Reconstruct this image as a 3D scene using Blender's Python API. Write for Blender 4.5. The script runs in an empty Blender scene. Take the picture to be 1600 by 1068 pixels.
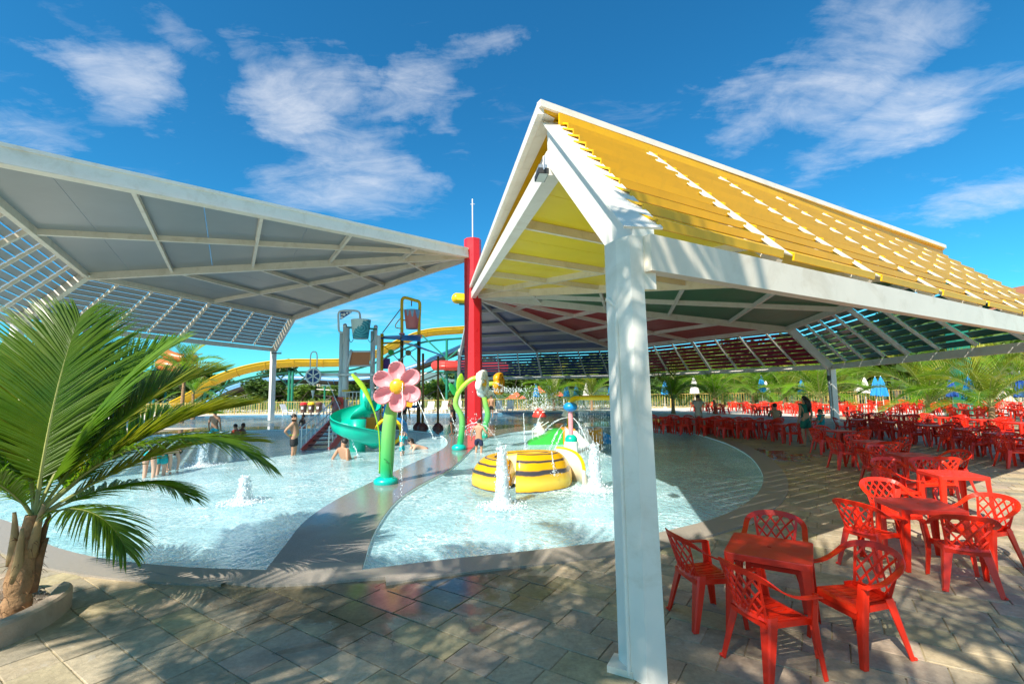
import bpy, bmesh, math, random
from mathutils import Vector, Matrix, noise as mnoise, geometry as mgeo
from math import sin, cos, pi, radians, sqrt, atan2

scene = bpy.context.scene
COL = scene.collection
random.seed(7)
V = Vector

# ------------------------------------------------------------------ camera
FPX, PITCH, ROLL, CAM_Z = 732.0, 0.1005, -0.0140, 2.2
_fw = V((0, cos(PITCH), sin(PITCH)))
_up0 = V((0, -sin(PITCH), cos(PITCH)))
_rt0 = V((1, 0, 0))
_rt = cos(ROLL) * _rt0 + sin(ROLL) * _up0
_up = -sin(ROLL) * _rt0 + cos(ROLL) * _up0
cam_data = bpy.data.cameras.new('camera')
cam_data.sensor_width = 36.0
cam_data.lens = 36.0 * FPX / 1600.0
cam_data.clip_start = 0.05
cam_data.clip_end = 6000
cam = bpy.data.objects.new('camera', cam_data)
COL.objects.link(cam)
R3 = Matrix((_rt, _up, -_fw)).transposed()
cam.matrix_world = Matrix.Translation((0, 0, CAM_Z)) @ R3.to_4x4()
scene.camera = cam

# ------------------------------------------------------------------ world and sun
# light travels along (0.574, 0.819) on the ground, sun 45 degrees up
SUN_EL = radians(45)
_sx, _sy = -0.574, -0.819
world = bpy.data.worlds.new('World')
scene.world = world
world.use_nodes = True
nt = world.node_tree
nt.nodes.clear()


def N(tree, kind, **kw):
    n = tree.nodes.new(kind)
    for k, v in kw.items():
        if k == 'ins':
            for i, val in v.items():
                n.inputs[i].default_value = val
        else:
            setattr(n, k, v)
    return n


L = nt.links.new
out = N(nt, 'ShaderNodeOutputWorld')
bg = N(nt, 'ShaderNodeBackground', ins={'Strength': 0.082})
sky = N(nt, 'ShaderNodeTexSky', sky_type='NISHITA', sun_disc=False)
sky.sun_elevation = SUN_EL
sky.sun_rotation = atan2(_sx, _sy)
sky.altitude = 500
sky.air_density = 1.0
sky.dust_density = 0.35
sky.ozone_density = 3.0
hsv = N(nt, 'ShaderNodeHueSaturation', ins={'Hue': 0.5, 'Saturation': 1.15, 'Value': 1.0})
L(sky.outputs[0], hsv.inputs['Color'])
tint = N(nt, 'ShaderNodeVectorMath', operation='MULTIPLY')
tint.inputs[1].default_value = (0.33, 1.22, 1.36)
L(hsv.outputs[0], tint.inputs[0])
tc = N(nt, 'ShaderNodeTexCoord')
sep = N(nt, 'ShaderNodeSeparateXYZ')
L(tc.outputs['Generated'], sep.inputs[0])


def wm(op, a, b=None, c=None, clamp=False):
    n = N(nt, 'ShaderNodeMath', operation=op)
    n.use_clamp = clamp
    for i, v in enumerate((a, b, c)):
        if v is None:
            continue
        if isinstance(v, (int, float)):
            n.inputs[i].default_value = v
        else:
            L(v, n.inputs[i])
    return n.outputs[0]


# cirrus: noise on a flat cloud layer (direction / height), stretched along wind
zc = wm('MAXIMUM', sep.outputs['Z'], 0.03)
cx = wm('DIVIDE', sep.outputs['X'], wm('ADD', zc, 0.12))
cy = wm('DIVIDE', sep.outputs['Y'], wm('ADD', zc, 0.12))
comb = N(nt, 'ShaderNodeCombineXYZ')
L(cx, comb.inputs[0]); L(cy, comb.inputs[1])


# slow swirl that bends the filaments
wn_ = N(nt, 'ShaderNodeTexNoise', ins={'Scale': 1.1, 'Detail': 3, 'Roughness': 0.5})
L(comb.outputs[0], wn_.inputs[0])
wv_ = N(nt, 'ShaderNodeVectorMath', operation='MULTIPLY_ADD')
wv_.inputs[1].default_value = (0.42, 0.42, 0.0)
L(wn_.outputs['Color'], wv_.inputs[0]); L(comb.outputs[0], wv_.inputs[2])


def cloud_noise(scale, rot, sx, sy, detail=9, dist=0.9, rough=0.62):
    mp = N(nt, 'ShaderNodeMapping', ins={'Rotation': (0, 0, rot), 'Scale': (sx, sy, 1)})
    L(wv_.outputs[0], mp.inputs[0])
    no = N(nt, 'ShaderNodeTexNoise', ins={'Scale': scale, 'Detail': detail, 'Roughness': rough, 'Distortion': dist})
    L(mp.outputs[0], no.inputs[0])
    return no.outputs['Fac']


ew = N(nt, 'ShaderNodeTexNoise', ins={'Scale': 2.6, 'Detail': 7, 'Roughness': 0.62})
L(comb.outputs[0], ew.inputs[0])
esep = N(nt, 'ShaderNodeSeparateColor')
L(ew.outputs['Color'], esep.inputs[0])
cxw = wm('ADD', cx, wm('MULTIPLY', wm('SUBTRACT', esep.outputs[0], 0.5), 0.62))
cyw = wm('ADD', cy, wm('MULTIPLY', wm('SUBTRACT', esep.outputs[1], 0.5), 0.62))


def blob(x, y, rx, ry, rot):
    """soft elliptic patch of cloud on the cloud layer"""
    c, s = cos(rot), sin(rot)
    dx = wm('SUBTRACT', cxw, x); dy = wm('SUBTRACT', cyw, y)
    a = wm('ADD', wm('MULTIPLY', dx, c / rx), wm('MULTIPLY', dy, s / rx))
    b = wm('ADD', wm('MULTIPLY', dx, -s / ry), wm('MULTIPLY', dy, c / ry))
    d = wm('ADD', wm('MULTIPLY', a, a), wm('MULTIPLY', b, b))
    return wm('SUBTRACT', 1.0, d, clamp=True)


def sky_xy(px, py):
    d = (_rt * ((px - 800) / FPX) - _up * ((py - 534) / FPX) + _fw).normalized()
    z = max(d.z, 0.03) + 0.12
    return d.x / z, d.y / z


def cloud_patch(p0, p1, width, weight):
    """a streak of cirrus between two directions"""
    a, b = V(sky_xy(*p0)), V(sky_xy(*p1))
    m = (a + b) / 2; d = b - a
    return wm('MULTIPLY', blob(m.x, m.y, d.length / 2 * 1.15, width, atan2(d.y, d.x)), weight)


masks = [cloud_patch((90, 105), (290, 190), 0.232, 0.92), cloud_patch((60, 150), (200, 190), 0.155, 0.6),
         cloud_patch((60, -10), (230, 110), 0.078, 0.5), cloud_patch((200, -20), (330, 130), 0.093, 0.5),
         cloud_patch((390, 10), (440, 160), 0.109, 0.6), cloud_patch((425, 60), (530, 270), 0.171, 1.0),
         cloud_patch((500, 60), (540, 200), 0.139, 0.8), cloud_patch((490, 160), (640, 330), 0.264, 0.95),
         cloud_patch((380, 300), (690, 320), 0.341, 0.72), cloud_patch((540, 225), (710, 120), 0.109, 0.85),
         cloud_patch((690, 120), (830, 20), 0.093, 0.75), cloud_patch((620, 200), (720, 170), 0.155, 0.5),
         cloud_patch((1140, 245), (1420, 60), 0.232, 1.0), cloud_patch((1200, 265), (1620, 110), 0.264, 1.0),
         cloud_patch((1240, 70), (1640, 0), 0.217, 0.85), cloud_patch((1420, 330), (1680, 280), 0.264, 0.85),
         cloud_patch((-60, 170), (130, 235), 0.310, 0.65), cloud_patch((430, 530), (720, 440), 0.900, 0.45)]
acc = masks[0]
for m_ in masks[1:]:
    acc = wm('MAXIMUM', acc, m_)
# unseen cloud behind the camera, added to whiten the fill light
bn = N(nt, 'ShaderNodeTexNoise', ins={'Scale': 0.75, 'Detail': 2, 'Roughness': 0.5})
L(comb.outputs[0], bn.inputs[0])
back = wm('MULTIPLY', wm('SUBTRACT', 0.15, cy), 2.0, clamp=True)
banks = wm('MULTIPLY', wm('MULTIPLY', wm('SUBTRACT', bn.outputs['Fac'], 0.36), 4.0, clamp=True), back)
acc = wm('MAXIMUM', acc, banks)
n1 = cloud_noise(2.2, 0.55, 1.0, 1.9, 11, 0.7, 0.62)
n2 = cloud_noise(5.5, 0.35, 1.0, 2.3, 10, 0.9, 0.68)
n3 = cloud_noise(1.3, -0.8, 1.0, 1.4, 9, 0.5, 0.6)
nn = wm('ADD', wm('ADD', wm('MULTIPLY', n1, 0.45), wm('MULTIPLY', n2, 0.25)), wm('MULTIPLY', n3, 0.30))
nn = wm('MULTIPLY_ADD', wm('SUBTRACT', nn, 0.5), 1.7, 0.5)
cov = wm('ADD', wm('MULTIPLY', acc, 0.42), -0.575)
dens = wm('MULTIPLY', wm('ADD', nn, cov), 1.45, clamp=True)
dens = wm('POWER', dens, 1.25)
lift = wm('MULTIPLY', wm('SUBTRACT', sep.outputs['Z'], 0.02), 8.0, clamp=True)
dens = wm('MULTIPLY', wm('MULTIPLY', dens, lift), 0.92)
mixc = N(nt, 'ShaderNodeMix', data_type='RGBA')
mixc.inputs['B'].default_value = (7.6, 7.7, 7.9, 1)
L(dens, mixc.inputs['Factor'])
L(tint.outputs[0], mixc.inputs['A'])
L(mixc.outputs['Result'], bg.inputs['Color'])
L(bg.outputs[0], out.inputs[0])

sun_data = bpy.data.lights.new('sun', 'SUN')
sun_data.energy = 5.0
sun_data.angle = radians(0.53)
sun_data.color = (1.0, 0.93, 0.80)
sun = bpy.data.objects.new('sun', sun_data)
COL.objects.link(sun)
sdir = V((_sx * cos(SUN_EL), _sy * cos(SUN_EL), sin(SUN_EL))).normalized()
sun.rotation_euler = sdir.to_track_quat('Z', 'Y').to_euler()
sun.location = sdir * 50

scene.view_settings.view_transform = 'Standard'
scene.view_settings.look = 'None'
scene.view_settings.exposure = 0.74
scene.view_settings.gamma = 1.0
scene.view_settings.use_curve_mapping = False
scene.cycles.max_bounces = 7
scene.cycles.transparent_max_bounces = 12
scene.cycles.use_denoising = True


# ------------------------------------------------------------------ helpers
def ray(px, py):
    return _rt * ((px - 800) / FPX) - _up * ((py - 534) / FPX) + _fw


def G(px, py, z=0.0):
    """point of the horizontal plane z that was measured at this place of the photo"""
    d = ray(px, py)
    t = (z - CAM_Z) / d.z
    return V((0, 0, CAM_Z)) + d * t


def AT(px, py, Y):
    d = ray(px, py)
    return V((0, 0, CAM_Z)) + d * (Y / d.y)


class MB:
    """collects faces for ONE mesh object"""

    def __init__(self):
        self.v, self.f, self.m, self.sm = [], [], [], []
        self.mi = 0
        self.smooth = False

    def add(self, verts, faces):
        o = len(self.v)
        self.v += [tuple(p) for p in verts]
        for f in faces:
            self.f.append(tuple(i + o for i in f))
            self.m.append(self.mi)
            self.sm.append(self.smooth)

    def hexa(self, a):  # 8 corners: bottom 0-3 ccw, top 4-7
        self.add(a, [(3, 2, 1, 0), (4, 5, 6, 7), (0, 1, 5, 4), (1, 2, 6, 5), (2, 3, 7, 6), (3, 0, 4, 7)])

    def box(self, c, s, rz=0.0, M=None):
        x, y, z = s[0] / 2, s[1] / 2, s[2] / 2
        p = [V(q) for q in ((-x, -y, -z), (x, -y, -z), (x, y, -z), (-x, y, -z), (-x, -y, z), (x, -y, z), (x, y, z), (-x, y, z))]
        if M is None:
            M = Matrix.Rotation(rz, 3, 'Z')
        self.hexa([M @ q + V(c) for q in p])

    def beam(self, a, b, w, h, up=(0, 0, 1), off=0.0, w2=None, h2=None):
        """rectangular bar from a to b; off shifts along up"""
        a, b = V(a), V(b)
        d = (b - a).normalized()
        s = d.cross(V(up))
        if s.length < 1e-4:
            s = d.cross(V((0, 1, 0)))
        s.normalize()
        u = s.cross(d).normalized()
        w2 = w if w2 is None else w2
        h2 = h if h2 is None else h2
        a = a + u * off
        b = b + u * off
        q = []
        for sgn_u in (-1, 1):
            q += [a + s * (-w / 2) + u * (sgn_u * h / 2), a + s * (w / 2) + u * (sgn_u * h / 2),
                  b + s * (w2 / 2) + u * (sgn_u * h2 / 2), b + s * (-w2 / 2) + u * (sgn_u * h2 / 2)]
        self.hexa(q)

    def tube(self, pts, r, n=8, cap=True, closed=False, squash=1.0):
        pts = [V(p) for p in pts]
        k = len(pts)
        rr = r if isinstance(r, (list, tuple)) else [r] * k
        prev = None
        verts, faces = [], []
        for i, p in enumerate(pts):
            if closed:
                d = pts[(i + 1) % k] - pts[i - 1]
            else:
                d = pts[min(i + 1, k - 1)] - pts[max(i - 1, 0)]
            d = d.normalized() if d.length > 1e-9 else V((0, 0, 1))
            if prev is None:
                s = d.orthogonal().normalized()
            else:
                s = prev - d * prev.dot(d)
                s = s.normalized() if s.length > 1e-6 else d.orthogonal().normalized()
            prev = s
            u = d.cross(s)
            for j in range(n):
                a = 2 * pi * j / n
                verts.append(p + (s * cos(a) + u * sin(a) * squash) * rr[i])
        segs = k if closed else k - 1
        for i in range(segs):
            for j in range(n):
                a = i * n + j; b = i * n + (j + 1) % n
                c = ((i + 1) % k) * n + (j + 1) % n; d_ = ((i + 1) % k) * n + j
                faces.append((a, b, c, d_))
        if cap and not closed:
            faces.append(tuple(reversed(range(n))))
            faces.append(tuple((k - 1) * n + j for j in range(n)))
        self.add(verts, faces)

    def lathe(self, prof, n=16, c=(0, 0, 0), M=None, a0=0, a1=2 * pi):
        full = abs(a1 - a0 - 2 * pi) < 1e-6
        cols = n if full else n + 1
        c = V(c)
        verts, faces = [], []
        for r, z in prof:
            for j in range(cols):
                a = a0 + (a1 - a0) * j / n
                p = V((r * cos(a), r * sin(a), z))
                if M is not None:
                    p = M @ p
                verts.append(p + c)
        for i in range(len(prof) - 1):
            for j in range(n):
                j2 = (j + 1) % cols
                faces.append((i * cols + j, i * cols + j2, (i + 1) * cols + j2, (i + 1) * cols + j))
        self.add(verts, faces)

    def ball(self, c, r, n=10, m=7, M=None):
        rx, ry, rz = (r, r, r) if isinstance(r, (int, float)) else r
        c = V(c)
        verts = []
        for i in range(m + 1):
            t = pi * i / m
            for j in range(n):
                a = 2 * pi * j / n
                p = V((rx * sin(t) * cos(a), ry * sin(t) * sin(a), rz * cos(t)))
                if M is not None:
                    p = M @ p
                verts.append(p + c)
        faces = []
        for i in range(m):
            for j in range(n):
                j2 = (j + 1) % n
                if i == 0:
                    faces.append((j, n + j, n + j2))
                elif i == m - 1:
                    faces.append((i * n + j, (i + 1) * n + j, i * n + j2))
                else:
                    faces.append((i * n + j, (i + 1) * n + j, (i + 1) * n + j2, i * n + j2))
        self.add(verts, faces)

    def plate(self, poly, t, up=(0, 0, 1)):
        """flat polygon (3D points) extruded by t along up"""
        up = V(up) * t
        n = len(poly)
        a = [V(p) for p in poly]
        self.add(a + [p + up for p in a],
                 [tuple(reversed(range(n))), tuple(range(n, 2 * n))] + [(i, (i + 1) % n, n + (i + 1) % n, n + i) for i in range(n)])

    def build(self, name, mats, parent=None, M=None):
        me = bpy.data.meshes.new(name)
        me.from_pydata(self.v, [], self.f)
        if not isinstance(mats, (list, tuple)):
            mats = [mats]
        for m in mats:
            me.materials.append(m)
        me.polygons.foreach_set('material_index', self.m)
        me.polygons.foreach_set('use_smooth', self.sm)
        me.update()
        o = bpy.data.objects.new(name, me)
        COL.objects.link(o)
        if parent is not None:
            o.parent = parent
        if M is not None:
            o.matrix_local = M
        return o


def tag(o, label=None, cat=None, group=None, kind=None):
    if label: o['label'] = label
    if cat: o['category'] = cat
    if group: o['group'] = group
    if kind: o['kind'] = kind
    return o


def empty(name, loc=(0, 0, 0), rz=0.0, label=None, cat=None, group=None):
    o = bpy.data.objects.new(name, None)
    o.empty_display_size = 0.2
    COL.objects.link(o)
    o.location = loc
    o.rotation_euler = (0, 0, rz)
    return tag(o, label, cat, group)


KIDS = {}


def copy_tree(o, parent=None):
    c = o.copy()
    COL.objects.link(c)
    if parent is not None:
        c.parent = parent
    for ch in KIDS.get(o.name) or KIDS.setdefault(o.name, list(o.children)):
        copy_tree(ch, c)
    return c


def link_mesh(name, me, parent=None, M=None):
    o = bpy.data.objects.new(name, me)
    COL.objects.link(o)
    if parent is not None:
        o.parent = parent
    if M is not None:
        o.matrix_local = M
    return o


# ------------------------------------------------------------------ materials
def mat(name, col, rough=0.5, metal=0.0, var=0.0, scale=3.0, bump=0.0, bscale=30.0, spec=0.5, coat=0.0,
        dirt=None, sss=0.0, trans=0.0, rvar=0.0, objvar=0.0, coords='Object'):
    m = bpy.data.materials.new(name)
    m.use_nodes = True
    t = m.node_tree
    b = t.nodes['Principled BSDF']
    ln = t.links.new
    b.inputs['Roughness'].default_value = rough
    b.inputs['Metallic'].default_value = metal
    b.inputs['Specular IOR Level'].default_value = spec
    if coat:
        b.inputs['Coat Weight'].default_value = coat
        b.inputs['Coat Roughness'].default_value = 0.08
    if sss:
        b.inputs['Subsurface Weight'].default_value = sss
        b.inputs['Subsurface Radius'].default_value = (0.05, 0.03, 0.02)
    if trans:
        b.inputs['Transmission Weight'].default_value = trans
    c4 = (col[0], col[1], col[2], 1)
    b.inputs['Base Color'].default_value = c4
    tcn = N(t, 'ShaderNodeTexCoord')
    cur = None
    if var or dirt or rvar:
        no = N(t, 'ShaderNodeTexNoise', ins={'Scale': scale, 'Detail': 8, 'Roughness': 0.65})
        ln(tcn.outputs[coords], no.inputs[0])
    if var:
        mr = N(t, 'ShaderNodeMapRange', ins={'From Min': 0.25, 'From Max': 0.75, 'To Min': 1 - var, 'To Max': 1 + var})
        ln(no.outputs['Fac'], mr.inputs[0])
        mx = N(t, 'ShaderNodeVectorMath', operation='SCALE')
        mx.inputs[0].default_value = col[:3]
        ln(mr.outputs[0], mx.inputs['Scale'])
        cur = mx.outputs[0]
    if objvar:
        oi = N(t, 'ShaderNodeObjectInfo')
        mr = N(t, 'ShaderNodeMapRange', ins={'To Min': 1 - objvar, 'To Max': 1 + objvar})
        ln(oi.outputs['Random'], mr.inputs[0])
        mx = N(t, 'ShaderNodeVectorMath', operation='SCALE')
        if cur is None:
            mx.inputs[0].default_value = col[:3]
        else:
            ln(cur, mx.inputs[0])
        ln(mr.outputs[0], mx.inputs['Scale'])
        cur = mx.outputs[0]
    if dirt:
        dcol, amount, dscale = dirt
        n2 = N(t, 'ShaderNodeTexNoise', ins={'Scale': dscale, 'Detail': 10, 'Roughness': 0.7, 'Distortion': 0.6})
        ln(tcn.outputs[coords], n2.inputs[0])
        mr = N(t, 'ShaderNodeMapRange', ins={'From Min': 0.5, 'From Max': 0.75, 'To Min': 0, 'To Max': amount})
        ln(n2.outputs['Fac'], mr.inputs[0])
        mx = N(t, 'ShaderNodeMix', data_type='RGBA')
        mx.inputs['A'].default_value = c4
        if cur is not None:
            ln(cur, mx.inputs['A'])
        mx.inputs['B'].default_value = (dcol[0], dcol[1], dcol[2], 1)
        ln(mr.outputs[0], mx.inputs['Factor'])
        cur = mx.outputs['Result']
    if cur is not None:
        ln(cur, b.inputs['Base Color'])
    if rvar:
        mr = N(t, 'ShaderNodeMapRange', ins={'From Min': 0.3, 'From Max': 0.7, 'To Min': max(0.02, rough - rvar), 'To Max': min(1, rough + rvar)})
        ln(no.outputs['Fac'], mr.inputs[0])
        ln(mr.outputs[0], b.inputs['Roughness'])
    if bump:
        n3 = N(t, 'ShaderNodeTexNoise', ins={'Scale': bscale, 'Detail': 6, 'Roughness': 0.6})
        ln(tcn.outputs[coords], n3.inputs[0])
        bp = N(t, 'ShaderNodeBump', ins={'Strength': bump, 'Distance': 0.02})
        ln(n3.outputs['Fac'], bp.inputs['Height'])
        ln(bp.outputs[0], b.inputs['Normal'])
    return m


def leaf_mat(name, col, col2, rough=0.45, transl=0.35, scale=1.5):
    """thin leaf: glossy front and light passing through"""
    m = bpy.data.materials.new(name)
    m.use_nodes = True
    t = m.node_tree
    ln = t.links.new
    b = t.nodes['Principled BSDF']
    b.inputs['Roughness'].default_value = rough
    o = t.nodes['Material Output']
    tcn = N(t, 'ShaderNodeTexCoord')
    oi = N(t, 'ShaderNodeObjectInfo')
    no = N(t, 'ShaderNodeTexNoise', ins={'Scale': scale, 'Detail': 5, 'Roughness': 0.7})
    ln(tcn.outputs['Object'], no.inputs[0])
    mr = N(t, 'ShaderNodeMapRange', ins={'From Min': 0.35, 'From Max': 0.68})
    ln(no.outputs['Fac'], mr.inputs[0])
    mx = N(t, 'ShaderNodeMix', data_type='RGBA')
    mx.inputs['A'].default_value = (*col, 1)
    mx.inputs['B'].default_value = (*col2, 1)
    ln(mr.outputs[0], mx.inputs['Factor'])
    hs = N(t, 'ShaderNodeHueSaturation')
    mr2 = N(t, 'ShaderNodeMapRange', ins={'To Min': 0.75, 'To Max': 1.3})
    ln(oi.outputs['Random'], mr2.inputs[0])
    ln(mr2.outputs[0], hs.inputs['Value'])
    ln(mx.outputs['Result'], hs.inputs['Color'])
    ln(hs.outputs[0], b.inputs['Base Color'])
    tr = N(t, 'ShaderNodeBsdfTranslucent')
    sc = N(t, 'ShaderNodeVectorMath', operation='MULTIPLY')
    sc.inputs[1].default_value = (1.5, 1.7, 0.5)
    ln(hs.outputs[0], sc.inputs[0])
    ln(sc.outputs[0], tr.inputs[0])
    ms = N(t, 'ShaderNodeMixShader', ins={0: transl})
    ln(b.outputs[0], ms.inputs[1]); ln(tr.outputs[0], ms.inputs[2])
    ln(ms.outputs[0], o.inputs[0])
    return m


M_ = {}
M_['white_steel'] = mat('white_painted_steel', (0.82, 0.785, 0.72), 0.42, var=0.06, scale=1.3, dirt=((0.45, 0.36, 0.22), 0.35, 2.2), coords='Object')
M_['bounce_cream_steel'] = mat('cream_steel_with_bounce', (0.78, 0.70, 0.585), 0.4, var=0.08, scale=1.2, dirt=((0.42, 0.32, 0.18), 0.45, 2.0))  # warm bounce light on the eave beam is mixed into this cream base
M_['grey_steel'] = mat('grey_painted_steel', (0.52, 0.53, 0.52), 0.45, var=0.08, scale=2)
M_['yellow_slat'] = mat('yellow_painted_slat', (0.78, 0.43, 0.001), 0.38, var=0.07, scale=1.6, dirt=((0.45, 0.26, 0.02), 0.3, 5.0), objvar=0.05)
M_['yellow_panel'] = mat('yellow_ceiling_panel', (0.95, 0.68, 0.004), 0.32, var=0.05, scale=0.9, objvar=0.04)
M_['green_panel'] = mat('dark_green_ceiling_panel', (0.04, 0.19, 0.085), 0.5, var=0.12, scale=0.8, objvar=0.08)
M_['red_panel'] = mat('dark_red_ceiling_panel', (0.50, 0.03, 0.03), 0.5, var=0.12, scale=0.8, objvar=0.08)
M_['blue_panel'] = mat('dark_blue_ceiling_panel', (0.02, 0.06, 0.24), 0.3, var=0.12, scale=0.8, objvar=0.08)
M_['grey_panel'] = mat('grey_ceiling_panel', (0.235, 0.26, 0.27), 0.30, var=0.08, scale=0.7, objvar=0.05)
M_['green_slat'] = mat('green_slat', (0.02, 0.13, 0.10), 0.35, objvar=0.1)
M_['red_slat'] = mat('red_slat', (0.36, 0.01, 0.045), 0.35, objvar=0.1)
M_['blue_slat'] = mat('blue_slat', (0.012, 0.03, 0.17), 0.35, objvar=0.1)
M_['grey_slat'] = mat('light_grey_slat', (0.34, 0.35, 0.355), 0.4, objvar=0.05)
M_['red_pole'] = mat('red_painted_column', (0.74, 0.022, 0.03), 0.32, var=0.08, scale=0.9, rvar=0.08)
M_['red_plastic'] = mat('red_moulded_plastic', (0.80, 0.024, 0.006), 0.34, var=0.07, scale=4, sss=0.0, rvar=0.1, objvar=0.17, spec=0.45, dirt=((0.78, 0.08, 0.04), 0.2, 7))
M_['red_plastic_faded'] = mat('red_plastic_table_top', (0.70, 0.030, 0.014), 0.36, var=0.08, scale=6, rvar=0.1, dirt=((0.8, 0.16, 0.11), 0.12, 9))
M_['dark'] = mat('dark_rubber', (0.03, 0.03, 0.032), 0.6)
M_['glass_lamp'] = mat('lamp_glass', (0.6, 0.62, 0.62), 0.15)
M_['steel'] = mat('bare_steel', (0.55, 0.56, 0.57), 0.35, metal=0.8)
# ------------------------------------------------------------------ ground, pools, paving
OCT_C = V((-2.09, 25.13))
OCT_R = 21.65
OCT_A0 = radians(-81.54)


def octv(k, f=1.0, z=0.0):
    a = OCT_A0 + k * pi / 4
    return V((OCT_C.x + OCT_R * f * cos(a), OCT_C.y + OCT_R * f * sin(a), z))


def smooth_poly(pts, n=4, corners=()):
    """closed Catmull-Rom through 2D points, keeping listed indices sharp"""
    k = len(pts)
    res = []
    for i in range(k):
        p0, p1, p2, p3 = [V(pts[(i + d) % k]) for d in (-1, 0, 1, 2)]
        if i in corners: p0 = p1 + (p1 - p2)
        if (i + 1) % k in corners: p3 = p2 + (p2 - p1)
        for j in range(n):
            t = j / n
            res.append(0.5 * ((2 * p1) + (-p0 + p2) * t + (2 * p0 - 5 * p1 + 4 * p2 - p3) * t * t + (-p0 + 3 * p1 - 3 * p2 + p3) * t ** 3))
    return res


def g2(*ps):
    return [G(x, y).xy for x, y in ps]


# right pool: starts at the corner beside the divider, runs round anticlockwise
right_pool = smooth_poly(g2((565, 893), (700, 876), (850, 860), (970, 845), (1050, 829), (1120, 810), (1165, 788), (1190, 762), (1189, 735), (1165, 708), (1120, 687), (1060, 673))
                         + [V((5.6, 27.0)), V((2.6, 26.6)), V((0.2, 24.6)), V((-1.0, 22.2)), V((-1.45, 19.6))]
                         + g2((722, 717), (700, 735), (660, 756), (620, 783), (586, 830)), 4, corners=(0,))
# left pool
left_pool = smooth_poly(g2((415, 893), (448, 850), (480, 812), (532, 778), (589, 750), (645, 724), (684, 706), (699, 694), (694, 683), (678, 677), (654, 673.5), (619, 671))
                        + [V((-11, 28.5)), V((-18, 27)), V((-22, 21)), V((-19, 14.5)), V((-13, 10.5))]
                        + g2((10, 815), (64, 847), (120, 866), (200, 880), (300, 889)), 4, corners=(0,))
far_pool = smooth_poly([V(p) for p in ((-30, 46), (-31, 34), (-22, 31), (-12, 30.9), (-5.5, 30.6), (-1.5, 29.4), (2.5, 30.2), (7, 31.5), (10.5, 34), (9, 38.5), (4.5, 43.2), (-3, 44.3), (-14, 44.6), (-22, 46))], 4)
POOLS = [right_pool, left_pool, far_pool]


def inside(p, poly):
    x, y = p[0], p[1]
    c = False
    j = len(poly) - 1
    for i in range(len(poly)):
        xi, yi = poly[i].x, poly[i].y; xj, yj = poly[j].x, poly[j].y
        if (yi > y) != (yj > y) and x < (xj - xi) * (y - yi) / (yj - yi) + xi:
            c = not c
        j = i
    return c


def in_pool(p):
    return any(inside(p, q) for q in POOLS)


def offset_poly(poly, d):
    n = len(poly)
    res = []
    for i in range(n):
        a, b = poly[i - 1], poly[(i + 1) % n]
        t = (b - a).normalized()
        res.append(poly[i] + V((t.y, -t.x)) * d)
    return res


def area(poly):
    return sum(poly[i - 1].x * poly[i].y - poly[i].x * poly[i - 1].y for i in range(len(poly))) / 2


for q_ in POOLS:
    if area(q_) < 0:
        q_.reverse()


def cdt_sheet(outer, holes, z, keep):
    pts = [V(p) for p in outer]
    edges = [(i, (i + 1) % len(outer)) for i in range(len(outer))]
    for h in holes:
        o = len(pts)
        pts += [V(p) for p in h]
        edges += [(o + i, o + (i + 1) % len(h)) for i in range(len(h))]
    vs, es, fs, *_r = mgeo.delaunay_2d_cdt(pts, edges, [], 0, 1e-5)
    faces = []
    for f in fs:
        c = sum((vs[i] for i in f), V((0, 0))) / len(f)
        if keep(c):
            faces.append(tuple(f))
    return [(v.x, v.y, z) for v in vs], faces


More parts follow.
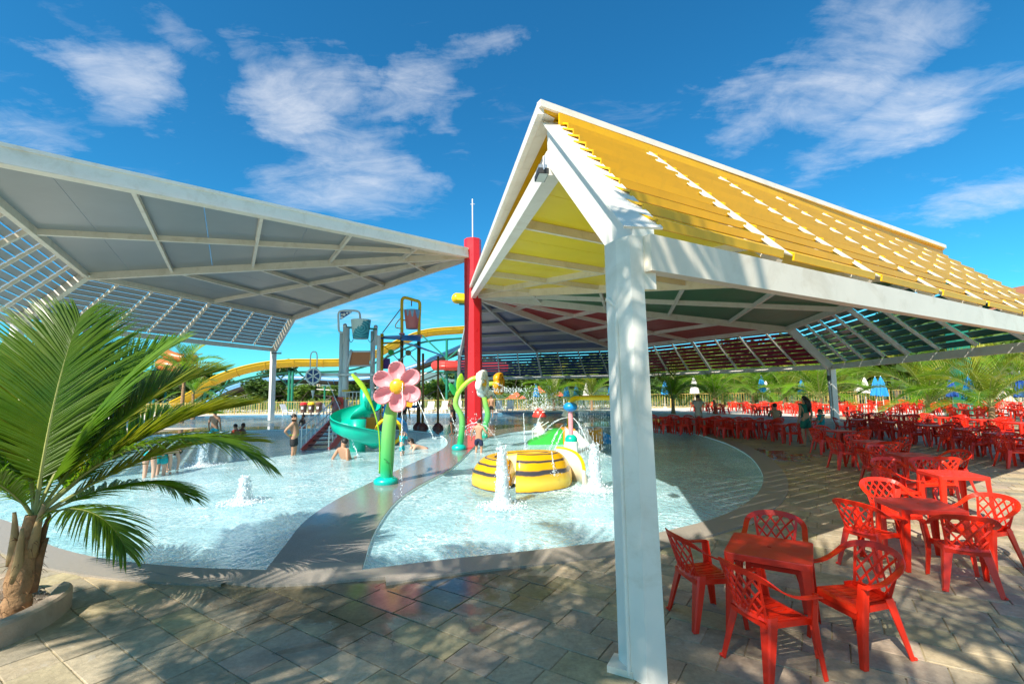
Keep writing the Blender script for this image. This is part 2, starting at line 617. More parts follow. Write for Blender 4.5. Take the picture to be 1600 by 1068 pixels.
def paving_mat(name, joints):
    """split sandstone: grey, olive, buff and purple slabs, worn and partly wet"""
    m = bpy.data.materials.new(name)
    m.use_nodes = True
    t = m.node_tree
    ln = t.links.new
    b = t.nodes['Principled BSDF']
    geo = N(t, 'ShaderNodeNewGeometry')
    oi = N(t, 'ShaderNodeObjectInfo')
    at = N(t, 'ShaderNodeAttribute', attribute_name='tint')
    ad = N(t, 'ShaderNodeMath', operation='ADD')
    ln(oi.outputs['Random'], ad.inputs[0]); ln(at.outputs['Fac'], ad.inputs[1])
    fr = N(t, 'ShaderNodeMath', operation='FRACT')
    ln(ad.outputs[0], fr.inputs[0])
    cr = N(t, 'ShaderNodeValToRGB')
    el = cr.color_ramp.elements
    stops = [(0.0, (0.297, 0.250, 0.172)), (0.18, (0.386, 0.316, 0.215)), (0.34, (0.347, 0.301, 0.172)), (0.5, (0.431, 0.337, 0.215)),
             (0.64, (0.370, 0.286, 0.219)), (0.8, (0.269, 0.245, 0.176)), (1.0, (0.482, 0.388, 0.262))]
    el[0].position, el[0].color = stops[0][0], (*stops[0][1], 1)
    el[1].position, el[1].color = stops[-1][0], (*stops[-1][1], 1)
    for p, c in stops[1:-1]:
        e = el.new(p); e.color = (*c, 1)
    ln(fr.outputs[0], cr.inputs[0])
    # large stains and fine grain in place coordinates
    n1 = N(t, 'ShaderNodeTexNoise', ins={'Scale': 1.9, 'Detail': 9, 'Roughness': 0.68, 'Distortion': 0.8})
    ln(geo.outputs['Position'], n1.inputs[0])
    n2 = N(t, 'ShaderNodeTexNoise', ins={'Scale': 22, 'Detail': 8, 'Roughness': 0.75})
    ln(geo.outputs['Position'], n2.inputs[0])
    mr = N(t, 'ShaderNodeMapRange', ins={'From Min': 0.3, 'From Max': 0.7, 'To Min': 0.68, 'To Max': 1.34})
    ln(n1.outputs['Fac'], mr.inputs[0])
    mr2 = N(t, 'ShaderNodeMapRange', ins={'From Min': 0.25, 'From Max': 0.75, 'To Min': 0.72, 'To Max': 1.3})
    ln(n2.outputs['Fac'], mr2.inputs[0])
    mm = N(t, 'ShaderNodeMath', operation='MULTIPLY')
    ln(mr.outputs[0], mm.inputs[0]); ln(mr2.outputs[0], mm.inputs[1])
    sc = N(t, 'ShaderNodeVectorMath', operation='SCALE')
    ln(cr.outputs[0], sc.inputs[0]); ln(mm.outputs[0], sc.inputs['Scale'])
    # lime bloom / lichen patches
    n3 = N(t, 'ShaderNodeTexNoise', ins={'Scale': 3.4, 'Detail': 11, 'Roughness': 0.78, 'Distortion': 1.4})
    ln(geo.outputs['Position'], n3.inputs[0])
    mr3 = N(t, 'ShaderNodeMapRange', ins={'From Min': 0.58, 'From Max': 0.66, 'To Min': 0, 'To Max': 0.5})
    ln(n3.outputs['Fac'], mr3.inputs[0])
    mx = N(t, 'ShaderNodeMix', data_type='RGBA')
    mx.inputs['B'].default_value = (0.46, 0.44, 0.39, 1)
    ln(sc.outputs[0], mx.inputs['A']); ln(mr3.outputs[0], mx.inputs['Factor'])
    # water lying on the slabs in front of the pool corner: darker and mirror smooth
    wet = N(t, 'ShaderNodeVectorMath', operation='DISTANCE')
    mpw = N(t, 'ShaderNodeMapping', ins={'Scale': (1.0, 1.35, 1.0)})
    ln(geo.outputs['Position'], mpw.inputs[0])
    ln(mpw.outputs[0], wet.inputs[0]); wet.inputs[1].default_value = (-1.6, 5.9 * 1.35, 0)
    wr = N(t, 'ShaderNodeMapRange', ins={'From Min': 0.6, 'From Max': 3.1, 'To Min': 0.80, 'To Max': 0.0})
    ln(wet.outputs['Value'], wr.inputs[0])
    # second wet patch beside the right pool
    wet2 = N(t, 'ShaderNodeVectorMath', operation='DISTANCE')
    ln(geo.outputs['Position'], wet2.inputs[0]); wet2.inputs[1].default_value = (7.6, 15.5, 0)
    wr2 = N(t, 'ShaderNodeMapRange', ins={'From Min': 0.3, 'From Max': 3.4, 'To Min': 0.62, 'To Max': 0.0})
    ln(wet2.outputs['Value'], wr2.inputs[0])
    mxw = N(t, 'ShaderNodeMath', operation='MAXIMUM')
    ln(wr.outputs[0], mxw.inputs[0]); ln(wr2.outputs[0], mxw.inputs[1])
    n4 = N(t, 'ShaderNodeTexNoise', ins={'Scale': 1.5, 'Detail': 6, 'Roughness': 0.6, 'Distortion': 0.7})
    ln(geo.outputs['Position'], n4.inputs[0])
    aw = N(t, 'ShaderNodeMath', operation='ADD')
    ln(mxw.outputs[0], aw.inputs[0]); ln(n4.outputs['Fac'], aw.inputs[1])
    wm_ = N(t, 'ShaderNodeMapRange', ins={'From Min': 0.78, 'From Max': 0.95})
    ln(aw.outputs[0], wm_.inputs[0])
    dk = N(t, 'ShaderNodeMapRange', ins={'To Min': 1.0, 'To Max': 0.50})
    ln(wm_.outputs[0], dk.inputs[0])
    fin = N(t, 'ShaderNodeVectorMath', operation='SCALE')
    ln(mx.outputs['Result'], fin.inputs[0]); ln(dk.outputs[0], fin.inputs['Scale'])
    ln(fin.outputs[0], b.inputs['Base Color'])
    rr = N(t, 'ShaderNodeMapRange', ins={'To Min': 0.62, 'To Max': 0.045})
    ln(wm_.outputs[0], rr.inputs[0])
    ln(rr.outputs[0], b.inputs['Roughness'])
    bs = N(t, 'ShaderNodeMapRange', ins={'To Min': 0.55, 'To Max': 0.05})
    ln(wm_.outputs[0], bs.inputs[0])
    bp = N(t, 'ShaderNodeBump', ins={'Distance': 0.012})
    ln(bs.outputs[0], bp.inputs['Strength'])
    nb = N(t, 'ShaderNodeMath', operation='ADD')
    ln(n2.outputs['Fac'], nb.inputs[0]); ln(n3.outputs['Fac'], nb.inputs[1])
    ln(nb.outputs[0], bp.inputs['Height'])
    ln(bp.outputs[0], b.inputs['Normal'])
    if joints:
        br = N(t, 'ShaderNodeTexBrick', ins={'Scale': 1.0, 'Mortar Size': 0.012, 'Brick Width': 0.55, 'Row Height': 0.34, 'Mortar': (0.25, 0.25, 0.25, 1), 'Color1': (1, 1, 1, 1), 'Color2': (0.8, 0.8, 0.8, 1)})
        mpb = N(t, 'ShaderNodeMapping', ins={'Rotation': (0, 0, 0.584)})
        ln(geo.outputs['Position'], mpb.inputs[0]); ln(mpb.outputs[0], br.inputs[0])
        mu = N(t, 'ShaderNodeVectorMath', operation='MULTIPLY')
        ln(fin.outputs[0], mu.inputs[0]); ln(br.outputs[0], mu.inputs[1])
        ln(mu.outputs[0], b.inputs['Base Color'])
    return m


M_['paving'] = paving_mat('split_sandstone_paving', False)
M_['paving_far'] = paving_mat('split_sandstone_paving_far', True)
M_['grout'] = mat('paving_joint_sand', (0.10, 0.09, 0.075), 0.9, var=0.3, scale=20, coords='Object')
M_['concrete'] = mat('pale_concrete_deck', (0.62, 0.58, 0.50), 0.7, var=0.12, scale=0.8, bump=0.2, bscale=40)
M_['earth'] = mat('dry_grass_ground', (0.12, 0.13, 0.055), 0.9, var=0.5, scale=0.2)


def granite(name, base, wetr):
    m = mat(name, base, wetr, var=0.35, scale=70, bump=0.12, bscale=120, rvar=0.12)
    return m


M_['coping'] = granite('speckled_granite_coping', (0.30, 0.265, 0.225), 0.42)

# divider and walkway of wet polished granite
def divider_mat():
    m = mat('wet_granite', (0.22, 0.20, 0.185), 0.2, var=0.4, scale=55, bump=0.06, bscale=60)
    t = m.node_tree; ln = t.links.new; b = t.nodes['Principled BSDF']
    geo = N(t, 'ShaderNodeNewGeometry')
    sp = N(t, 'ShaderNodeSeparateXYZ'); ln(geo.outputs['Position'], sp.inputs[0])
    no = N(t, 'ShaderNodeTexNoise', ins={'Scale': 0.9, 'Detail': 5}); ln(geo.outputs['Position'], no.inputs[0])
    a = N(t, 'ShaderNodeMath', operation='MULTIPLY_ADD', ins={1: 2.5}); ln(no.outputs['Fac'], a.inputs[0]); ln(sp.outputs['Y'], a.inputs[2])
    mr = N(t, 'ShaderNodeMapRange', ins={'From Min': 8.6, 'From Max': 10.4, 'To Min': 0.42, 'To Max': 0.06}); ln(a.outputs[0], mr.inputs[0])
    ln(mr.outputs[0], b.inputs['Roughness'])
    return m


M_['divider'] = divider_mat()
M_['pool_tile'] = mat('pale_pool_plaster', (0.80, 0.93, 0.96), 0.5, var=0.07, scale=1.6)
M_['pool_deep'] = mat('blue_pool_plaster', (0.12, 0.34, 0.50), 0.5, var=0.1, scale=0.7)


def water_mat(name, tint, milk, milk_col, bump_s, foam):
    m = bpy.data.materials.new(name)
    m.use_nodes = True
    t = m.node_tree
    t.nodes.clear()
    ln = t.links.new
    o = N(t, 'ShaderNodeOutputMaterial')
    geo = N(t, 'ShaderNodeNewGeometry')
    mp = N(t, 'ShaderNodeMapping', ins={'Scale': (1.0, 0.8, 1.0), 'Rotation': (0, 0, 0.3)})
    ln(geo.outputs['Position'], mp.inputs[0])
    w1 = N(t, 'ShaderNodeTexNoise', ins={'Scale': 3.2, 'Detail': 4, 'Roughness': 0.6, 'Distortion': 1.6})
    w2 = N(t, 'ShaderNodeTexNoise', ins={'Scale': 11.0, 'Detail': 4, 'Roughness': 0.62, 'Distortion': 1.2})
    ln(mp.outputs[0], w1.inputs[0]); ln(mp.outputs[0], w2.inputs[0])
    ad = N(t, 'ShaderNodeMath', operation='MULTIPLY_ADD', ins={1: 0.45})
    ln(w2.outputs['Fac'], ad.inputs[0]); ln(w1.outputs['Fac'], ad.inputs[2])
    bp = N(t, 'ShaderNodeBump', ins={'Strength': 1.0, 'Distance': bump_s})
    ln(ad.outputs[0], bp.inputs['Height'])
    gl = N(t, 'ShaderNodeBsdfGlossy', ins={'Roughness': 0.04})
    ln(bp.outputs[0], gl.inputs['Normal'])
    fr = N(t, 'ShaderNodeFresnel', ins={'IOR': 1.33})
    ln(bp.outputs[0], fr.inputs['Normal'])
    tr = N(t, 'ShaderNodeBsdfTransparent', ins={'Color': (*tint, 1)})
    df = N(t, 'ShaderNodeBsdfDiffuse', ins={'Color': (*milk_col, 1)})
    ln(bp.outputs[0], df.inputs['Normal'])
    # air bubbles: web-like crests whiten the churned water
    vo = N(t, 'ShaderNodeTexVoronoi', feature='DISTANCE_TO_EDGE', ins={'Scale': 5.5, 'Randomness': 1.0})
    wn = N(t, 'ShaderNodeTexNoise', ins={'Scale': 4.0, 'Detail': 5, 'Roughness': 0.6})
    ln(mp.outputs[0], wn.inputs[0])
    wa = N(t, 'ShaderNodeVectorMath', operation='SCALE', ins={'Scale': 0.55})
    ln(wn.outputs['Color'], wa.inputs[0])
    wb = N(t, 'ShaderNodeVectorMath', operation='ADD')
    ln(mp.outputs[0], wb.inputs[0]); ln(wa.outputs[0], wb.inputs[1])
    ln(wb.outputs[0], vo.inputs['Vector'])
    m1 = N(t, 'ShaderNodeMapRange', ins={'From Min': 0.0, 'From Max': 0.09, 'To Min': 1.0, 'To Max': 0.0})
    ln(vo.outputs['Distance'], m1.inputs[0])
    n5 = N(t, 'ShaderNodeTexNoise', ins={'Scale': 0.55, 'Detail': 7, 'Roughness': 0.65})
    ln(geo.outputs['Position'], n5.inputs[0])
    m2 = N(t, 'ShaderNodeMapRange', ins={'From Min': 0.38, 'From Max': 0.62})
    ln(n5.outputs['Fac'], m2.inputs[0])
    m3 = N(t, 'ShaderNodeMapRange', ins={'From Min': 0.50, 'From Max': 0.72})
    ln(w2.outputs['Fac'], m3.inputs[0])
    mx = N(t, 'ShaderNodeMath', operation='MAXIMUM')
    ln(m1.outputs[0], mx.inputs[0]); ln(m3.outputs[0], mx.inputs[1])
    mu = N(t, 'ShaderNodeMath', operation='MULTIPLY')
    ln(mx.outputs[0], mu.inputs[0]); ln(m2.outputs[0], mu.inputs[1])
    fo = N(t, 'ShaderNodeMath', operation='MULTIPLY_ADD', ins={1: foam, 2: milk})
    fo.use_clamp = True
    ln(mu.outputs[0], fo.inputs[0])
    foamc = N(t, 'ShaderNodeMix', data_type='RGBA')
    foamc.inputs['A'].default_value = (*milk_col, 1)
    foamc.inputs['B'].default_value = (0.82, 0.88, 0.88, 1)
    ln(mu.outputs[0], foamc.inputs['Factor'])
    ln(foamc.outputs['Result'], df.inputs['Color'])
    s1 = N(t, 'ShaderNodeMixShader')
    ln(fo.outputs[0], s1.inputs[0]); ln(tr.outputs[0], s1.inputs[1]); ln(df.outputs[0], s1.inputs[2])
    s2 = N(t, 'ShaderNodeMixShader')
    ln(fr.outputs[0], s2.inputs[0]); ln(s1.outputs[0], s2.inputs[1]); ln(gl.outputs[0], s2.inputs[2])
    ln(s2.outputs[0], o.inputs[0])
    return m


M_['water'] = water_mat('shallow_pool_water', (0.84, 0.97, 0.99), 0.44, (0.47, 0.84, 0.95), 0.055, 0.80)
M_['water_far'] = water_mat('deeper_pool_water', (0.45, 0.78, 0.88), 0.25, (0.12, 0.36, 0.52), 0.05, 0.35)

# base sheet out to the horizon, with the pools cut out
outer = [V((-1500, -300)), V((1500, -300)), V((1500, 2500)), V((-1500, 2500))]
mb = MB()
v_, f_ = cdt_sheet(outer, [], -0.75, lambda c: True)
mb.add(v_, f_)
tag(mb.build('ground', M_['earth']), kind='structure')

PATIO = [V(p) for p in ((-45, -14), (40, -14), (75, 20), (75, 62), (-45, 62))]
mb = MB()
v_, f_ = cdt_sheet(PATIO, POOLS, -0.022, lambda c: not in_pool(c))
mb.add(v_, f_)
sub = tag(mb.build('paving_bed', M_['grout']), kind='structure')

# light concrete deck beyond the far pool and far to the right
deck_poly = [V(p) for p in ((-44.9, 29.5), (-30, 29.2), (-20, 29.6), (-10, 29.3), (-4.0, 29.0), (-1, 28.0), (3, 28.9), (8, 30), (12, 33), (24, 33.5), (30, 32), (50, 25), (74.8, 25), (74.8, 61.8), (-44.9, 61.8))]
mb = MB()
v_, f_ = cdt_sheet(deck_poly, [far_pool], 0.012, lambda c: inside(c, deck_poly) and not inside(c, far_pool))
mb.add(v_, f_)
tag(mb.build('deck', M_['concrete']), kind='structure')

# flooded dark walkway between the pools: everything enclosed by this outline that is not pool
walk_poly = g2((384, 896), (400, 903), (480, 909), (560, 905), (585, 896)) + [V((-1.0, 6.7)), V((-1.6, 12)), V((-0.3, 15)), V((2.0, 24)), V((6, 26.2)), V((8.6, 28.5)), V((10.6, 33.0)), V((4, 29.9)), V((-5.5, 30.3)), V((-20, 30.9)), V((-21, 25.0)), V((-12, 24)), V((-6, 18)), V((-5.5, 11))]
mb = MB()
v_, f_ = cdt_sheet(walk_poly, POOLS, 0.0225, lambda c: inside(c, walk_poly) and not in_pool(c))
mb.add(v_, f_)
tag(mb.build('walkway', M_['divider']), kind='structure')

# strip of granite where the walkway meets the two rims
patch = g2((160, 884), (240, 897), (318, 908), (400, 917), (494, 914), (561, 907), (640, 901), (726, 895), (726, 862), (600, 870), (565, 882), (415, 882), (200, 862), (160, 862))
mb = MB()
v_, f_ = cdt_sheet(patch, POOLS, 0.0265, lambda c: inside(c, patch) and not in_pool(c))
mb.add(v_, f_)
for i in range(8):
    a, b = patch[i], patch[i + 1] if i < 7 else patch[8]
    mb.add([(a.x, a.y, .0265), (b.x, b.y, .0265), (b.x, b.y, -.03), (a.x, a.y, -.03)], [(0, 1, 2, 3)])
tag(mb.build('coping_strip', M_['coping']), kind='structure')
# coping rings
for poly, w, nm in ((right_pool, 0.50, 'pool_coping'), (left_pool, 0.45, 'pool_coping'), (far_pool, 0.5, 'pool_coping')):
    mb = MB()
    outp = offset_poly(poly, w)
    n = len(poly)
    zt = {id(right_pool): 0.0245, id(left_pool): 0.0235, id(far_pool): 0.021}[id(poly)]
    if poly is far_pool:
        idx = range(n)
    else:
        # leave the coping off along the flooded divider, where the walkway itself is the edge
        idx = [i for i in range(n) if not (inside((poly[i] + outp[i]) / 2, walk_poly) or inside((poly[(i + 1) % n] + outp[(i + 1) % n]) / 2, walk_poly))]
    for i in idx:
        j = (i + 1) % n
        a, b, c, d = poly[i], poly[j], outp[j], outp[i]
        mb.add([(a.x, a.y, zt), (b.x, b.y, zt), (c.x, c.y, zt), (d.x, d.y, zt), (c.x, c.y, -0.02), (d.x, d.y, -0.02)],
               [(3, 2, 1, 0), (2, 3, 5, 4)])
    tag(mb.build(nm, M_['coping']), kind='structure')

# basins
for poly, mt, dz, nm in ((right_pool, 'pool_tile', -0.30, 'right_pool_basin'), (left_pool, 'pool_tile', -0.33, 'left_pool_basin'), (far_pool, 'pool_deep', -0.70, 'far_pool_basin')):
    mb = MB()
    v_, f_ = cdt_sheet(poly, [], dz, lambda c: inside(c, poly))
    mb.add(v_, f_)
    n = len(poly)
    for i in range(n):
        j = (i + 1) % n
        a, b = poly[i], poly[j]
        mb.add([(a.x, a.y, dz), (b.x, b.y, dz), (b.x, b.y, 0.012), (a.x, a.y, 0.012)], [(0, 3, 2, 1)])
    tag(mb.build('pool_basin', M_[mt]), kind='structure')
for poly, mt, z in ((right_pool, 'water', -0.035), (left_pool, 'water', -0.035), (far_pool, 'water_far', -0.04)):
    mb = MB()
    v_, f_ = cdt_sheet(poly, [], z, lambda c: inside(c, poly))
    mb.add(v_, f_)
    tag(mb.build('water', M_[mt]), kind='structure')

# ---- stone slabs: courses 0.34 m wide, random lengths
TH = -0.584
tu = V((cos(TH), sin(TH))); tw = V((-sin(TH), cos(TH)))
rnd = random.Random(11)
PL = V((-5.5, 4.6))  # planter centre
tiles = []
for row in range(-45, 72):
    w0 = 0.012 + row * 0.3405
    uu = -30 + rnd.random() * 0.5
    while uu < 36:
        ln_ = rnd.choice((0.34, 0.42, 0.5, 0.56, 0.62, 0.72))
        c = tu * (uu + ln_ / 2) + tw * (w0 + 0.17)
        if 1.2 < c.y < 30 and -16 < c.x < 24 and abs(c.x) < c.y * 1.25 + 2.5:
            cs = [tu * (uu + a * ln_) + tw * (w0 + b * 0.34) for a, b in ((0, 0), (1, 0), (1, 1), (0, 1))]
            if not any(in_pool(p) for p in cs) and not in_pool(c) and not inside(c, deck_poly) and not (inside(c, walk_poly) and c.y > 8):
                tiles.append((c.length, c, ln_))
        uu += ln_
tiles.sort(key=lambda q: q[0])


def slab(mbx, c, l, jitter, M=None, ch=0.005):
    l2, w2 = l / 2 - 0.004 - jitter.random() * 0.003, 0.17 - 0.004 - jitter.random() * 0.003
    z0 = jitter.uniform(-0.0014, 0.0014)
    top = []
    for sx, sy in ((-1, -1), (1, -1), (1, 1), (-1, 1)):
        top.append(V((sx * (l2 - ch) + jitter.uniform(-.003, .003), sy * (w2 - ch) + jitter.uniform(-.003, .003), z0 + jitter.uniform(-.0012, .0012))))
    mid = [V((sx * l2, sy * w2, z0 - ch * 0.7)) for sx, sy in ((-1, -1), (1, -1), (1, 1), (-1, 1))]
    bot = [V((p.x, p.y, -0.021)) for p in mid]
    pts = top + mid + bot
    R = Matrix.Rotation(TH, 3, 'Z')
    pts = [R @ p + (V((c.x, c.y, 0)) if M is None else V((0, 0, 0))) for p in pts]
    f = [(0, 1, 2, 3)]
    for i in range(4):
        j = (i + 1) % 4
        f += [(4 + i, 4 + j, j, i), (8 + i, 8 + j, 4 + j, 4 + i)]
    mbx.add(pts, f)


paving = sub
variants = {}
seen = 0
rest = MB()
tints = []
for dist, c, l in tiles:
    visible = abs(c.x + 0.0) < c.y * 1.12 + 0.3 and c.y > 3.1
    if visible and seen < 300:
        key = (l, rnd.randrange(4))
        if key not in variants:
            q = MB(); slab(q, c, l, rnd, M=1)
            o = q.build('stone_slab', M_['paving'], paving)
            variants[key] = o.data
        else:
            o = link_mesh('stone_slab', variants[key], paving)
        o.location = (c.x, c.y, rnd.uniform(-0.0015, 0.0015))
        o.rotation_euler = (rnd.uniform(-.004, .004), rnd.uniform(-.004, .004), rnd.uniform(-.004, .004))
        seen += 1
    else:
        slab(rest, c, l, rnd)
        tints += [rnd.random()] * 12
o = rest.build('stone_slabs', M_['paving'], paving)
tag(o, kind='stuff')
at_ = o.data.attributes.new('tint', 'FLOAT', 'POINT')
at_.data.foreach_set('value', tints)
# beyond the slabs: paved sheet
mb = MB()
far_pav = [V(p) for p in ((-44, -13.9), (39, -13.9), (74, 20), (74, 25), (50, 24.9), (30, 31.9), (24, 33.4), (12, 32.9), (8, 29.9), (-44, 29.1))]
near_box = [V(p) for p in ((-15.6, 0.9), (20, 0.9), (23.7, 14), (23.7, 29.8), (-15.6, 29.8))]
v_, f_ = cdt_sheet(far_pav, POOLS, -0.010, lambda c: inside(c, far_pav) and not in_pool(c))
mb.add(v_, f_)
tag(mb.build('paving', M_['paving_far']), kind='structure')
# gravelly strips of granite chippings set around the pool fronts are part of the coping


# ------------------------------------------------------------------ canopies
def bil(a, b, c, d, u, v):
    """a-b upper edge, d-c lower edge"""
    return (a * (1 - u) + b * u) * (1 - v) + (d * (1 - u) + c * u) * v


RF = 0.868


def roof_section(parent, k, zc, zr, ze, panel, slat, frame, label, slats_as_parts=True, both_edges=(True, True), first=True):
    """one coloured petal of the octagon: flat ceiling + louvred skirt"""
    P = V((OCT_C.x, OCT_C.y, zc))
    Ra, Rb = octv(k, RF, zr), octv(k + 1, RF, zr)
    Ea, Eb = octv(k, 1.0, ze), octv(k + 1, 1.0, ze)
    # start radial beams at the face of the column
    def pt(t, s):
        return P + (Ra - P) * t * (1 - s) + (Rb - P) * t * s
    nrm = (Ra - P).cross(Rb - P).normalized()
    if nrm.z < 0: nrm = -nrm
    # ridge member is the section's own mesh
    q = MB()
    q.beam(Ra, Rb, 0.20, 0.54 if k < 4 else 0.40, off=0.08 if k < 4 else 0.01)
    root = q.build('roof_section', frame, parent)
    tag(root, label)
    # edge fascia
    q = MB()
    q.beam(Ea, Eb, 0.12, 0.30, off=0.13)
    q.build('eave_beam', frame, root)
    ts = [0.02] + [0.173 * i for i in range(1, 5)] + [0.865 / 0.865]
    fr = [0.02, 0.2, 0.4, 0.6, 0.8, 1.0]
    # radial beams
    for s, on in ((0.0, both_edges[0]), (1.0, both_edges[1])):
        if on:
            q = MB(); q.beam(pt(0.025, s), pt(1.0, s), 0.20, 0.36, up=nrm, off=-0.10); q.build('radial_beam', frame, root)
    q = MB(); q.beam(pt(0.03, 0.5), pt(1.0, 0.5), 0.14, 0.22, up=nrm, off=-0.04); q.build('radial_beam', frame, root)
    for f in fr[1:-1]:
        q = MB(); q.beam(pt(f, 0.0), pt(f, 1.0), 0.12, 0.20, up=nrm, off=-0.035); q.build('purlin', frame, root)
    # ceiling sheets, each split once more by a seam
    for i in range(5):
        f0, f1 = fr[i], fr[i + 1]
        for s0, s1 in ((0, .5), (.5, 1)):
            q = MB()
            g = 0.0
            nseam = 2 if i > 1 else 1
            for h in range(nseam):
                a0 = f0 + (f1 - f0) * h / nseam + (0.0009 if h else 0)
                a1 = f0 + (f1 - f0) * (h + 1) / nseam
                q.plate([pt(a0, s0), pt(a1, s0), pt(a1, s1), pt(a0, s1)], 0.05 + 0.002 * h, up=nrm)
            o = q.build('ceiling_panel', panel, root, M=Matrix.Translation(nrm * 0.068))
    # the skirt lies on top of the ridge and eave members
    lf = 0.42 if k < 4 else 0.20
    Ra, Rb = Ra + V((0, 0, lf)), Rb + V((0, 0, lf))
    Ea, Eb = Ea + V((0, 0, .27)), Eb + V((0, 0, .27))
    snrm = (Rb - Ra).cross(Ea - Ra).normalized()
    if snrm.z < 0: snrm = -snrm
    if k != 0 or True:
        for s in (0.0, 1.0):
            if (s == 0.0 and both_edges[0] and not (k == 0)) or (s == 1.0 and both_edges[1]):
                a, b = (Ra, Ea) if s == 0 else (Rb, Eb)
                q = MB(); q.beam(a, b, 0.26, 0.42, up=snrm, off=-0.20); q.build('hip_beam', frame, root)
    nb = 8
    for i in range(1, nb):
        a = Ra + (Rb - Ra) * i / nb; b = Ea + (Eb - Ea) * i / nb
        b = a.lerp(b, 0.965)
        big = i == 4
        q = MB()
        fw_ = (0.28 if big else 0.22) if k == 0 else 0.12
        q.beam(a, b, fw_, 0.014, up=snrm, off=0.10 if k == 0 else 0.03)      # wide flat the slats lie on
        q.beam(a, b, 0.16 if big else 0.075, 0.16 if big else 0.09, up=snrm, off=-0.06 if big else -0.022)
        q.build('rib', frame, root)
    # slats
    ns = 11
    side = (Eb - Ea).normalized()
    outward = V((snrm.x, snrm.y, 0)).normalized()
    slope = radians(30 if k == 0 else (38 if k < 4 else 44))
    sd = outward * cos(slope) - V((0, 0, 1)) * sin(slope)   # down along the slat
    sn = side.cross(sd).normalized()
    if sn.z < 0: sn = -sn
    joined = MB()
    for i in range(nb):
        q = joined if not slats_as_parts else None
        for j in range(ns):
            v = (j + (0.27 if k == 0 else 0.36)) / ns
            u0 = i / nb; u1 = (i + 1) / nb
            c0 = bil(Ra, Rb, Eb, Ea, u0, v); c1 = bil(Ra, Rb, Eb, Ea, u1, v)
            ln_ = (c1 - c0).length
            ins = (0.10 if k == 0 else 0.05) if i > 0 else 0.08
            a = c0 + side * ins + snrm * 0.075
            b = c1 - side * (0.10 if k == 0 else 0.05) + snrm * 0.075
            if (b - a).dot(side) < 0.1: continue
            q = joined if not slats_as_parts else MB()
            # shallow folded profile: blade + turned down lower lip
            h = 0.145 if k == 0 else (0.128 if k < 4 else 0.132)
            A0, B0 = a - sd * h, b - sd * h
            A1, B1 = a + sd * h, b + sd * h
            lip = -V((0, 0, 1)) * (0.055 if k == 0 else 0.018) - outward * 0.004
            tn = sn * 0.022
            q.hexa([A1, B1, B0, A0, A1 + tn, B1 + tn, B0 + tn, A0 + tn])
            A2 = A1 + tn; B2 = B1 + tn
            q.hexa([A1 + lip, B1 + lip, B1 + lip - outward * 0.02, A1 + lip - outward * 0.02, A2, B2, B2 - outward * 0.02, A2 - outward * 0.02])
            if slats_as_parts:
                q.build('slat', slat, root)
    if not slats_as_parts:
        tag(joined.build('slats', slat, root), kind='stuff')
    return root


def small_flood(name, loc, rz, label, size=0.45, tilt=0.5):
    r = empty(name, loc, rz, label, 'floodlight')
    T = Matrix.Rotation(-tilt, 3, 'X')
    q = MB(); q.box((0, 0, -0.10), (size, size * 0.5, 0.07), M=None)
    q.build('housing', M_['dark'], r)
    q = MB()
    for i in range(7):
        q.box((-size / 2 + 0.05 + i * (size - 0.1) / 6, 0, -0.035), (0.012, size * 0.4, 0.07))
    q.build('cooling_fins', M_['steel'], r)
    q = MB(); q.box((0, 0, -0.139), (size * 0.9, size * 0.42, 0.006)); q.build('lens', M_['glass_lamp'], r)
    q = MB(); q.tube([(-size / 2 - .02, 0, -.1), (-size / 2 - .02, 0, 0.07), (size / 2 + .02, 0, 0.07), (size / 2 + .02, 0, -.1)], 0.012, 6); q.build('bracket', M_['steel'], r)
    return r


# --- right canopy (low): yellow, green, red, blue
ZC, ZR, ZE = 7.42, 5.62, 3.15
rc = empty('canopy', (0, 0, 0), 0, 'low octagonal canopy with yellow, green, red and blue louvred sections on white posts', 'canopy')
secs = [roof_section(rc, 0, ZC, ZR, ZE, M_['yellow_panel'], M_['yellow_slat'], M_['bounce_cream_steel'], 'yellow roof section with yellow louvres nearest the camera', both_edges=(True, True)),
        roof_section(rc, 1, ZC, ZR, ZE, M_['green_panel'], M_['green_slat'], M_['white_steel'], 'dark green roof section', both_edges=(False, True)),
        roof_section(rc, 2, ZC, ZR, ZE, M_['red_panel'], M_['red_slat'], M_['white_steel'], 'dark red roof section', both_edges=(False, True)),
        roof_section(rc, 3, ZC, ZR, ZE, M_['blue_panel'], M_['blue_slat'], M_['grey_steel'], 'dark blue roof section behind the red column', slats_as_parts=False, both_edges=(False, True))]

# upper yellow roof sheet with white trim, overhanging
P = V((OCT_C.x, OCT_C.y, ZC)); Ra = octv(0, RF, ZR); Rb = octv(1, RF, ZR)
od = V((cos(OCT_A0 + pi / 8), sin(OCT_A0 + pi / 8), 0))
ld = V((-(Ra - P).y, (Ra - P).x, 0)).normalized() * -1     # to the left of the free edge
if ld.x > 0: ld = -ld
sl = (Ra - P).normalized()
up_ = V((0, 0, 0.27))
A = Ra + od * 0.16 + ld * 0.30 + V((0, 0, 0.55)); B = Rb + od * 0.16 + V((0, 0, 0.575))
Pl = P + ld * 0.16 + up_ + V((0, 0, 0.0)) + sl * 0.5; Pb = P + up_ + (Rb - P).normalized() * 0.5
q = MB(); q.plate([A, B, Pb, Pl], 0.07); q.build('top_sheet', M_['yellow_slat'], secs[0])
q = MB()
dz_ = V((0, 0, -.012))
q.plate([A + dz_, Pl + dz_, P + up_ + sl * .5 + dz_, Ra + V((0, 0, .55)) + dz_], .008); q.build('soffit', M_['white_steel'], secs[0])
q = MB()
q.beam(A + V((0, 0, .09)) - (B - A).normalized() * .03, B + V((0, 0, .09)), 0.10, 0.10)
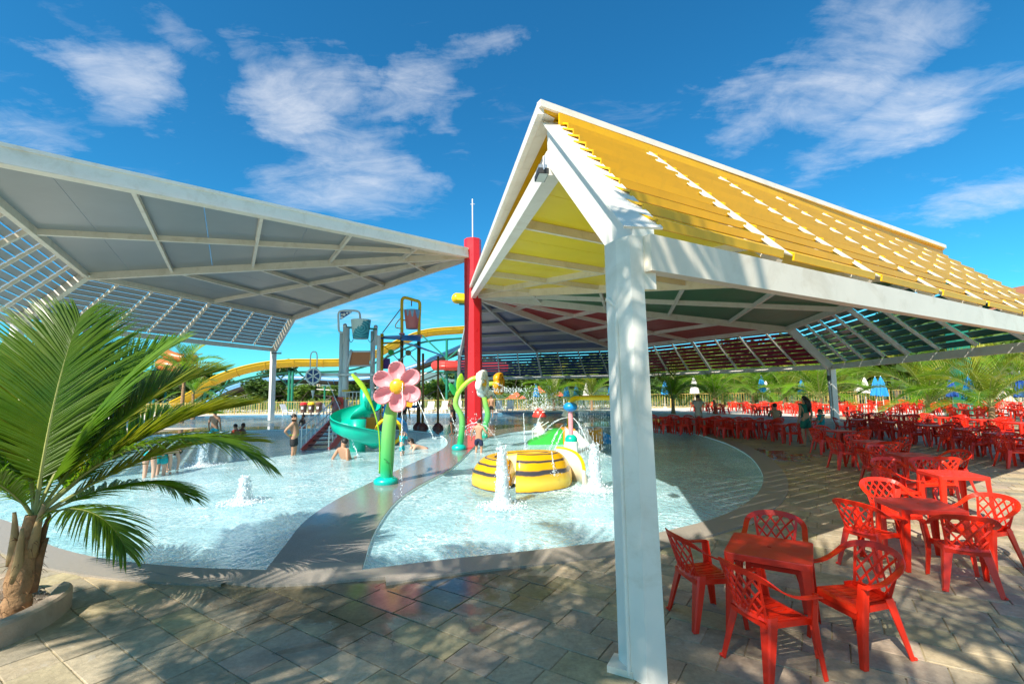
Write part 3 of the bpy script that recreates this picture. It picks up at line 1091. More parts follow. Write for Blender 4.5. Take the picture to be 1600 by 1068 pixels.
q.build('roof_trim', M_['white_steel'], secs[0])
q = MB()
q.beam(Pl + V((0, 0, .04)), A + V((0, 0, .04)), 0.09, 0.17)
q.build('roof_trim', M_['white_steel'], secs[0])
# yellow upstand between skirt and top sheet
q = MB()
u0, u1 = Ra + od * 0.12, Rb + od * 0.12
q.hexa([u0 + V((0, 0, .40)), u1 + V((0, 0, .40)), u1 - od * .03 + V((0, 0, .40)), u0 - od * .03 + V((0, 0, .40)),
        u0 + V((0, 0, .565)), u1 + V((0, 0, .59)), u1 - od * .03 + V((0, 0, .59)), u0 - od * .03 + V((0, 0, .565))])
q.build('upstand', M_['yellow_slat'], secs[0])
# white lower flange along the free edge
q = MB(); q.beam(P + ld * .02 + sl * 0.6 + V((0, 0, -.16)), Ra + ld * .02 + V((0, 0, -.16)), 0.24, 0.34); q.build('edge_beam', M_['white_steel'], secs[0])

# big tapered hip member down to the near column
Ea = octv(0, 1.0, ZE + 0.29)
hd = (Ea - Ra); hd2 = V((hd.x, hd.y, 0)).normalized()
sd_ = V((-hd2.y, hd2.x, 0))
q = MB()
def hp(p, s, dz):
    return p + sd_ * s + V((0, 0, dz))
R1 = Ra + hd2 * -0.12 + V((0, 0, 0.53)); R2 = Ea + hd2 * -0.02 + V((0, 0, 0.05))
q.hexa([hp(R1, -.09, -.66), hp(R2, -.09, -.50), hp(R2, .09, -.50), hp(R1, .09, -.66), hp(R1, -.09, 0), hp(R2, -.09, 0), hp(R2, .09, 0), hp(R1, .09, 0)])
q.build('hip_beam', M_['white_steel'], secs[0])
q = MB()
q.beam(R1 + V((0, 0, .012)), R2 + V((0, 0, .012)), 0.34, 0.02)
q.build('hip_flange', M_['white_steel'], secs[0])

# posts
q = MB()
cA = octv(0, 1.0)
vz = V((0, 0, 1))
outA = V((cos(OCT_A0), sin(OCT_A0), 0)); sA = V((-outA.y, outA.x, 0))
def ring_pts(z, lst):
    return [V((cA.x, cA.y, z)) + outA * a + sA * b for a, b in lst]
# cross-section seen as narrow, middle and wide faces
sec = [(-.05, -.15), (.10, -.135), (.20, -.03), (.12, .16), (-.10, .16), (-.18, 0.0)]
b0 = [V((x, y, 0)) for x, y in ((0.815, 3.97), (0.875, 3.81), (0.965, 3.70), (1.125, 3.725), (1.15, 3.93), (0.98, 4.06))]
t0 = [V((p.x - (.055 if i_ in (3, 4) else .0), p.y, ZE + 0.28)) for i_, p in enumerate(b0)]
n = len(sec)
q.add(b0 + t0, [tuple(reversed(range(n))), tuple(range(n, 2 * n))] + [(i, (i + 1) % n, n + (i + 1) % n, n + i) for i in range(n)])
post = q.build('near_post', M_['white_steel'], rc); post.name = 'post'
q = MB(); pp = V((0.86, 3.82, 0))
q.tube([pp + V((0, 0, 0.02)), pp + V((0, 0, 2.7)), pp + V((0.02, 0.03, 2.86)), pp + V((-.05, .10, 2.95))], 0.018, 8); q.build('conduit', M_['white_steel'], post)
q = MB(); q.box((0.84, 3.93, 0.02), (0.2, 0.2, 0.06), rz=-0.5); q.build('base_plate', M_['bounce_cream_steel'], post)
for k in (1, 2, 3, 4):
    c = octv(k, 0.995)
    q = MB()
    q.box((c.x, c.y, ZE / 2), (0.34, 0.30, ZE), rz=OCT_A0 + k * pi / 4)
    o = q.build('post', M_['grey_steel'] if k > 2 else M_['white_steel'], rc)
    if k == 2:
        q = MB(); q.box((c.x - 0.26, c.y - 0.1, 2.6), (0.12, 0.12, 0.3)); q.build('switch_box', M_['dark'], o)
        q = MB(); q.tube([(c.x - .24, c.y - .1, 0), (c.x - .24, c.y - .1, 3.1)], .05, 6); q.build('downpipe', M_['grey_steel'], o)

fl = small_flood('floodlight', AT(846, 262, 5.85), OCT_A0, 'black floodlight with cooling fins tucked under the peak of the yellow canopy', 0.27)
small_flood('floodlight', octv(2, RF - 0.01, ZR - 0.35), 0.4, 'small dark floodlight under the green and red corner of the low canopy', 0.5)

# --- left canopy (high): light grey
lc = empty('canopy', (0, 0, 0), 0, 'high light grey canopy with open grey louvres on the left', 'canopy')
LZ = (9.62, 8.05, 5.55)
roof_section(lc, 5, *LZ, M_['grey_panel'], M_['grey_slat'], M_['bounce_cream_steel'], 'grey roof section over the far left', both_edges=(True, True))
s6 = roof_section(lc, 6, *LZ, M_['grey_panel'], M_['grey_slat'], M_['bounce_cream_steel'], 'grey roof section nearest on the left', both_edges=(False, True))
P2 = V((OCT_C.x, OCT_C.y, LZ[0])); Rc = octv(7, RF, LZ[1])
e = (Rc - P2).normalized(); l2 = V((-e.y, e.x, 0)).normalized()
q = MB(); q.beam(P2 + e * .5 + V((0, 0, .20)), Rc + V((0, 0, .20)), 0.30, 0.10); q.build('roof_trim', M_['white_steel'], s6)
q = MB(); q.beam(P2 + e * .5 + V((0, 0, -.06)), Rc + V((0, 0, -.06)), 0.22, 0.42); q.build('edge_beam', M_['white_steel'], s6)
q = MB(); q.beam(P2 + e * .5 + V((0, 0, -.284)), Rc + V((0, 0, -.284)), 0.34, 0.025); q.build('edge_flange', M_['bounce_cream_steel'], s6)
for k in (5, 6, 7):
    c = octv(k, 0.995)
    q = MB(); q.box((c.x, c.y, LZ[2] / 2), (0.36, 0.34, LZ[2]), rz=OCT_A0 + k * pi / 4)
    o = q.build('post', M_['white_steel'], lc)
small_flood('floodlight', octv(5, 1.0, LZ[2] - 0.1) + V((0.45, -0.3, 0)), 0.4, 'grey floodlight at the top of the far left canopy post', 0.7)

# red octagonal column with lightning rod
q = MB()
CR = 0.47
q.lathe([(CR, 0.0), (CR, 10.42), (0.02, 10.44)], 8, (OCT_C.x, OCT_C.y, 0), M=Matrix.Rotation(radians(10), 3, 'Z'))
col = q.build('column_shaft', M_['red_pole']); col.name = 'column'
tag(col, 'tall red octagonal steel column rising between the pools where both canopies meet', 'column')
q = MB(); q.tube([(OCT_C.x, OCT_C.y, 10.4), (OCT_C.x, OCT_C.y, 12.75)], 0.035, 6)
q.tube([(OCT_C.x - .12, OCT_C.y, 12.45), (OCT_C.x + .12, OCT_C.y, 12.45)], 0.012, 5)
q.build('lightning_rod', M_['white_steel'], col)
q = MB(); q.lathe([(CR + .012, 8.3), (CR + .012, 8.36)], 8, (OCT_C.x, OCT_C.y, 0), M=Matrix.Rotation(radians(10), 3, 'Z')); q.build('joint_band', M_['red_pole'], col)
q = MB(); q.lathe([(0, .12), (0.75, .12), (.75, 0.0)], 8, (OCT_C.x, OCT_C.y, 0), M=Matrix.Rotation(radians(10), 3, 'Z')); q.build('base', M_['red_pole'], col)
# ------------------------------------------------------------------ red plastic chairs and tables
def ribbon(mb, pts, widths, thick, side_f):
    """swept flat strip; side_f(i) gives the width direction and the normal"""
    n = len(pts)
    ring = []
    for i in range(n):
        s, u = side_f(i)
        w = widths[i] / 2
        ring += [pts[i] + s * w, pts[i] + s * w + u * thick, pts[i] - s * w + u * thick, pts[i] - s * w]
    faces = []
    for i in range(n - 1):
        for j in range(4):
            a = i * 4 + j; b = i * 4 + (j + 1) % 4
            faces.append((a, b, b + 4, a + 4))
    faces.append((3, 2, 1, 0)); faces.append(tuple((n - 1) * 4 + j for j in range(4)))
    mb.add(ring, faces)


def back_surf(u, v):
    """u -1..1 across, v 0..1 upward; returns point on the curved chair back"""
    hw = 0.155 + 0.045 * v
    x = u * hw
    y = -0.205 - 0.115 * v + 0.055 * u * u * (0.5 + 0.5 * v)
    z = 0.435 + 0.335 * v - 0.02 * u * u * v
    return V((x, y, z))


def chair_parts():
    P = {}
    # seat with slits
    q = MB(); q.smooth = False
    ns = 7
    def sp(u, y):
        hw = 0.185 + 0.035 * (y + .2) / .42
        dip = -0.014 * cos(u * pi / 2) * cos((y) * pi / .5)
        fall = -0.03 * max(0, (y - .16) / .06) ** 2
        return V((u * hw, y, 0.43 + dip + fall))
    ys = [-0.21, -0.17, -.06, .06, .15, .19, .225]
    # solid borders and slats: slits run front to back between slats
    for i in range(ns):
        u0, u1 = -1 + 2 * i / ns, -1 + 2 * (i + 1) / ns
        g = 0.035
        for a in range(len(ys) - 1):
            gg = g if 1 <= a <= 3 else 0.0
            p = [sp(u0 + gg, ys[a]), sp(u1 - gg, ys[a]), sp(u1 - gg, ys[a + 1]), sp(u0 + gg, ys[a + 1])]
            q.hexa([x - V((0, 0, .007)) for x in p] + p)
    # apron below the seat edge
    edge = [sp(-1, y) for y in ys] + [sp(u, .225) for u in (-.6, -.2, .2, .6)] + [sp(1, y) for y in reversed(ys)] + [sp(u, -.21) for u in (.5, 0, -.5)]
    n = len(edge)
    for i in range(n):
        a, b = edge[i], edge[(i + 1) % n]
        drop = V((0, 0, -0.045))
        q.add([a, b, b + drop, a + drop], [(0, 1, 2, 3)])
    P['seat'] = q
    # backrest: frame + two families of crossing bars
    q = MB()
    def bar(u0, v0, u1, v1, w, lift, seg=4):
        pts = [back_surf(u0 + (u1 - u0) * t / seg, v0 + (v1 - v0) * t / seg) for t in range(seg + 1)]
        def f(i):
            d = (pts[min(i + 1, seg)] - pts[max(i - 1, 0)]).normalized()
            nn = V((0, -0.95, 0.31))
            s = d.cross(nn).normalized()
            return s, nn
        pts2 = [p + V((0, -lift, lift * .3)) for p in pts]
        ribbon(q, pts2, [w] * (seg + 1), 0.009, f)
    bar(-1, 0, -1, 1, .026, 0, 5); bar(1, 0, 1, 1, .026, 0, 5)
    bar(-1.06, 0.03, 1.06, 0.03, .05, .001, 6)
    W, H = 2.0, 1.0
    nbars = 5
    for i in range(-3, nbars + 1):
        # u from -1..1, v 0..1; slope dv/du = +-0.62
        for sgn in (1, -1):
            u0 = -1 + i * 0.5 + .1
            # line u = u0 + v/0.62
            pts = []
            a = (u0, 0.03); b = (u0 + 1.0 * 1.25, 1.0)
            # clip to -1..1
            t0, t1 = 0.0, 1.0
            du = b[0] - a[0]
            t0 = max(t0, (-1 - a[0]) / du); t1 = min(t1, (1 - a[0]) / du)
            if t1 - t0 < 0.12: continue
            c0 = (a[0] + du * t0, a[1] + .97 * t0); c1 = (a[0] + du * t1, a[1] + .97 * t1)
            bar(sgn * c0[0], c0[1], sgn * c1[0], c1[1], .0185, 0.0012 if sgn > 0 else 0.0, 3)
    P['backrest'] = q
    # top rail sweeping into both arms
    def rail(t):  # t -1..1
        s = abs(t); sg = 1 if t > 0 else -1
        if s < 0.55:
            a = s / 0.55 * pi / 2
            x = 0.275 * sin(a) ** 1.0; y = -0.325 + 0.17 * (1 - cos(a)); z = 0.795 - 0.10 * (1 - cos(a)) ** 1.2
        else:
            k = (s - 0.55) / 0.45
            x = 0.275 + 0.012 * k; y = -0.155 + 0.36 * k; z = 0.695 - 0.075 * sin(min(1, k * 1.5) * pi / 2) + (0.0 if k < .9 else -.01)
        return V((sg * x, y, z))
    tt = [-1 + 2 * i / 30 for i in range(31)]
    pts = [rail(t) for t in tt]
    q = MB()
    def rf(i):
        s = abs(tt[i])
        d = (pts[min(i + 1, 30)] - pts[max(i - 1, 0)]).normalized()
        k = min(1, max(0, (s - 0.3) / 0.35))
        # near the top the band stands upright, on the arms it lies flat
        outd = V((pts[i].x, pts[i].y + 0.05, 0)).normalized()
        want = (V((0, 0, 1)) * (1 - k) * 0.95 + outd * (0.35 + k)).normalized()
        w = (want - d * want.dot(d)).normalized()
        u = d.cross(w).normalized()
        return w, u
    ribbon(q, pts, [0.052] * 31, 0.011, rf)
    # web between the lattice and the rail
    for sg in (-1, 1):
        for k in range(6):
            u0 = sg * (k / 6.0) * 1.0; u1 = sg * ((k + 1) / 6.0) * 1.0
            a, b = back_surf(u0, 0.985), back_surf(u1, 0.985)
            def near(x):
                best = min(pts, key=lambda p: abs(p.x - x) + (10 if p.y > -.1 else 0))
                return best
            c, d = near(u1 * 0.21) + V((0, 0, -.012)), near(u0 * 0.21) + V((0, 0, -.012))
            if sg < 0: a, b, c, d = b, a, d, c
            q.hexa([a, b, c, d, a + V((0, -.008, 0)), b + V((0, -.008, 0)), c + V((0, -.008, 0)), d + V((0, -.008, 0))])
    P['arm_rail'] = q
    # legs: folded profile, wide at the top
    def leg(sx, front):
        q = MB()
        if front:
            stations = [(0.625, .285, .200, .052), (0.42, .262, .205, .062), (0.25, .262, .222, .055), (0.0, .275, .248, .042)]
        else:
            stations = [(0.46, .190, -.190, .085), (0.40, .200, -.205, .085), (0.2, .225, -.245, .066), (0.0, .248, -.285, .046)]
        ring = []
        fy = 1 if front else -1
        for z, x, y, w in stations:
            # L profile: two flanges meeting at an outer rounded corner
            t = 0.010
            cx, cy = sx * x, y
            pf = [(0, -fy * w), (0, -fy * w * .25), (-sx * w * .10, -fy * w * .02), (-sx * w * .32, 0.0), (-sx * w, 0),
                  (-sx * w, -fy * t), (-sx * w * .35, -fy * t), (-sx * t, -fy * w * .3), (-sx * t, -fy * w)]
            ring.append([V((cx + a, cy + b, z)) for a, b in pf])
        k = len(ring[0])
        verts = [p for r in ring for p in r]
        faces = []
        for i in range(len(ring) - 1):
            for j in range(k):
                faces.append((i * k + j, i * k + (j + 1) % k, (i + 1) * k + (j + 1) % k, (i + 1) * k + j))
        faces.append(tuple(range(k))); faces.append(tuple(reversed([(len(ring) - 1) * k + j for j in range(k)])))
        q.add(verts, faces)
        if not front:
            q.ball((sx * .243, -.282, 0.012), (.018, .018, .013), 6, 4)
        return q
    P['legs'] = [leg(sx, fr) for fr in (True, False) for sx in (-1, 1)]
    return P


CP = chair_parts()


def make_chair(simple=False):
    if simple:
        q = MB()
        for k in ('seat', 'backrest', 'arm_rail'):
            q.add(CP[k].v, CP[k].f)
        for l in CP['legs']:
            q.add(l.v, l.f)
        return q.build('plastic_chair', M_['red_plastic'])
    t = empty('plastic_chair')
    CP['seat'].build('seat', M_['red_plastic'], t)
    CP['backrest'].build('backrest', M_['red_plastic'], t)
    CP['arm_rail'].build('arm_rail', M_['red_plastic'], t)
    for l in CP['legs']:
        l.build('leg', M_['red_plastic'], t)
    return t


def table_parts():
    s = 0.34
    top = MB()
    # tabletop with rounded corners and an umbrella hole
    cs = []
    for cx, cy, a0 in ((s - .04, s - .04, 0), (-s + .04, s - .04, 90), (-s + .04, -s + .04, 180), (s - .04, -s + .04, 270)):
        for k in range(4):
            a = radians(a0 + k * 30)
            cs.append((cx + .04 * cos(a), cy + .04 * sin(a)))
    n = len(cs)
    hole = [(0.022 * cos(atan2(y, x)), 0.022 * sin(atan2(y, x))) for x, y in cs]
    z = 0.715
    v = [(x, y, z) for x, y in cs] + [(x, y, z) for x, y in hole] + [(x, y, z - .055) for x, y in cs] + [(x * .3, y * .3, z - .03) for x, y in cs] + [(x, y, z - .03) for x, y in hole] + [(x * 1.006, y * 1.006, z - .006) for x, y in cs]
    f = []
    for i in range(n):
        j = (i + 1) % n
        f += [(i, j, n + j, n + i), (5 * n + i, 5 * n + j, j, i), (2 * n + i, 2 * n + j, 5 * n + j, 5 * n + i), (n + i, n + j, 4 * n + j, 4 * n + i)]
    top.add(v, f)
    legs = []
    for sx, sy in ((1, 1), (-1, 1), (-1, -1), (1, -1)):
        q = MB()
        ring = []
        for zz, ins, w in ((0.70, .002, .085), (0.60, .004, .075), (0.3, -.004, .062), (0.0, -.018, .045)):
            cx, cy = sx * (s - ins), sy * (s - ins)
            t = .01
            pf = [(0, -sy * w), (0, -sy * w * .2), (-sx * w * .2, 0), (-sx * w, 0), (-sx * w, -sy * t), (-sx * w * .3, -sy * t), (-sx * t, -sy * w * .3), (-sx * t, -sy * w)]
            ring.append([V((cx + a, cy + b, zz)) for a, b in pf])
        k = 8
        faces = []
        for i in range(3):
            for j in range(k):
                faces.append((i * k + j, i * k + (j + 1) % k, (i + 1) * k + (j + 1) % k, (i + 1) * k + j))
        faces.append(tuple(range(k))); faces.append(tuple(reversed([3 * k + j for j in range(k)])))
        q.add([p for r in ring for p in r], faces)
        legs.append(q)
    return top, legs


TT, TL = table_parts()


def make_table(simple=False):
    if simple:
        q = MB(); q.add(TT.v, TT.f)
        for l in TL: q.add(l.v, l.f)
        return q.build('plastic_table', M_['red_plastic_faded'])
    t = empty('plastic_table')
    TT.build('tabletop', M_['red_plastic_faded'], t)
    for l in TL:
        l.build('leg', M_['red_plastic'], t)
    return t


_protos = {}
placed = []


def place(kind, x, y, face, label, group=None, tilt=None, z=0.0):
    """face: direction (degrees) the chair looks to"""
    near = sqrt(x * x + y * y) < 15
    key = (kind, near)
    if key not in _protos:
        o = (make_chair if kind == 'chair' else make_table)(not near)
        _protos[key] = o
    else:
        o = copy_tree(_protos[key])
    o.location = (x, y, z + 0.004)
    o.rotation_euler = (0, 0, radians(face - 90 if kind == 'chair' else face))
    tag(o, label, 'chair' if kind == 'chair' else 'table', group)
    if 'group' in o and not group: del o['group']
    placed.append((kind, x, y))
    return o


GC = 'red plastic chairs of the food court'
GT = 'red plastic tables of the food court'
# table nearest the camera
place('table', 2.35, 4.5, -32.7, 'nearest red plastic table, half in shade, right beside the white post', GT)
place('chair', 1.83, 4.72, 10, 'red chair closest to the white post at the nearest table', GC)
place('chair', 2.02, 3.93, 16, 'red chair nearest the camera, seen from behind with its slatted seat', GC)
place('chair', 2.72, 5.10, 237, 'red chair on the pool side of the nearest table, facing the camera', GC)
place('chair', 2.86, 4.16, 192, 'red chair on the right of the nearest table, turned towards the left', GC)
# second table, fully in the sun
place('table', 5.02, 6.0, -13.6, 'bright sunlit red table, second from the white post', GT)
place('chair', 4.33, 5.92, 22, 'sunlit chair left of the second table, lattice back to the camera', GC)
place('chair', 4.90, 5.36, 62, 'sunlit chair in front of the second table casting a lattice shadow', GC)
place('chair', 5.72, 5.95, 190, 'sunlit chair right of the second table at the picture edge', GC)
place('chair', 5.35, 6.85, 262, 'chair beyond the second table with its high arms towards us', GC)
# third table
place('table', 7.25, 7.95, -14, 'third red table in the sun, its shadow reaching the roof line', GT)
place('chair', 6.55, 8.15, 350, 'chair left of the third table, at the edge of the sunlight', GC)
place('chair', 7.0, 8.80, 268, 'chair behind the third table with the sun on its back', GC)
place('chair', 7.65, 8.75, 250, 'orange looking sunlit chair at the far right corner of the third table', GC)

rf_ = random.Random(5)


def table_set(x, y, ang, where, n=4, skip=(), groups=(GC, GT)):
    place('table', x, y, ang, 'red plastic table ' + where, groups[1])
    for i in range(n):
        if i in skip: continue
        a = radians(ang + 90 * i + rf_.uniform(-9, 9))
        d = 0.60 + rf_.uniform(-0.08, 0.14)
        nm = ('right of', 'behind', 'left of', 'in front of')[i]
        place('chair', x + cos(a) * d, y + sin(a) * d, math.degrees(a) + 180 + rf_.uniform(-14, 14), 'red chair %s the table %s' % (nm, where), groups[0])


def gz(px, py):
    p = G(px, py, 0.715); return p.x, p.y
x_, y_ = gz(1425, 710); table_set(x_, y_, -10, 'with a white shine, fourth from the camera')
x_, y_ = gz(1362, 689); table_set(x_, y_, -6, 'fifth from the camera, in the shade')
x_, y_ = gz(1312, 672); table_set(x_, y_, 4, 'just right of the standing woman in green')
x_, y_ = gz(1228, 662); table_set(x_, y_, -3, 'where the bare-backed man sits', skip=(2,))
ORD = ('first', 'second', 'third', 'fourth', 'fifth', 'sixth', 'seventh', 'eighth', 'ninth', 'tenth', 'eleventh')
for i, (px, py) in enumerate(((1345, 655), (1400, 659), (1455, 664), (1512, 670), (1568, 677), (1622, 686))):
    x_, y_ = gz(px, py)
    table_set(x_, y_, -12 + i * 2, '%s from the left in the shaded eave row' % ORD[i])
for i, (px, py) in enumerate(((1030, 652), (1062, 653), (1092, 653), (1124, 655), (1156, 657), (1188, 657))):
    x_, y_ = gz(px, py)
    table_set(x_, y_, rf_.uniform(-8, 8), '%s from the white post behind the pool' % ORD[i])
for i, (px, py) in enumerate(((1352, 646), (1408, 648), (1470, 651), (1535, 655), (1596, 660))):
    x_, y_ = gz(px, py)
    table_set(x_, y_, -8 + i, '%s from the left in the back shaded row' % ORD[i])
# sunlit court beyond, rows from near to far
FAR_G = 'sunlit red tables beyond the shade'
FAR_C = 'sunlit red chairs beyond the shade'
rows = [('nearest sunny row', [(30.5 + 2.5 * i, 22.6 + .2 * i) for i in range(5)]),
        ('second sunny row', [(25.5 + 2.45 * i, 26.6 + .1 * i) for i in range(6)]),
        ('third sunny row', [(18.6 + 2.5 * i, 34.6 - .55 * i) for i in range(9)]),
        ('fourth sunny row', [(16.4 + 2.6 * i, 38.0 - .4 * i) for i in range(9)]),
        ('sunny fence row', [(17.0 + 2.9 * i, 42.5 - .3 * i) for i in range(9)])]
for nm, pts_ in rows:
    for i, (x, y) in enumerate(pts_):
        table_set(x + rf_.uniform(-.35, .35), y + rf_.uniform(-.4, .4), rf_.uniform(-12, 12), '%s from left, %s' % (ORD[i], nm), groups=(FAR_C, FAR_G))


# ------------------------------------------------------------------ closed umbrellas, bins, loungers, fence
M_['cloth_blue'] = mat('blue_umbrella_cloth', (0.015, 0.27, 0.62), 0.75, var=0.12, scale=6)
M_['cloth_white'] = mat('white_umbrella_cloth', (0.78, 0.74, 0.68), 0.8, var=0.1, scale=6)
M_['cloth_navy'] = mat('dark_blue_umbrella_cloth', (0.01, 0.07, 0.30), 0.75, var=0.12, scale=6)
M_['white_plastic'] = mat('white_plastic', (0.82, 0.81, 0.78), 0.35, var=0.04, scale=5)


def make_umbrella(cloth):
    q = MB()
    rr = [0.02, 0.10, 0.17, 0.24, 0.30, 0.33]
    zz = [2.75, 2.55, 2.25, 1.9, 1.55, 1.35]
    n = 24
    vs = []
    for r, z in zip(rr, zz):
        for j in range(n):
            a = 2 * pi * j / n
            f = 1 + 0.22 * cos(8 * a + z) * min(1, (2.75 - z) * 2)
            vs.append((r * f * cos(a), r * f * sin(a), z + (0.05 * cos(8 * a) if r > .32 else 0)))
    fs = [(i * n + j, i * n + (j + 1) % n, (i + 1) * n + (j + 1) % n, (i + 1) * n + j) for i in range(5) for j in range(n)]
    q.add(vs, fs)
    q.smooth = True
    t = empty('umbrella')
    q.build('canopy_cloth', cloth, t)
    p = MB(); p.tube([(0, 0, 0), (0, 0, 2.85)], 0.025, 6); p.build('pole', M_['white_plastic'], t)
    b = MB(); b.lathe([(0, .1), (.2, .09), (.24, 0)], 12); b.build('base', M_['white_plastic'], t)
    return t


UM = {}


def umbrella(px, py, Y, cname, label, s=1.0, rz=0.0):
    c = AT(px, py, Y)
    if cname not in UM:
        o = UM[cname] = make_umbrella(M_[cname])
    else:
        o = copy_tree(UM[cname])
    o.location = (c.x, Y, 0); o.scale = (s, s, s)
    o.rotation_euler = (rf_.uniform(-.03, .03), rf_.uniform(-.03, .03), rf_.uniform(0, 3))
    return tag(o, label, 'umbrella', 'closed umbrellas of the park')


umbrella(838, 614, 53, 'cloth_blue', 'closed blue umbrella left of the red mushroom fountain')
umbrella(885, 616, 50, 'cloth_blue', 'closed blue umbrella above the blue ball of the water pipe', .95)
umbrella(901, 615, 50, 'cloth_blue', 'closed blue umbrella just behind the yellow pipe bend', .95)
umbrella(915, 614, 52, 'cloth_white', 'closed white umbrella right of the yellow pipe bend')
umbrella(954, 613, 50, 'cloth_blue', 'closed blue umbrella touching the white post')
umbrella(1038, 617, 50, 'cloth_blue', 'closed blue umbrella directly right of the white post', 1.05)
umbrella(1086, 615, 46, 'cloth_white', 'closed white umbrella above the woman photographing', 1.15)
umbrella(1115, 618, 60, 'cloth_blue', 'closed blue umbrella half hidden behind a palm trunk')
umbrella(1139, 618, 64, 'cloth_blue', 'small far closed blue umbrella between two palms')
umbrella(1191, 613, 46, 'cloth_blue', 'tall closed bright blue umbrella above the crowded chairs', 1.15)
umbrella(1199, 617, 50, 'cloth_white', 'closed pale umbrella tucked behind the tall blue one')
umbrella(1253, 617, 44, 'cloth_blue', 'closed blue umbrella behind the long haired woman')
umbrella(1340, 612, 50, 'cloth_white', 'closed white umbrella just right of the far canopy post')
umbrella(1352, 614, 44, 'cloth_white', 'taller closed white umbrella right of the far canopy post', 1.05)
umbrella(1368, 618, 36, 'cloth_blue', 'left one of two leaning closed blue umbrellas beside the palm', 1.0)
umbrella(1380, 617, 34, 'cloth_blue', 'right one of two closed blue umbrellas beside the palm', 1.0)
umbrella(1488, 615, 32, 'cloth_navy', 'closed dark blue umbrella between the two big palms', .95)
umbrella(1514, 622, 27, 'cloth_blue', 'wide closed blue umbrella behind the right big palm', .95)
umbrella(1597, 612, 27, 'cloth_navy', 'closed dark blue umbrella at the right edge of the picture', 1.0)

# litter bins
M_['bin'] = mat('brown_bin_plastic', (0.14, 0.075, 0.05), 0.55, var=0.15)
for px, lid, nm in ((474, (0.65, 0.02, 0.02), 'red'), (486, (0.75, 0.48, 0.01), 'yellow'), (498, (0.12, 0.05, 0.03), 'brown')):
    p = AT(px, 648, 45.5)
    t = empty('litter_bin', (p.x, p.y, 0.0), 0, 'brown litter bin with a %s lid by the fence' % nm, 'bin', 'three litter bins by the fence')
    q = MB(); q.smooth = False
    q.lathe([(.0, .25), (.26, .25), (.32, 1.0), (.29, 1.0)], 12); q.build('barrel', M_['bin'], t)
    q = MB(); q.lathe([(.34, .98), (.34, 1.08), (.22, 1.22), (0, 1.25)], 12); q.build('lid', mat('lid_' + nm, lid, .4), t)
    q = MB(); q.box((0, -.305, .7), (.2, .012, .22)); q.build('sticker', M_['white_plastic'], t)
    q = MB(); q.box((0, 0, .12), (.08, .08, .26)); q.box((0, 0, .02), (.4, .4, .04)); q.build('stand', M_['dark'], t)

# white loungers with raised backs
def make_lounger():
    t = empty('sun_lounger')
    q = MB(); q.box((0, -.2, .33), (.62, 1.25, .05)); q.build('seat', M_['white_plastic'], t)
    q = MB()
    M = Matrix.Rotation(radians(-28), 3, 'X')
    for i in range(5):
        q.box(M @ V(((i - 2) * .13, 0, .40)) + V((0, .45, .33)), (.115, .03, .85), M=M)
    q.box(M @ V((0, 0, .82)) + V((0, .45, .33)), (.66, .035, .08), M=M)
    q.build('backrest', M_['white_plastic'], t)
    for sx in (-1, 1):
        for y in (-.7, .45):
            q = MB(); q.box((sx * .28, y, .17), (.07, .08, .33)); q.build('leg', M_['white_plastic'], t)
        q = MB(); q.box((sx * .33, .1, .52), (.06, .5, .03)); q.box((sx * .33, -.12, .42), (.05, .05, .2)); q.build('armrest', M_['white_plastic'], t)
    return t


LG = None
where = ('behind the pink flower stem', 'just right of the pink flower', 'left of the first brown post', 'right of the first brown post',
         'behind the green flower leaves', 'right behind the red column', 'left of the orange flower', 'last to the right of the orange flower')
for i, px in enumerate((641, 651, 672, 694, 715, 762, 780, 797)):
    p = AT(px, 640, 46.8)
    if LG is None: LG = o = make_lounger()
    else: o = copy_tree(LG)
    o.location = (p.x, p.y - .2, 0.0); o.rotation_euler = (0, 0, rf_.uniform(-.08, .08))
    tag(o, 'white plastic lounger with upright back, ' + where[i], 'sun lounger', 'white loungers in front of the fence')
p = AT(512, 642, 46); o = copy_tree(LG); o.location = (p.x + .2, p.y, 0); o.rotation_euler = (0, 0, 1.4)
tag(o, 'white plastic lounger turned sideways beside the litter bins', 'sun lounger', 'white loungers in front of the fence')
p = AT(448, 645, 45); o = copy_tree(LG); o.location = (p.x + .2, p.y, 0); o.rotation_euler = (0, 0, 1.2)
tag(o, 'white plastic lounger left of the litter bins, mostly behind palm leaves', 'sun lounger', 'white loungers in front of the fence')

M_['fence'] = mat('golden_painted_fence', (0.50, 0.35, 0.10), 0.5, var=0.15, scale=4)
def fence(a, b, label, h=1.25, pitch=0.26):
    a, b = V(a), V(b)
    d = (b - a); n = int(d.length / pitch)
    t = empty('fence', (a.x, a.y, 0), 0, label, 'fence')
    a0 = V((0, 0, 0)); b0 = V((d.x, d.y, 0))
    for z in (0.12, h - .05):
        q = MB(); q.beam(a0 + V((0, 0, z)), b0 + V((0, 0, z)), .05, .05); q.build('rail', M_['fence'], t)
    q = MB()
    for i in range(n):
        p = a0 + b0 * (i / n)
        q.box((p.x, p.y, h / 2), (.035, .03, h), rz=atan2(d.y, d.x))
    tag(q.build('pickets', M_['fence'], t), kind='stuff')
    m = max(2, int(d.length / 2.6))
    for i in range(m + 1):
        p = a0 + b0 * (i / m)
        q = MB(); q.box((p.x, p.y, (h + .06) / 2), (.09, .09, h + .06), rz=atan2(d.y, d.x)); q.build('fence_post', M_['fence'], t)
fence((-42, 49.5, 0), (-3.0, 48.6, 0), 'golden picket fence behind the loungers, left of the red column')
fence((-2.4, 48.6, 0), (12.0, 50, 0), 'golden picket fence between the red column and the white post')
fence((14, 50, 0), (38, 48.5, 0), 'golden picket fence behind the crowded chairs', 1.5)
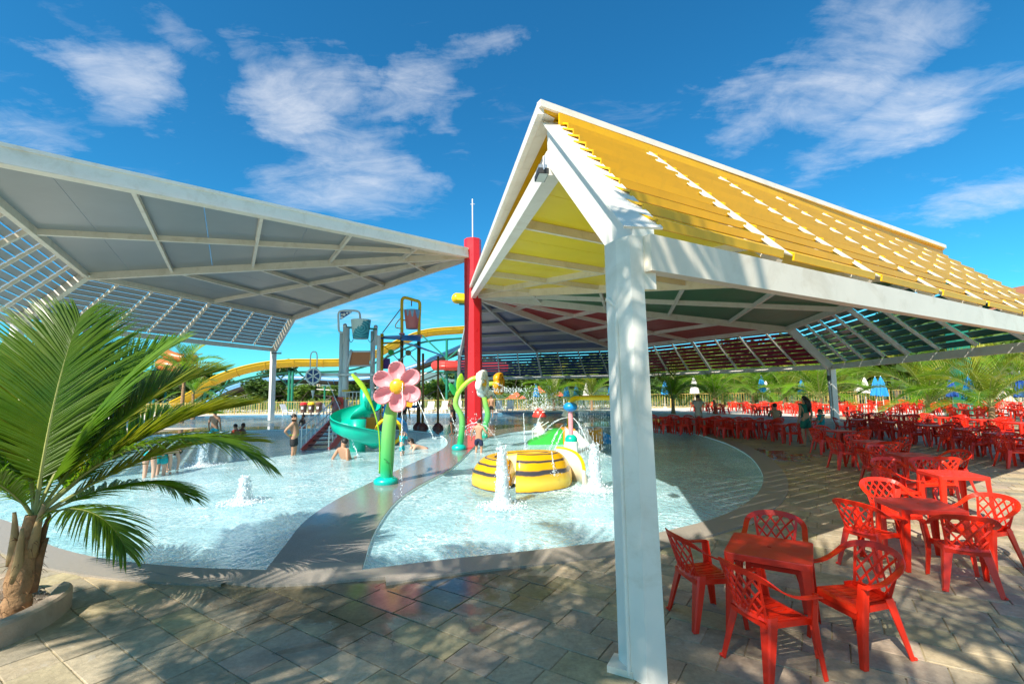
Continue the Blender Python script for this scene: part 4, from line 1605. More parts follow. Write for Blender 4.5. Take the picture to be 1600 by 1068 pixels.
fence((38.6, 48.4, 0), (62, 40, 0), 'golden picket fence behind the leaning blue umbrellas', 1.6)
# ------------------------------------------------------------------ palms
M_['frond'] = leaf_mat('coconut_frond', (0.085, 0.20, 0.010), (0.18, 0.28, 0.018), 0.33, 0.46, 1.2)
M_['frond_yellow'] = leaf_mat('yellowing_frond', (0.14, 0.22, 0.02), (0.34, 0.30, 0.03), 0.4, 0.42, 1.6)
M_['rachis'] = mat('frond_midrib', (0.30, 0.32, 0.10), 0.45, var=0.2, scale=5)
M_['rachis_pale'] = mat('pale_leaf_sheath', (0.36, 0.24, 0.11), 0.6, var=0.3, scale=6, bump=0.3, bscale=25)
M_['bark'] = mat('palm_trunk_bark', (0.36, 0.20, 0.095), 0.85, var=0.4, scale=9, bump=0.8, bscale=28, dirt=((0.12, 0.07, 0.035), 0.7, 6))
M_['fibre'] = mat('dry_brown_fibre', (0.20, 0.10, 0.045), 0.9, var=0.4, scale=15)
M_['tree_bark'] = mat('tree_bark', (0.14, 0.11, 0.08), 0.9, var=0.3, scale=6)
UPZ = V((0, 0, 1))


def frond_mesh(length, e0, e1, nleaf, leaf, seed, name='frond', segs=4, vee=0.35, droop=0.5, fold=True, base=0.12, roll=0.0, mats=('frond', 'rachis'), bend=0.0, wid=1.0):
    """frond in local frame: starts at origin, goes along +Y and up. e0,e1 start and end elevation (deg)"""
    r = random.Random(seed)
    q = MB()
    ns = 28
    pts, dirs = [V((0, 0, 0))], []
    for i in range(ns):
        t = (i + .5) / ns
        e = radians(e0 + (e1 - e0) * (t ** 1.35))
        az = bend * t * t
        d = V((sin(az) * cos(e), cos(az) * cos(e), sin(e)))
        dirs.append(d)
        pts.append(pts[-1] + d * length / ns)
    dirs.append(dirs[-1])
    q.mi = 1
    q.tube(pts, [max(0.0035, 0.021 * length / 2.6 * (1 - i / (ns + 1)) ** 0.8) for i in range(ns + 1)], 5)
    q.mi = 0
    for k in range(nleaf):
        t = base + (1 - base) * (k / (nleaf - 1)) ** 0.96
        f = t * ns
        i = min(int(f), ns - 1)
        p = pts[i].lerp(pts[i + 1], f - i)
        d = dirs[i]
        s0 = V((0, 0, 1)).cross(d)
        s0 = s0.normalized() if s0.length > .05 else V((1, 0, 0))
        n0 = d.cross(s0).normalized()
        if n0.z < 0 and abs(n0.z) > .3: n0 = -n0
        ll = leaf * (0.35 + 0.65 * sin(min(1, (t - base) / (0.40)) * pi / 2)) * (1 - 0.62 * max(0, (t - .55) / .45) ** 1.5)
        for sg in (-1, 1):
            L0 = ll * r.uniform(0.86, 1.08)
            ang = radians(62 - 40 * t + r.uniform(-5, 5))
            dd = (s0 * sg * sin(ang) + d * cos(ang) + n0 * (vee + r.uniform(-.07, .07))).normalized()
            w = wid * 0.0165 * min(1.25, leaf / .75) * r.uniform(.8, 1.15)
            prev = p
            wd = (d - dd * d.dot(dd)).normalized()
            ring = []
            for j in range(segs + 1):
                u = j / segs
                ww = w * (0.55 + 0.9 * u if u < .35 else 0.865 * (1 - (u - .35) / .65) ** 0.75 + .01)
                nn = dd.cross(wd).normalized()
                if fold:
                    ring += [prev - wd * ww + nn * 0, prev + nn * (ww * 0.55) * (1 if nn.z > 0 else -1), prev + wd * ww]
                else:
                    ring += [prev - wd * ww, prev + wd * ww]
                dd = (dd + V((0, 0, -1)) * droop * (0.35 + u) / segs * (1 + r.uniform(-.2, .2))).normalized()
                wd = (wd - dd * wd.dot(dd)).normalized()
                prev = prev + dd * (L0 / segs)
            m = 3 if fold else 2
            fs = []
            for j in range(segs):
                for a in range(m - 1):
                    fs.append((j * m + a, j * m + a + 1, (j + 1) * m + a + 1, (j + 1) * m + a))
            q.add(ring, fs)
    me = bpy.data.meshes.new(name)
    me.from_pydata(q.v, [], q.f)
    me.materials.append(M_[mats[0]]); me.materials.append(M_[mats[1]])
    me.polygons.foreach_set('material_index', q.m)
    me.update()
    return me


def frond_obj(me, parent, loc, az, scale=1.0, tilt=0.0, twist=0.0):
    o = link_mesh('frond', me, parent)
    M = Matrix.Rotation(radians(az - 90), 4, 'Z') @ Matrix.Rotation(radians(twist), 4, 'Y') @ Matrix.Rotation(radians(tilt), 4, 'X')
    o.matrix_local = Matrix.Translation(loc) @ M @ Matrix.Scale(scale, 4)
    return o


def trunk(parent, h, r0, r1, lean=(0, 0), rings=14, mname='bark', swell=1.25):
    q = MB()
    pts, rr = [], []
    n = rings * 2
    for i in range(n + 1):
        t = i / n
        pts.append(V((lean[0] * t * t, lean[1] * t * t, h * t)))
        rr.append((r0 * (1 + (swell - 1) * (1 - t) ** 4) * (1 - t) + r1 * t) * (1.0 + (0.06 if i % 2 else -0.03)))
    q.tube(pts, rr, 12)
    return q.build('trunk', M_[mname], parent)


# --- the palm beside the camera in its kerb
PB = V((-4.93, 4.84, 0.0))
pal = empty('palm_tree', PB, 0, 'young coconut palm with big green fronds in the curved concrete planter, left foreground', 'palm')
q = MB(); q.smooth = True
prof = [(0.112, 0.0), (0.118, .05), (.105, .10), (.12, .14), (.112, .20), (.095, .25), (.108, .30), (.122, .38), (.116, .48), (.096, .60), (.082, .72), (.07, .85), (.055, 1.02)]
rj = random.Random(3)
ring = []
for (r0, z) in prof:
    ring.append([V((r0 * (1 + .05 * sin(3 * a + z * 9)) * cos(a) + .10 * z, r0 * (1 + .05 * cos(5 * a + z * 7)) * sin(a), z)) for a in [2 * pi * j / 20 for j in range(20)]])
vs = [p for r_ in ring for p in r_]
fs = [(i * 20 + j, i * 20 + (j + 1) % 20, (i + 1) * 20 + (j + 1) % 20, (i + 1) * 20 + j) for i in range(len(prof) - 1) for j in range(20)]
q.add(vs, fs)
q.build('trunk', M_['bark'], pal)
# overlapping leaf bases
for i in range(6):
    a = i * 2.4 + .3
    z0 = .26 + i * .07
    q = MB(); q.smooth = True
    rb = .09 - i * .004
    pts = []
    for t in range(6):
        u = t / 5
        pts.append(V((cos(a) * (rb + .015 + .05 * u * u) + .1 * (z0 + u * .5), sin(a) * (rb + .015 + .05 * u * u), z0 + u * .52)))
    q.tube(pts, [.042, .044, .038, .030, .022, .014], 8, squash=.45)
    q.build('leaf_base', M_['rachis_pale'] if i % 3 else M_['fibre'], pal)
q = MB()
for i in range(70):
    a = rj.uniform(0, 2 * pi); z = rj.uniform(.12, .85); r0 = .112 - z * .04
    p0 = V((cos(a) * r0 + .1 * z, sin(a) * r0, z)); d = V((cos(a + rj.uniform(-.8, .8)), sin(a), rj.uniform(-.9, .7))).normalized()
    l = rj.uniform(.04, .13)
    q.tube([p0, p0 + d * l * .6, p0 + d * l + V((0, 0, -.03))], [.004, .003, .001], 3)
tag(q.build('fibres', M_['fibre'], pal), kind='stuff')
TOPP = V((0.12, 0.0, 1.02))
FR = [
    # az, e0, e1, length, leaf, nleaf, droop, vee, mats
    (121, 80, 44, 2.45, 1.08, 124, 0.34, 0.14, ('frond', 'rachis')),        # large upright blade
    (10, 52, -42, 2.45, 0.70, 104, 0.85, 0.12, ('frond', 'rachis')),       # arching right
    (66, 62, 14, 2.3, 0.95, 94, 0.22, 0.2, ('frond_yellow', 'rachis')),
    (34, 50, 6, 2.1, 0.9, 92, 0.3, 0.2, ('frond_yellow', 'rachis')),
    (52, 36, -12, 2.2, 0.8, 90, 0.5, 0.2, ('frond_yellow', 'rachis')),
    (-12, 24, -60, 1.3, 0.58, 64, 0.9, 0.1, ('frond', 'rachis')),
    (150, 66, 22, 2.5, 1.05, 96, 0.25, 0.2, ('frond_yellow', 'rachis')),
    (124, 70, 22, 2.6, 1.1, 96, 0.25, 0.2, ('frond', 'rachis')),
    (182, 56, 4, 2.4, 0.95, 90, 0.4, 0.2, ('frond', 'rachis')),
    (232, 66, 22, 1.7, 0.8, 76, 0.4, 0.2, ('frond', 'rachis')),
    (262, 60, 0, 1.2, 0.6, 60, 0.7, 0.2, ('frond', 'rachis')),
    (84, 46, -6, 2.4, 0.95, 90, 0.4, 0.2, ('frond', 'rachis')),
    (80, 20, -40, 1.9, 0.8, 76, 0.7, 0.1, ('frond', 'rachis')),
    (110, 56, 8, 2.6, 1.0, 90, 0.3, 0.1, ('frond', 'rachis')),
    (70, 74, 34, 2.2, 1.0, 96, 0.2, 0.15, ('frond', 'rachis')),
    (140, 30, -30, 2.0, 0.8, 76, 0.7, 0.1, ('frond', 'rachis')),
]
for i, (az, e0, e1, ln_, leaf, nl, dr, ve, mt) in enumerate(FR):
    me = frond_mesh(ln_, e0, e1, nl, leaf, 40 + i, droop=dr, vee=ve, segs=5, mats=mt, base=0.16)
    frond_obj(me, pal, TOPP - V((0, 0, .05)), az)

# planter kerb: open ring with a rounded end
M_['planter'] = mat('planter_render', (0.42, 0.33, 0.25), 0.8, var=0.15, scale=5, bump=0.35, bscale=45, dirt=((0.2, 0.15, 0.1), .5, 3))
pc = empty('planter', (PL.x, PL.y, 0), 0, 'curved beige concrete planter kerb around the foreground palm trunk', 'planter')
q = MB()
a_end, a_start = radians(48), radians(48 - 318)
nn = 60
vs, fs = [], []
for i in range(nn + 1):
    a = a_start + (a_end - a_start) * i / nn
    k = min(1, (nn - i) / 3, i / 3 + .01)
    hw = 0.075 * sqrt(max(0.0, 1 - (1 - k) ** 2)) + .004
    ro = 0.93
    for rr_, zz_ in ((ro + hw, -.01), (ro + hw, .185), (ro + hw * .7, .205), (ro - hw * .7, .205), (ro - hw, .185), (ro - hw, -.01)):
        vs.append((rr_ * cos(a), rr_ * sin(a), zz_))
for i in range(nn):
    for j in range(5):
        fs.append((i * 6 + j, i * 6 + j + 1, (i + 1) * 6 + j + 1, (i + 1) * 6 + j))
fs.append(tuple(range(6))); fs.append(tuple(reversed([nn * 6 + j for j in range(6)])))
q.add(vs, fs)
q.build('kerb', M_['planter'], pc)
q = MB(); q.lathe([(0.0, .10), (.55, .09), (.86, .06)], 30); q.build('soil', mat('gravelly_soil', (.20, .15, .11), .95, var=.5, scale=25, bump=1, bscale=40), pc)
q = MB()
for i in range(220):
    a = rj.uniform(0, 2 * pi); r_ = .85 * sqrt(rj.random()); s = rj.uniform(.008, .022)
    q.ball((r_ * cos(a), r_ * sin(a), .10 - .04 * r_ + s * .5), (s, s * .8, s * .6), 5, 3)
tag(q.build('pebbles', mat('pebbles', (.3, .25, .2), .8, var=.4, scale=30), pc), kind='stuff')

# --- other palms: shared frond meshes
FM = [frond_mesh(2.6, 62, -18, 46, .78, 70, segs=3, fold=False, droop=.5), frond_mesh(2.6, 42, -38, 46, .74, 71, segs=3, fold=False, droop=.7),
      frond_mesh(2.5, 78, 20, 46, .8, 72, segs=3, fold=False, droop=.35), frond_mesh(2.3, 22, -55, 42, .66, 73, segs=3, fold=False, droop=.8)]
FY = [frond_mesh(2.6, 60, -14, 46, .78, 75, segs=3, fold=False, droop=.5, mats=('frond_yellow', 'rachis')), frond_mesh(2.5, 76, 24, 46, .8, 76, segs=3, fold=False, droop=.35, mats=('frond_yellow', 'rachis'))]


FW = [frond_mesh(2.6, 58, -22, 26, .85, 81, segs=3, fold=False, droop=.5, wid=2.3), frond_mesh(2.6, 40, -40, 26, .8, 82, segs=3, fold=False, droop=.6, wid=2.3)]


def palm(x, y, h, s, label, seed, nf=15, yel=0.3, r=0.12, group=None):
    rn = random.Random(seed)
    t = empty('palm_tree', (x, y, 0), 0, label, 'palm', group)
    trunk(t, h, r * 1.3, r * .8, (rn.uniform(-.1, .1), rn.uniform(-.1, .1)), rings=max(5, int(h * 5)))
    for i in range(nf):
        u = i / nf
        me = FM[2] if u < .25 else (FM[0] if u < .55 else (FM[1] if u < .85 else FM[3]))
        if rn.random() < yel and u < .6:
            me = FY[1] if u < .25 else FY[0]
        if y < 1.5: me = FW[i % 2]
        frond_obj(me, t, V((0, 0, h - .05 + .1 * (1 - u))), i * 137.5 + rn.uniform(-12, 12), s * rn.uniform(.85, 1.1), rn.uniform(-6, 6), rn.uniform(-10, 10))
    return t


# palms of the court (trunk foot measured in the photo)
PG = 'coconut palms growing in the food court'
def pgx(px, Y): return AT(px, 640, Y).x
palm(pgx(1548, 24), 24, 1.01, 1.39, 'large coconut palm among the red chairs, rightmost', 101, 18, .5, group=PG)
palm(pgx(1452, 29), 29, 0.93, 1.65, 'coconut palm with a yellow tinted frond right of the leaning blue umbrellas', 102, 18, .6, group=PG)
palm(pgx(1622, 27), 27, 1.16, 1.58, 'coconut palm cut off by the right picture edge', 103, 14, .4, group=PG)
palm(pgx(1312, 42), 42, 1.10, 1.52, 'palm directly behind the far white canopy post', 104, 15, .4, group=PG)
palm(pgx(1283, 40), 40, 1.10, 1.78, 'bushy palm right of the woman in the green swimsuit', 105, 16, .5, group=PG)
palm(pgx(1228, 45), 45, 1.10, 1.78, 'palm behind the seated man', 106, 16, .4, group=PG)
palm(pgx(1178, 47), 47, 1.22, 1.78, 'palm behind the tall blue umbrella', 107, 16, .4, group=PG)
palm(pgx(1118, 38), 38, 1.28, 1.52, 'palm with a dark shaded trunk right of the photographing woman', 108, 16, .1, group=PG)
palm(pgx(1052, 39), 39, 1.22, 1.58, 'palm with a dark trunk just right of the white post', 109, 16, .3, group=PG)
palm(pgx(1085, 52), 52, 1.28, 1.85, 'palm behind the closed white umbrella', 110, 15, .4, group=PG)
palm(pgx(1150, 54), 54, 1.28, 1.85, 'palm in the back between two dark trunks', 111, 14, .3, group=PG)
palm(pgx(925, 47), 47, 1.39, 1.58, 'palm with pale trunk above the yellow water pipe', 112, 15, .5, group=PG)
palm(pgx(866, 48), 48, 1.10, 1.65, 'spreading palm left of the blue umbrellas, above the red mushroom', 113, 15, .6, group=PG)
palm(pgx(1340, 50), 50, 1.39, 1.85, 'palm behind the closed white umbrellas on the right', 114, 14, .4, group=PG)
palm(pgx(1500, 44), 44, 1.62, 1.98, 'palm behind the green slide post', 115, 14, .4, group=PG)
palm(pgx(284, 36), 36, 3.6, 1.25, 'palm in front of the orange tube slide on the left', 116, 16, .3, group=PG)
palm(pgx(302, 41), 41, 2.2, 1.1, 'low palm at the foot of the yellow flume', 117, 14, .3, group=PG)
# tall palms standing round the photographer, their crowns above the picture
for i, (x, y, h, s) in enumerate(((-6.7, -1.4, 6.2, 1.1), (-3.5, -1.3, 6.9, 1.3), (-0.3, -1.9, 6.8, 1.3), (3.6, -3.3, 6.2, 0.95), (-4.9, -3.2, 7.4, 1.3), (-1.6, -4.2, 7.0, 1.1))):
    palm(x, y, h, s, ('leftmost', 'left middle', 'right middle', 'rightmost', 'rear left', 'rear middle')[i] + ' tall palm standing behind the camera', 130 + i, (9, 10, 9, 8, 9, 8)[i], .2, .13, group='tall palms behind the camera')

# ------------------------------------------------------------------ broad-leaved trees and hill
M_['leaf_a'] = leaf_mat('tree_leaves', (0.075, 0.15, 0.02), (0.16, 0.24, 0.035), 0.55, 0.3, 0.6)
M_['leaf_b'] = leaf_mat('dark_tree_leaves', (0.045, 0.10, 0.02), (0.10, 0.17, 0.03), 0.55, 0.25, 0.6)


def crown_mesh(seed, n=2600, leaf=0.22, lobes=9, m='leaf_a'):
    r = random.Random(seed)
    cs = []
    for i in range(lobes):
        a = r.uniform(0, 2 * pi); d = r.uniform(.1, .62); z = r.uniform(-.35, .55)
        cs.append((V((cos(a) * d, sin(a) * d, z)), r.uniform(.28, .5)))
    vs, fs = [], []
    for i in range(n):
        c, rad = cs[r.randrange(lobes)]
        d = V((r.gauss(0, 1), r.gauss(0, 1), r.gauss(0, 1))).normalized()
        p = c + d * rad * (r.random() ** 0.35)
        s = leaf * r.uniform(.5, 1.1) * .5
        a = V((r.gauss(0, 1), r.gauss(0, 1), r.gauss(0, .6))).normalized(); b = (d + V((r.gauss(0, .5), r.gauss(0, .5), r.gauss(0, .5)))).cross(a)
        b = b.normalized() if b.length > .01 else V((1, 0, 0))
        o = len(vs)
        vs += [p - a * s, p + b * s * .55, p + a * s, p - b * s * .55]
        fs.append((o, o + 1, o + 2, o + 3))
    me = bpy.data.meshes.new('crown')
    me.from_pydata([tuple(v) for v in vs], [], fs)
    me.materials.append(M_[m])
    me.update()
    return me


CR = [crown_mesh(1, m='leaf_a'), crown_mesh(2, m='leaf_b'), crown_mesh(3, m='leaf_a', lobes=12), crown_mesh(4, m='leaf_b', lobes=7)]
CR_BIG = crown_mesh(9, 5200, .13, 14, 'leaf_b')


def tree(x, y, h, w, label, seed, me=None, z=-0.6, group='broad-leaved trees beyond the fence'):
    rn = random.Random(seed)
    t = empty('tree', (x, y, z), 0, label, 'tree', group)
    q = MB()
    q.tube([(0, 0, 0), (.1, .05, h * .3), (0.0, .1, h * .55)], [.05 * h * .6, .035 * h * .6, .02 * h], 7)
    for k in range(4):
        a = k * 1.6 + rn.random()
        q.tube([(0, 0, h * .35), (cos(a) * w * .2, sin(a) * w * .2, h * .6), (cos(a) * w * .32, sin(a) * w * .32, h * .75)], [.018 * h, .012 * h, .005 * h], 5)
    q.build('trunk', M_['tree_bark'], t)
    o = link_mesh('crown', me or CR[rn.randrange(4)], t)
    o.location = (0, 0, h * .62); o.scale = (w / 2, w / 2, h * .42)
    o.rotation_euler = (0, 0, rn.uniform(0, 6.28))
    return t


rt = random.Random(21)
# tree line behind fence: (px, depth, height)
names = ['dense green tree', 'dark green bushy tree', 'rounded tree', 'broad tree']
def tline(px0, px1, n, Y0, Y1, h0, h1, where, w=1.25):
    for i in range(n):
        px = px0 + (px1 - px0) * (i + rt.uniform(.2, .8)) / n
        Y = rt.uniform(Y0, Y1)
        h = rt.uniform(h0, h1)
        x = AT(px, 600, Y).x
        pos = ('first', 'second', 'third', 'fourth', 'fifth', 'sixth', 'seventh', 'eighth', 'ninth', 'tenth', 'eleventh', 'twelfth')[i % 12]
        tree(x, Y, h, h * w * rt.uniform(.9, 1.15), '%s %s, %s from the left' % (rt.choice(names), where, pos), 500 + i + int(px0))
tline(330, 600, 9, 62, 78, 3.6, 4.8, 'in the row beyond the left fence', 1.5)
tline(600, 735, 7, 62, 80, 3.6, 4.6, 'between the pink flower and the red column', 1.5)
tline(735, 1020, 11, 60, 74, 5.5, 8.0, 'behind the palms left of the post', 1.3)
tline(1020, 1345, 13, 60, 74, 7.5, 10.5, 'in the row behind the crowded chairs', 1.3)
tline(1300, 1640, 10, 60, 80, 9.0, 13.0, 'on the wooded rise at right', 1.2)
tline(1350, 1750, 11, 46, 60, 8.0, 11.0, 'in front of the wooded rise', 1.2)
tline(1010, 1330, 10, 56, 62, 3.2, 4.6, 'in the low hedge row behind the umbrellas', 1.5)
tree(AT(436, 600, 76).x, 76, 8.8, 8.6, 'tall open dark tree behind the yellow flume, left of the grey tower', 77, CR_BIG)
tline(120, 330, 7, 60, 70, 4, 6.5, 'behind the foreground palm', 1.3)

# undergrowth hedge along the fence as one mass
q = MB()
rh = random.Random(8)
for i in range(26000):
    x = rh.uniform(-50, 72)
    yb = 51.0 + rh.random() ** 2 * 6 if x < 40 else 51 - (x - 40) * .38 + rh.random() * 6
    zt = (1.5 + 0.5 * mnoise.noise(V((x * .35, yb * .35, 0)))) * (0.85 if x < -2 else 1.3)
    p = V((x, yb, rh.uniform(-.6, zt)))
    s = rh.uniform(.06, .14)
    a = V((rh.gauss(0, 1), rh.gauss(0, 1), rh.gauss(0, .6))).normalized(); b = a.orthogonal().normalized()
    q.add([p - a * s, p + b * s * .5, p + a * s, p - b * s * .5], [(0, 1, 2, 3)])
tag(q.build('hedge', M_['leaf_a']), 'low mass of green undergrowth along the golden fence', 'undergrowth', kind='stuff')

# far wooded rise and ridge with the blue haze put into its colour
def hill(name, cx, cy, rx, ry, h, m, seed):
    q = MB(); q.smooth = True
    n = 60
    vs = []
    for i in range(n + 1):
        for j in range(13):
            u = -1 + 2 * i / n; v = -1 + 2 * j / 12
            z = h * max(0, 1 - v * v) * max(0, cos(u * pi / 2)) ** .6 * (0.75 + .5 * mnoise.noise(V((u * 5 + seed, v * 1.5, seed)))) - .8
            vs.append((cx + u * rx, cy + v * ry, z))
    q.add(vs, [(i * 13 + j, (i + 1) * 13 + j, (i + 1) * 13 + j + 1, i * 13 + j + 1) for i in range(n) for j in range(12)])
    tag(q.build(name, m), kind='structure')
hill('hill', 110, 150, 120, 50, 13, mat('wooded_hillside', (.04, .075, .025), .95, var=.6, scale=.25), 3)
hill('ridge', -300, 2100, 1400, 220, 92, mat('haze_tinted_ridge', (.10, .17, .16), .95, var=.25, scale=.01), 7)

# ------------------------------------------------------------------ far town
M_['render_white'] = mat('white_rendered_wall', (0.72, 0.70, 0.66), .8, var=.06, scale=.2)
M_['render_beige'] = mat('beige_rendered_wall', (0.62, 0.52, 0.36), .8, var=.06, scale=.2)
M_['render_grey'] = mat('grey_rendered_wall', (0.50, 0.52, 0.54), .8, var=.06, scale=.2)
M_['win_far'] = mat('dark_window', (0.08, 0.10, 0.12), .3)
M_['roof_tile'] = mat('terracotta_roof', (0.32, 0.13, 0.07), .8, var=.2, scale=.5)


def tower(px, Y, wpx, ytop, m, label, floors=None, depth=None, hip=False):
    c = AT(px, 600, Y)
    w = wpx / 732 * Y
    zt = AT(px, ytop, Y).z
    t = empty('building', (c.x, Y, -1), 0, label, 'building', 'buildings of the distant town')
    h = zt + 1
    q = MB(); q.box((0, 0, h / 2), (w, w * .8, h)); q.build('wall', m, t)
    nf = floors or max(2, int(h / 3.4)); nc = max(2, min(6, int(w / 4)))
    me = None
    for i in range(nf):
        for j in range(nc):
            if me is None:
                q = MB(); q.box((0, 0, 0), (w / nc * .5, .5, h / nf * .42)); o = q.build('window', M_['win_far'], t); me = o.data
            else:
                o = link_mesh('window', me, t)
            o.location = (-w / 2 + w * (j + .5) / nc, -w * .4, h * (i + .55) / nf)
    q = MB()
    if hip:
        q.add([(-w * .55, -w * .45, h), (w * .55, -w * .45, h), (w * .55, w * .45, h), (-w * .55, w * .45, h), (-w * .2, 0, h + w * .22), (w * .2, 0, h + w * .22)], [(0, 1, 5, 4), (1, 2, 5), (2, 3, 4, 5), (3, 0, 4), (3, 2, 1, 0)])
        q.build('roof', M_['roof_tile'], t)
    else:
        q.box((0, 0, h + .4), (w * 1.03, w * .83, .8)); q.box((w * .1, 0, h + 2), (w * .3, w * .3, 2.6)); q.build('roof', m, t)


T = [(332, 420, 9, 606, 'render_white', 'white low house left of the green flume support'), (345, 430, 8, 602, 'render_grey', 'pale grey block seen under the yellow flume'),
     (356, 400, 9, 604, 'render_white', 'white block right behind the flume support'), (368, 430, 8, 601, 'render_white', 'second white block in the gap below the yellow flume'),
     (382, 410, 9, 603, 'render_beige', 'beige house above the blue flume'), (396, 420, 10, 602, 'render_white', 'white house left of the far canopy post'),
     (479, 420, 6, 599, 'render_grey', 'slim grey tower left of the beige tower'), (487, 425, 6, 598, 'render_white', 'slim white tower beside the beige tower'), (497, 430, 9, 599, 'render_beige', 'beige tower block left of the play tower'),
     (556, 430, 14, 594, 'render_beige', 'wide beige block seen through the play tower'), (571, 440, 10, 595, 'render_white', 'white block seen through the play tower'), (583, 440, 9, 596, 'render_grey', 'grey block behind the white pipe'),
     (668, 520, 7, 600, 'render_white', 'left white tower beside the pink flower'), (677, 525, 6, 599, 'render_white', 'second white tower beside the pink flower'), (685, 515, 6, 601, 'render_grey', 'grey tower between the brown posts'),
     (694, 530, 6, 600, 'render_white', 'white tower right of the brown post'), (707, 520, 8, 602, 'render_white', 'low white block left of the red column'), (718, 515, 6, 602, 'render_beige', 'beige block touching the red column')]
for px, Y, w, yt, m, lb in T:
    tower(px, Y, w, yt, M_[m], lb)
# ------------------------------------------------------------------ water toys and slides
def pm(name, col, rough=0.32, var=0.06, scale=3, **k):
    M_[name] = mat(name, col, rough, var=var, scale=scale, **k)
    return M_[name]


pm('pink_fg', (0.80, 0.30, 0.33)); pm('petal_inner', (0.78, 0.25, 0.30)); pm('gold_fg', (0.80, 0.42, 0.015), dirt=((.35, .16, .01), .6, 14)); pm('teal_fg', (0.0, 0.42, 0.36))
pm('white_fg', (0.82, 0.82, 0.78)); pm('orange_fg', (0.85, 0.33, 0.01)); pm('lime_fg', (0.33, 0.62, 0.03)); pm('leaf_fg', (0.015, 0.26, 0.06))
pm('green_fg', (0.04, 0.42, 0.05)); pm('blue_fg', (0.01, 0.25, 0.62)); pm('yellow_fg', (0.86, 0.52, 0.005)); pm('red_fg', (0.75, 0.05, 0.035)); pm('cream_fg', (0.82, 0.76, 0.58))
pm('sea_green', (0.0, 0.45, 0.31)); pm('purple_fg', (0.12, 0.04, 0.26)); pm('brown_paint', (0.26, 0.14, 0.035)); pm('flume_yellow', (0.78, 0.44, 0.012), dirt=((.35, .18, .02), .4, 1.5)); pm('green_steel', (0.02, 0.20, 0.12))
pm('flume_blue', (0.05, 0.20, 0.42)); pm('flume_dark', (0.06, 0.05, 0.045)); pm('rust_orange', (0.52, 0.15, 0.035)); pm('pale_pipe', (0.66, 0.70, 0.70)); pm('navy', (0.01, 0.05, 0.22)); pm('brown_cone', (0.16, 0.045, 0.04))
pm('bee_black', (0.045, 0.04, 0.045))


def gradient_mat(name, stops, z0, z1, rough=.3):
    """paint sprayed in a vertical fade on a fibreglass stem"""
    m = mat(name, (1, 1, 1), rough)
    t = m.node_tree; ln = t.links.new
    tcn = N(t, 'ShaderNodeTexCoord'); sp = N(t, 'ShaderNodeSeparateXYZ'); ln(tcn.outputs['Object'], sp.inputs[0])
    mr = N(t, 'ShaderNodeMapRange', ins={'From Min': z0, 'From Max': z1}); ln(sp.outputs['Z'], mr.inputs[0])
    no = N(t, 'ShaderNodeTexNoise', ins={'Scale': 3.0, 'Detail': 4}); ln(tcn.outputs['Object'], no.inputs[0])
    ad = N(t, 'ShaderNodeMath', operation='MULTIPLY_ADD', ins={1: .14}); ln(no.outputs['Fac'], ad.inputs[0]); ln(mr.outputs[0], ad.inputs[2])
    cr = N(t, 'ShaderNodeValToRGB'); ln(ad.outputs[0], cr.inputs[0])
    el = cr.color_ramp.elements
    el[0].position, el[0].color = stops[0][0], (*stops[0][1], 1)
    el[1].position, el[1].color = stops[-1][0], (*stops[-1][1], 1)
    for p, c in stops[1:-1]:
        e = el.new(p); e.color = (*c, 1)
    ln(cr.outputs[0], t.nodes['Principled BSDF'].inputs['Base Color'])
    return m


M_['stem_a'] = gradient_mat('painted_stem', [(0.07, (0.0, 0.40, 0.33)), (0.2, (0.02, 0.36, 0.10)), (0.62, (0.18, 0.48, 0.12)), (1.0, (0.42, 0.62, 0.05))], 0, 2.5)


def frame_at(loc, face_az, pitch=0):
    """matrix whose local -Y looks toward face_az (deg) and up by pitch"""
    return Matrix.Translation(loc) @ Matrix.Rotation(radians(face_az + 90), 4, 'Z') @ Matrix.Rotation(radians(-pitch), 4, 'X')


def flower(root, loc, face, pitch, n, plen, pw, mat_p, mat_c, thick, cr, rot=0.0, cup=0.25):
    F = frame_at(loc, face, pitch)
    for k in range(n):
        a = 2 * pi * k / n + rot
        q = MB(); q.smooth = True
        # petal: rounded dish with a thick rolled rim, in the local XZ plane
        nu, nv = 16, 7
        vs = []
        for i in range(nv):
            rr = i / (nv - 1)
            for j in range(nu):
                b = 2 * pi * j / nu
                px_ = cos(b) * rr; pz = sin(b) * rr
                taper = 0.72 + 0.28 * (pz * .5 + .5)
                x = px_ * pw * taper; z = cr * .55 + plen * .5 + pz * plen * .5
                y = -thick * (0.25 + 0.75 * (rr ** 3)) + cup * .12 * (1 - rr)
                vs.append((x, y, z))
        back = []
        for j in range(nu):
            b = 2 * pi * j / nu
            taper = 0.72 + 0.28 * (sin(b) * .5 + .5)
            back.append((cos(b) * pw * taper * 1.03, -thick * .1, cr * .55 + plen * .5 + sin(b) * plen * .52))
        back2 = [(x * .8, thick * .55, cr * .55 + plen * .5 + (z - cr * .55 - plen * .5) * .8) for x, y, z in back]
        back3 = [(x * .3, thick * .8, cr * .55 + plen * .5 + (z - cr * .55 - plen * .5) * .3) for x, y, z in back]
        allv = vs + back + back2 + back3
        fs = []
        rows = nv + 3
        for i in range(rows - 1):
            for j in range(nu):
                fs.append((i * nu + j, i * nu + (j + 1) % nu, (i + 1) * nu + (j + 1) % nu, (i + 1) * nu + j))
        fs.append(tuple((rows - 1) * nu + j for j in range(nu)))
        q.add(allv, fs)
        q.build('petal', mat_p, root, M=F @ Matrix.Rotation(a, 4, 'Y'))
    q = MB(); q.smooth = True
    q.ball((0, -thick * .6, 0), (cr, cr * .62, cr), 18, 12)
    q.build('flower_centre', mat_c, root, M=F)
    return F


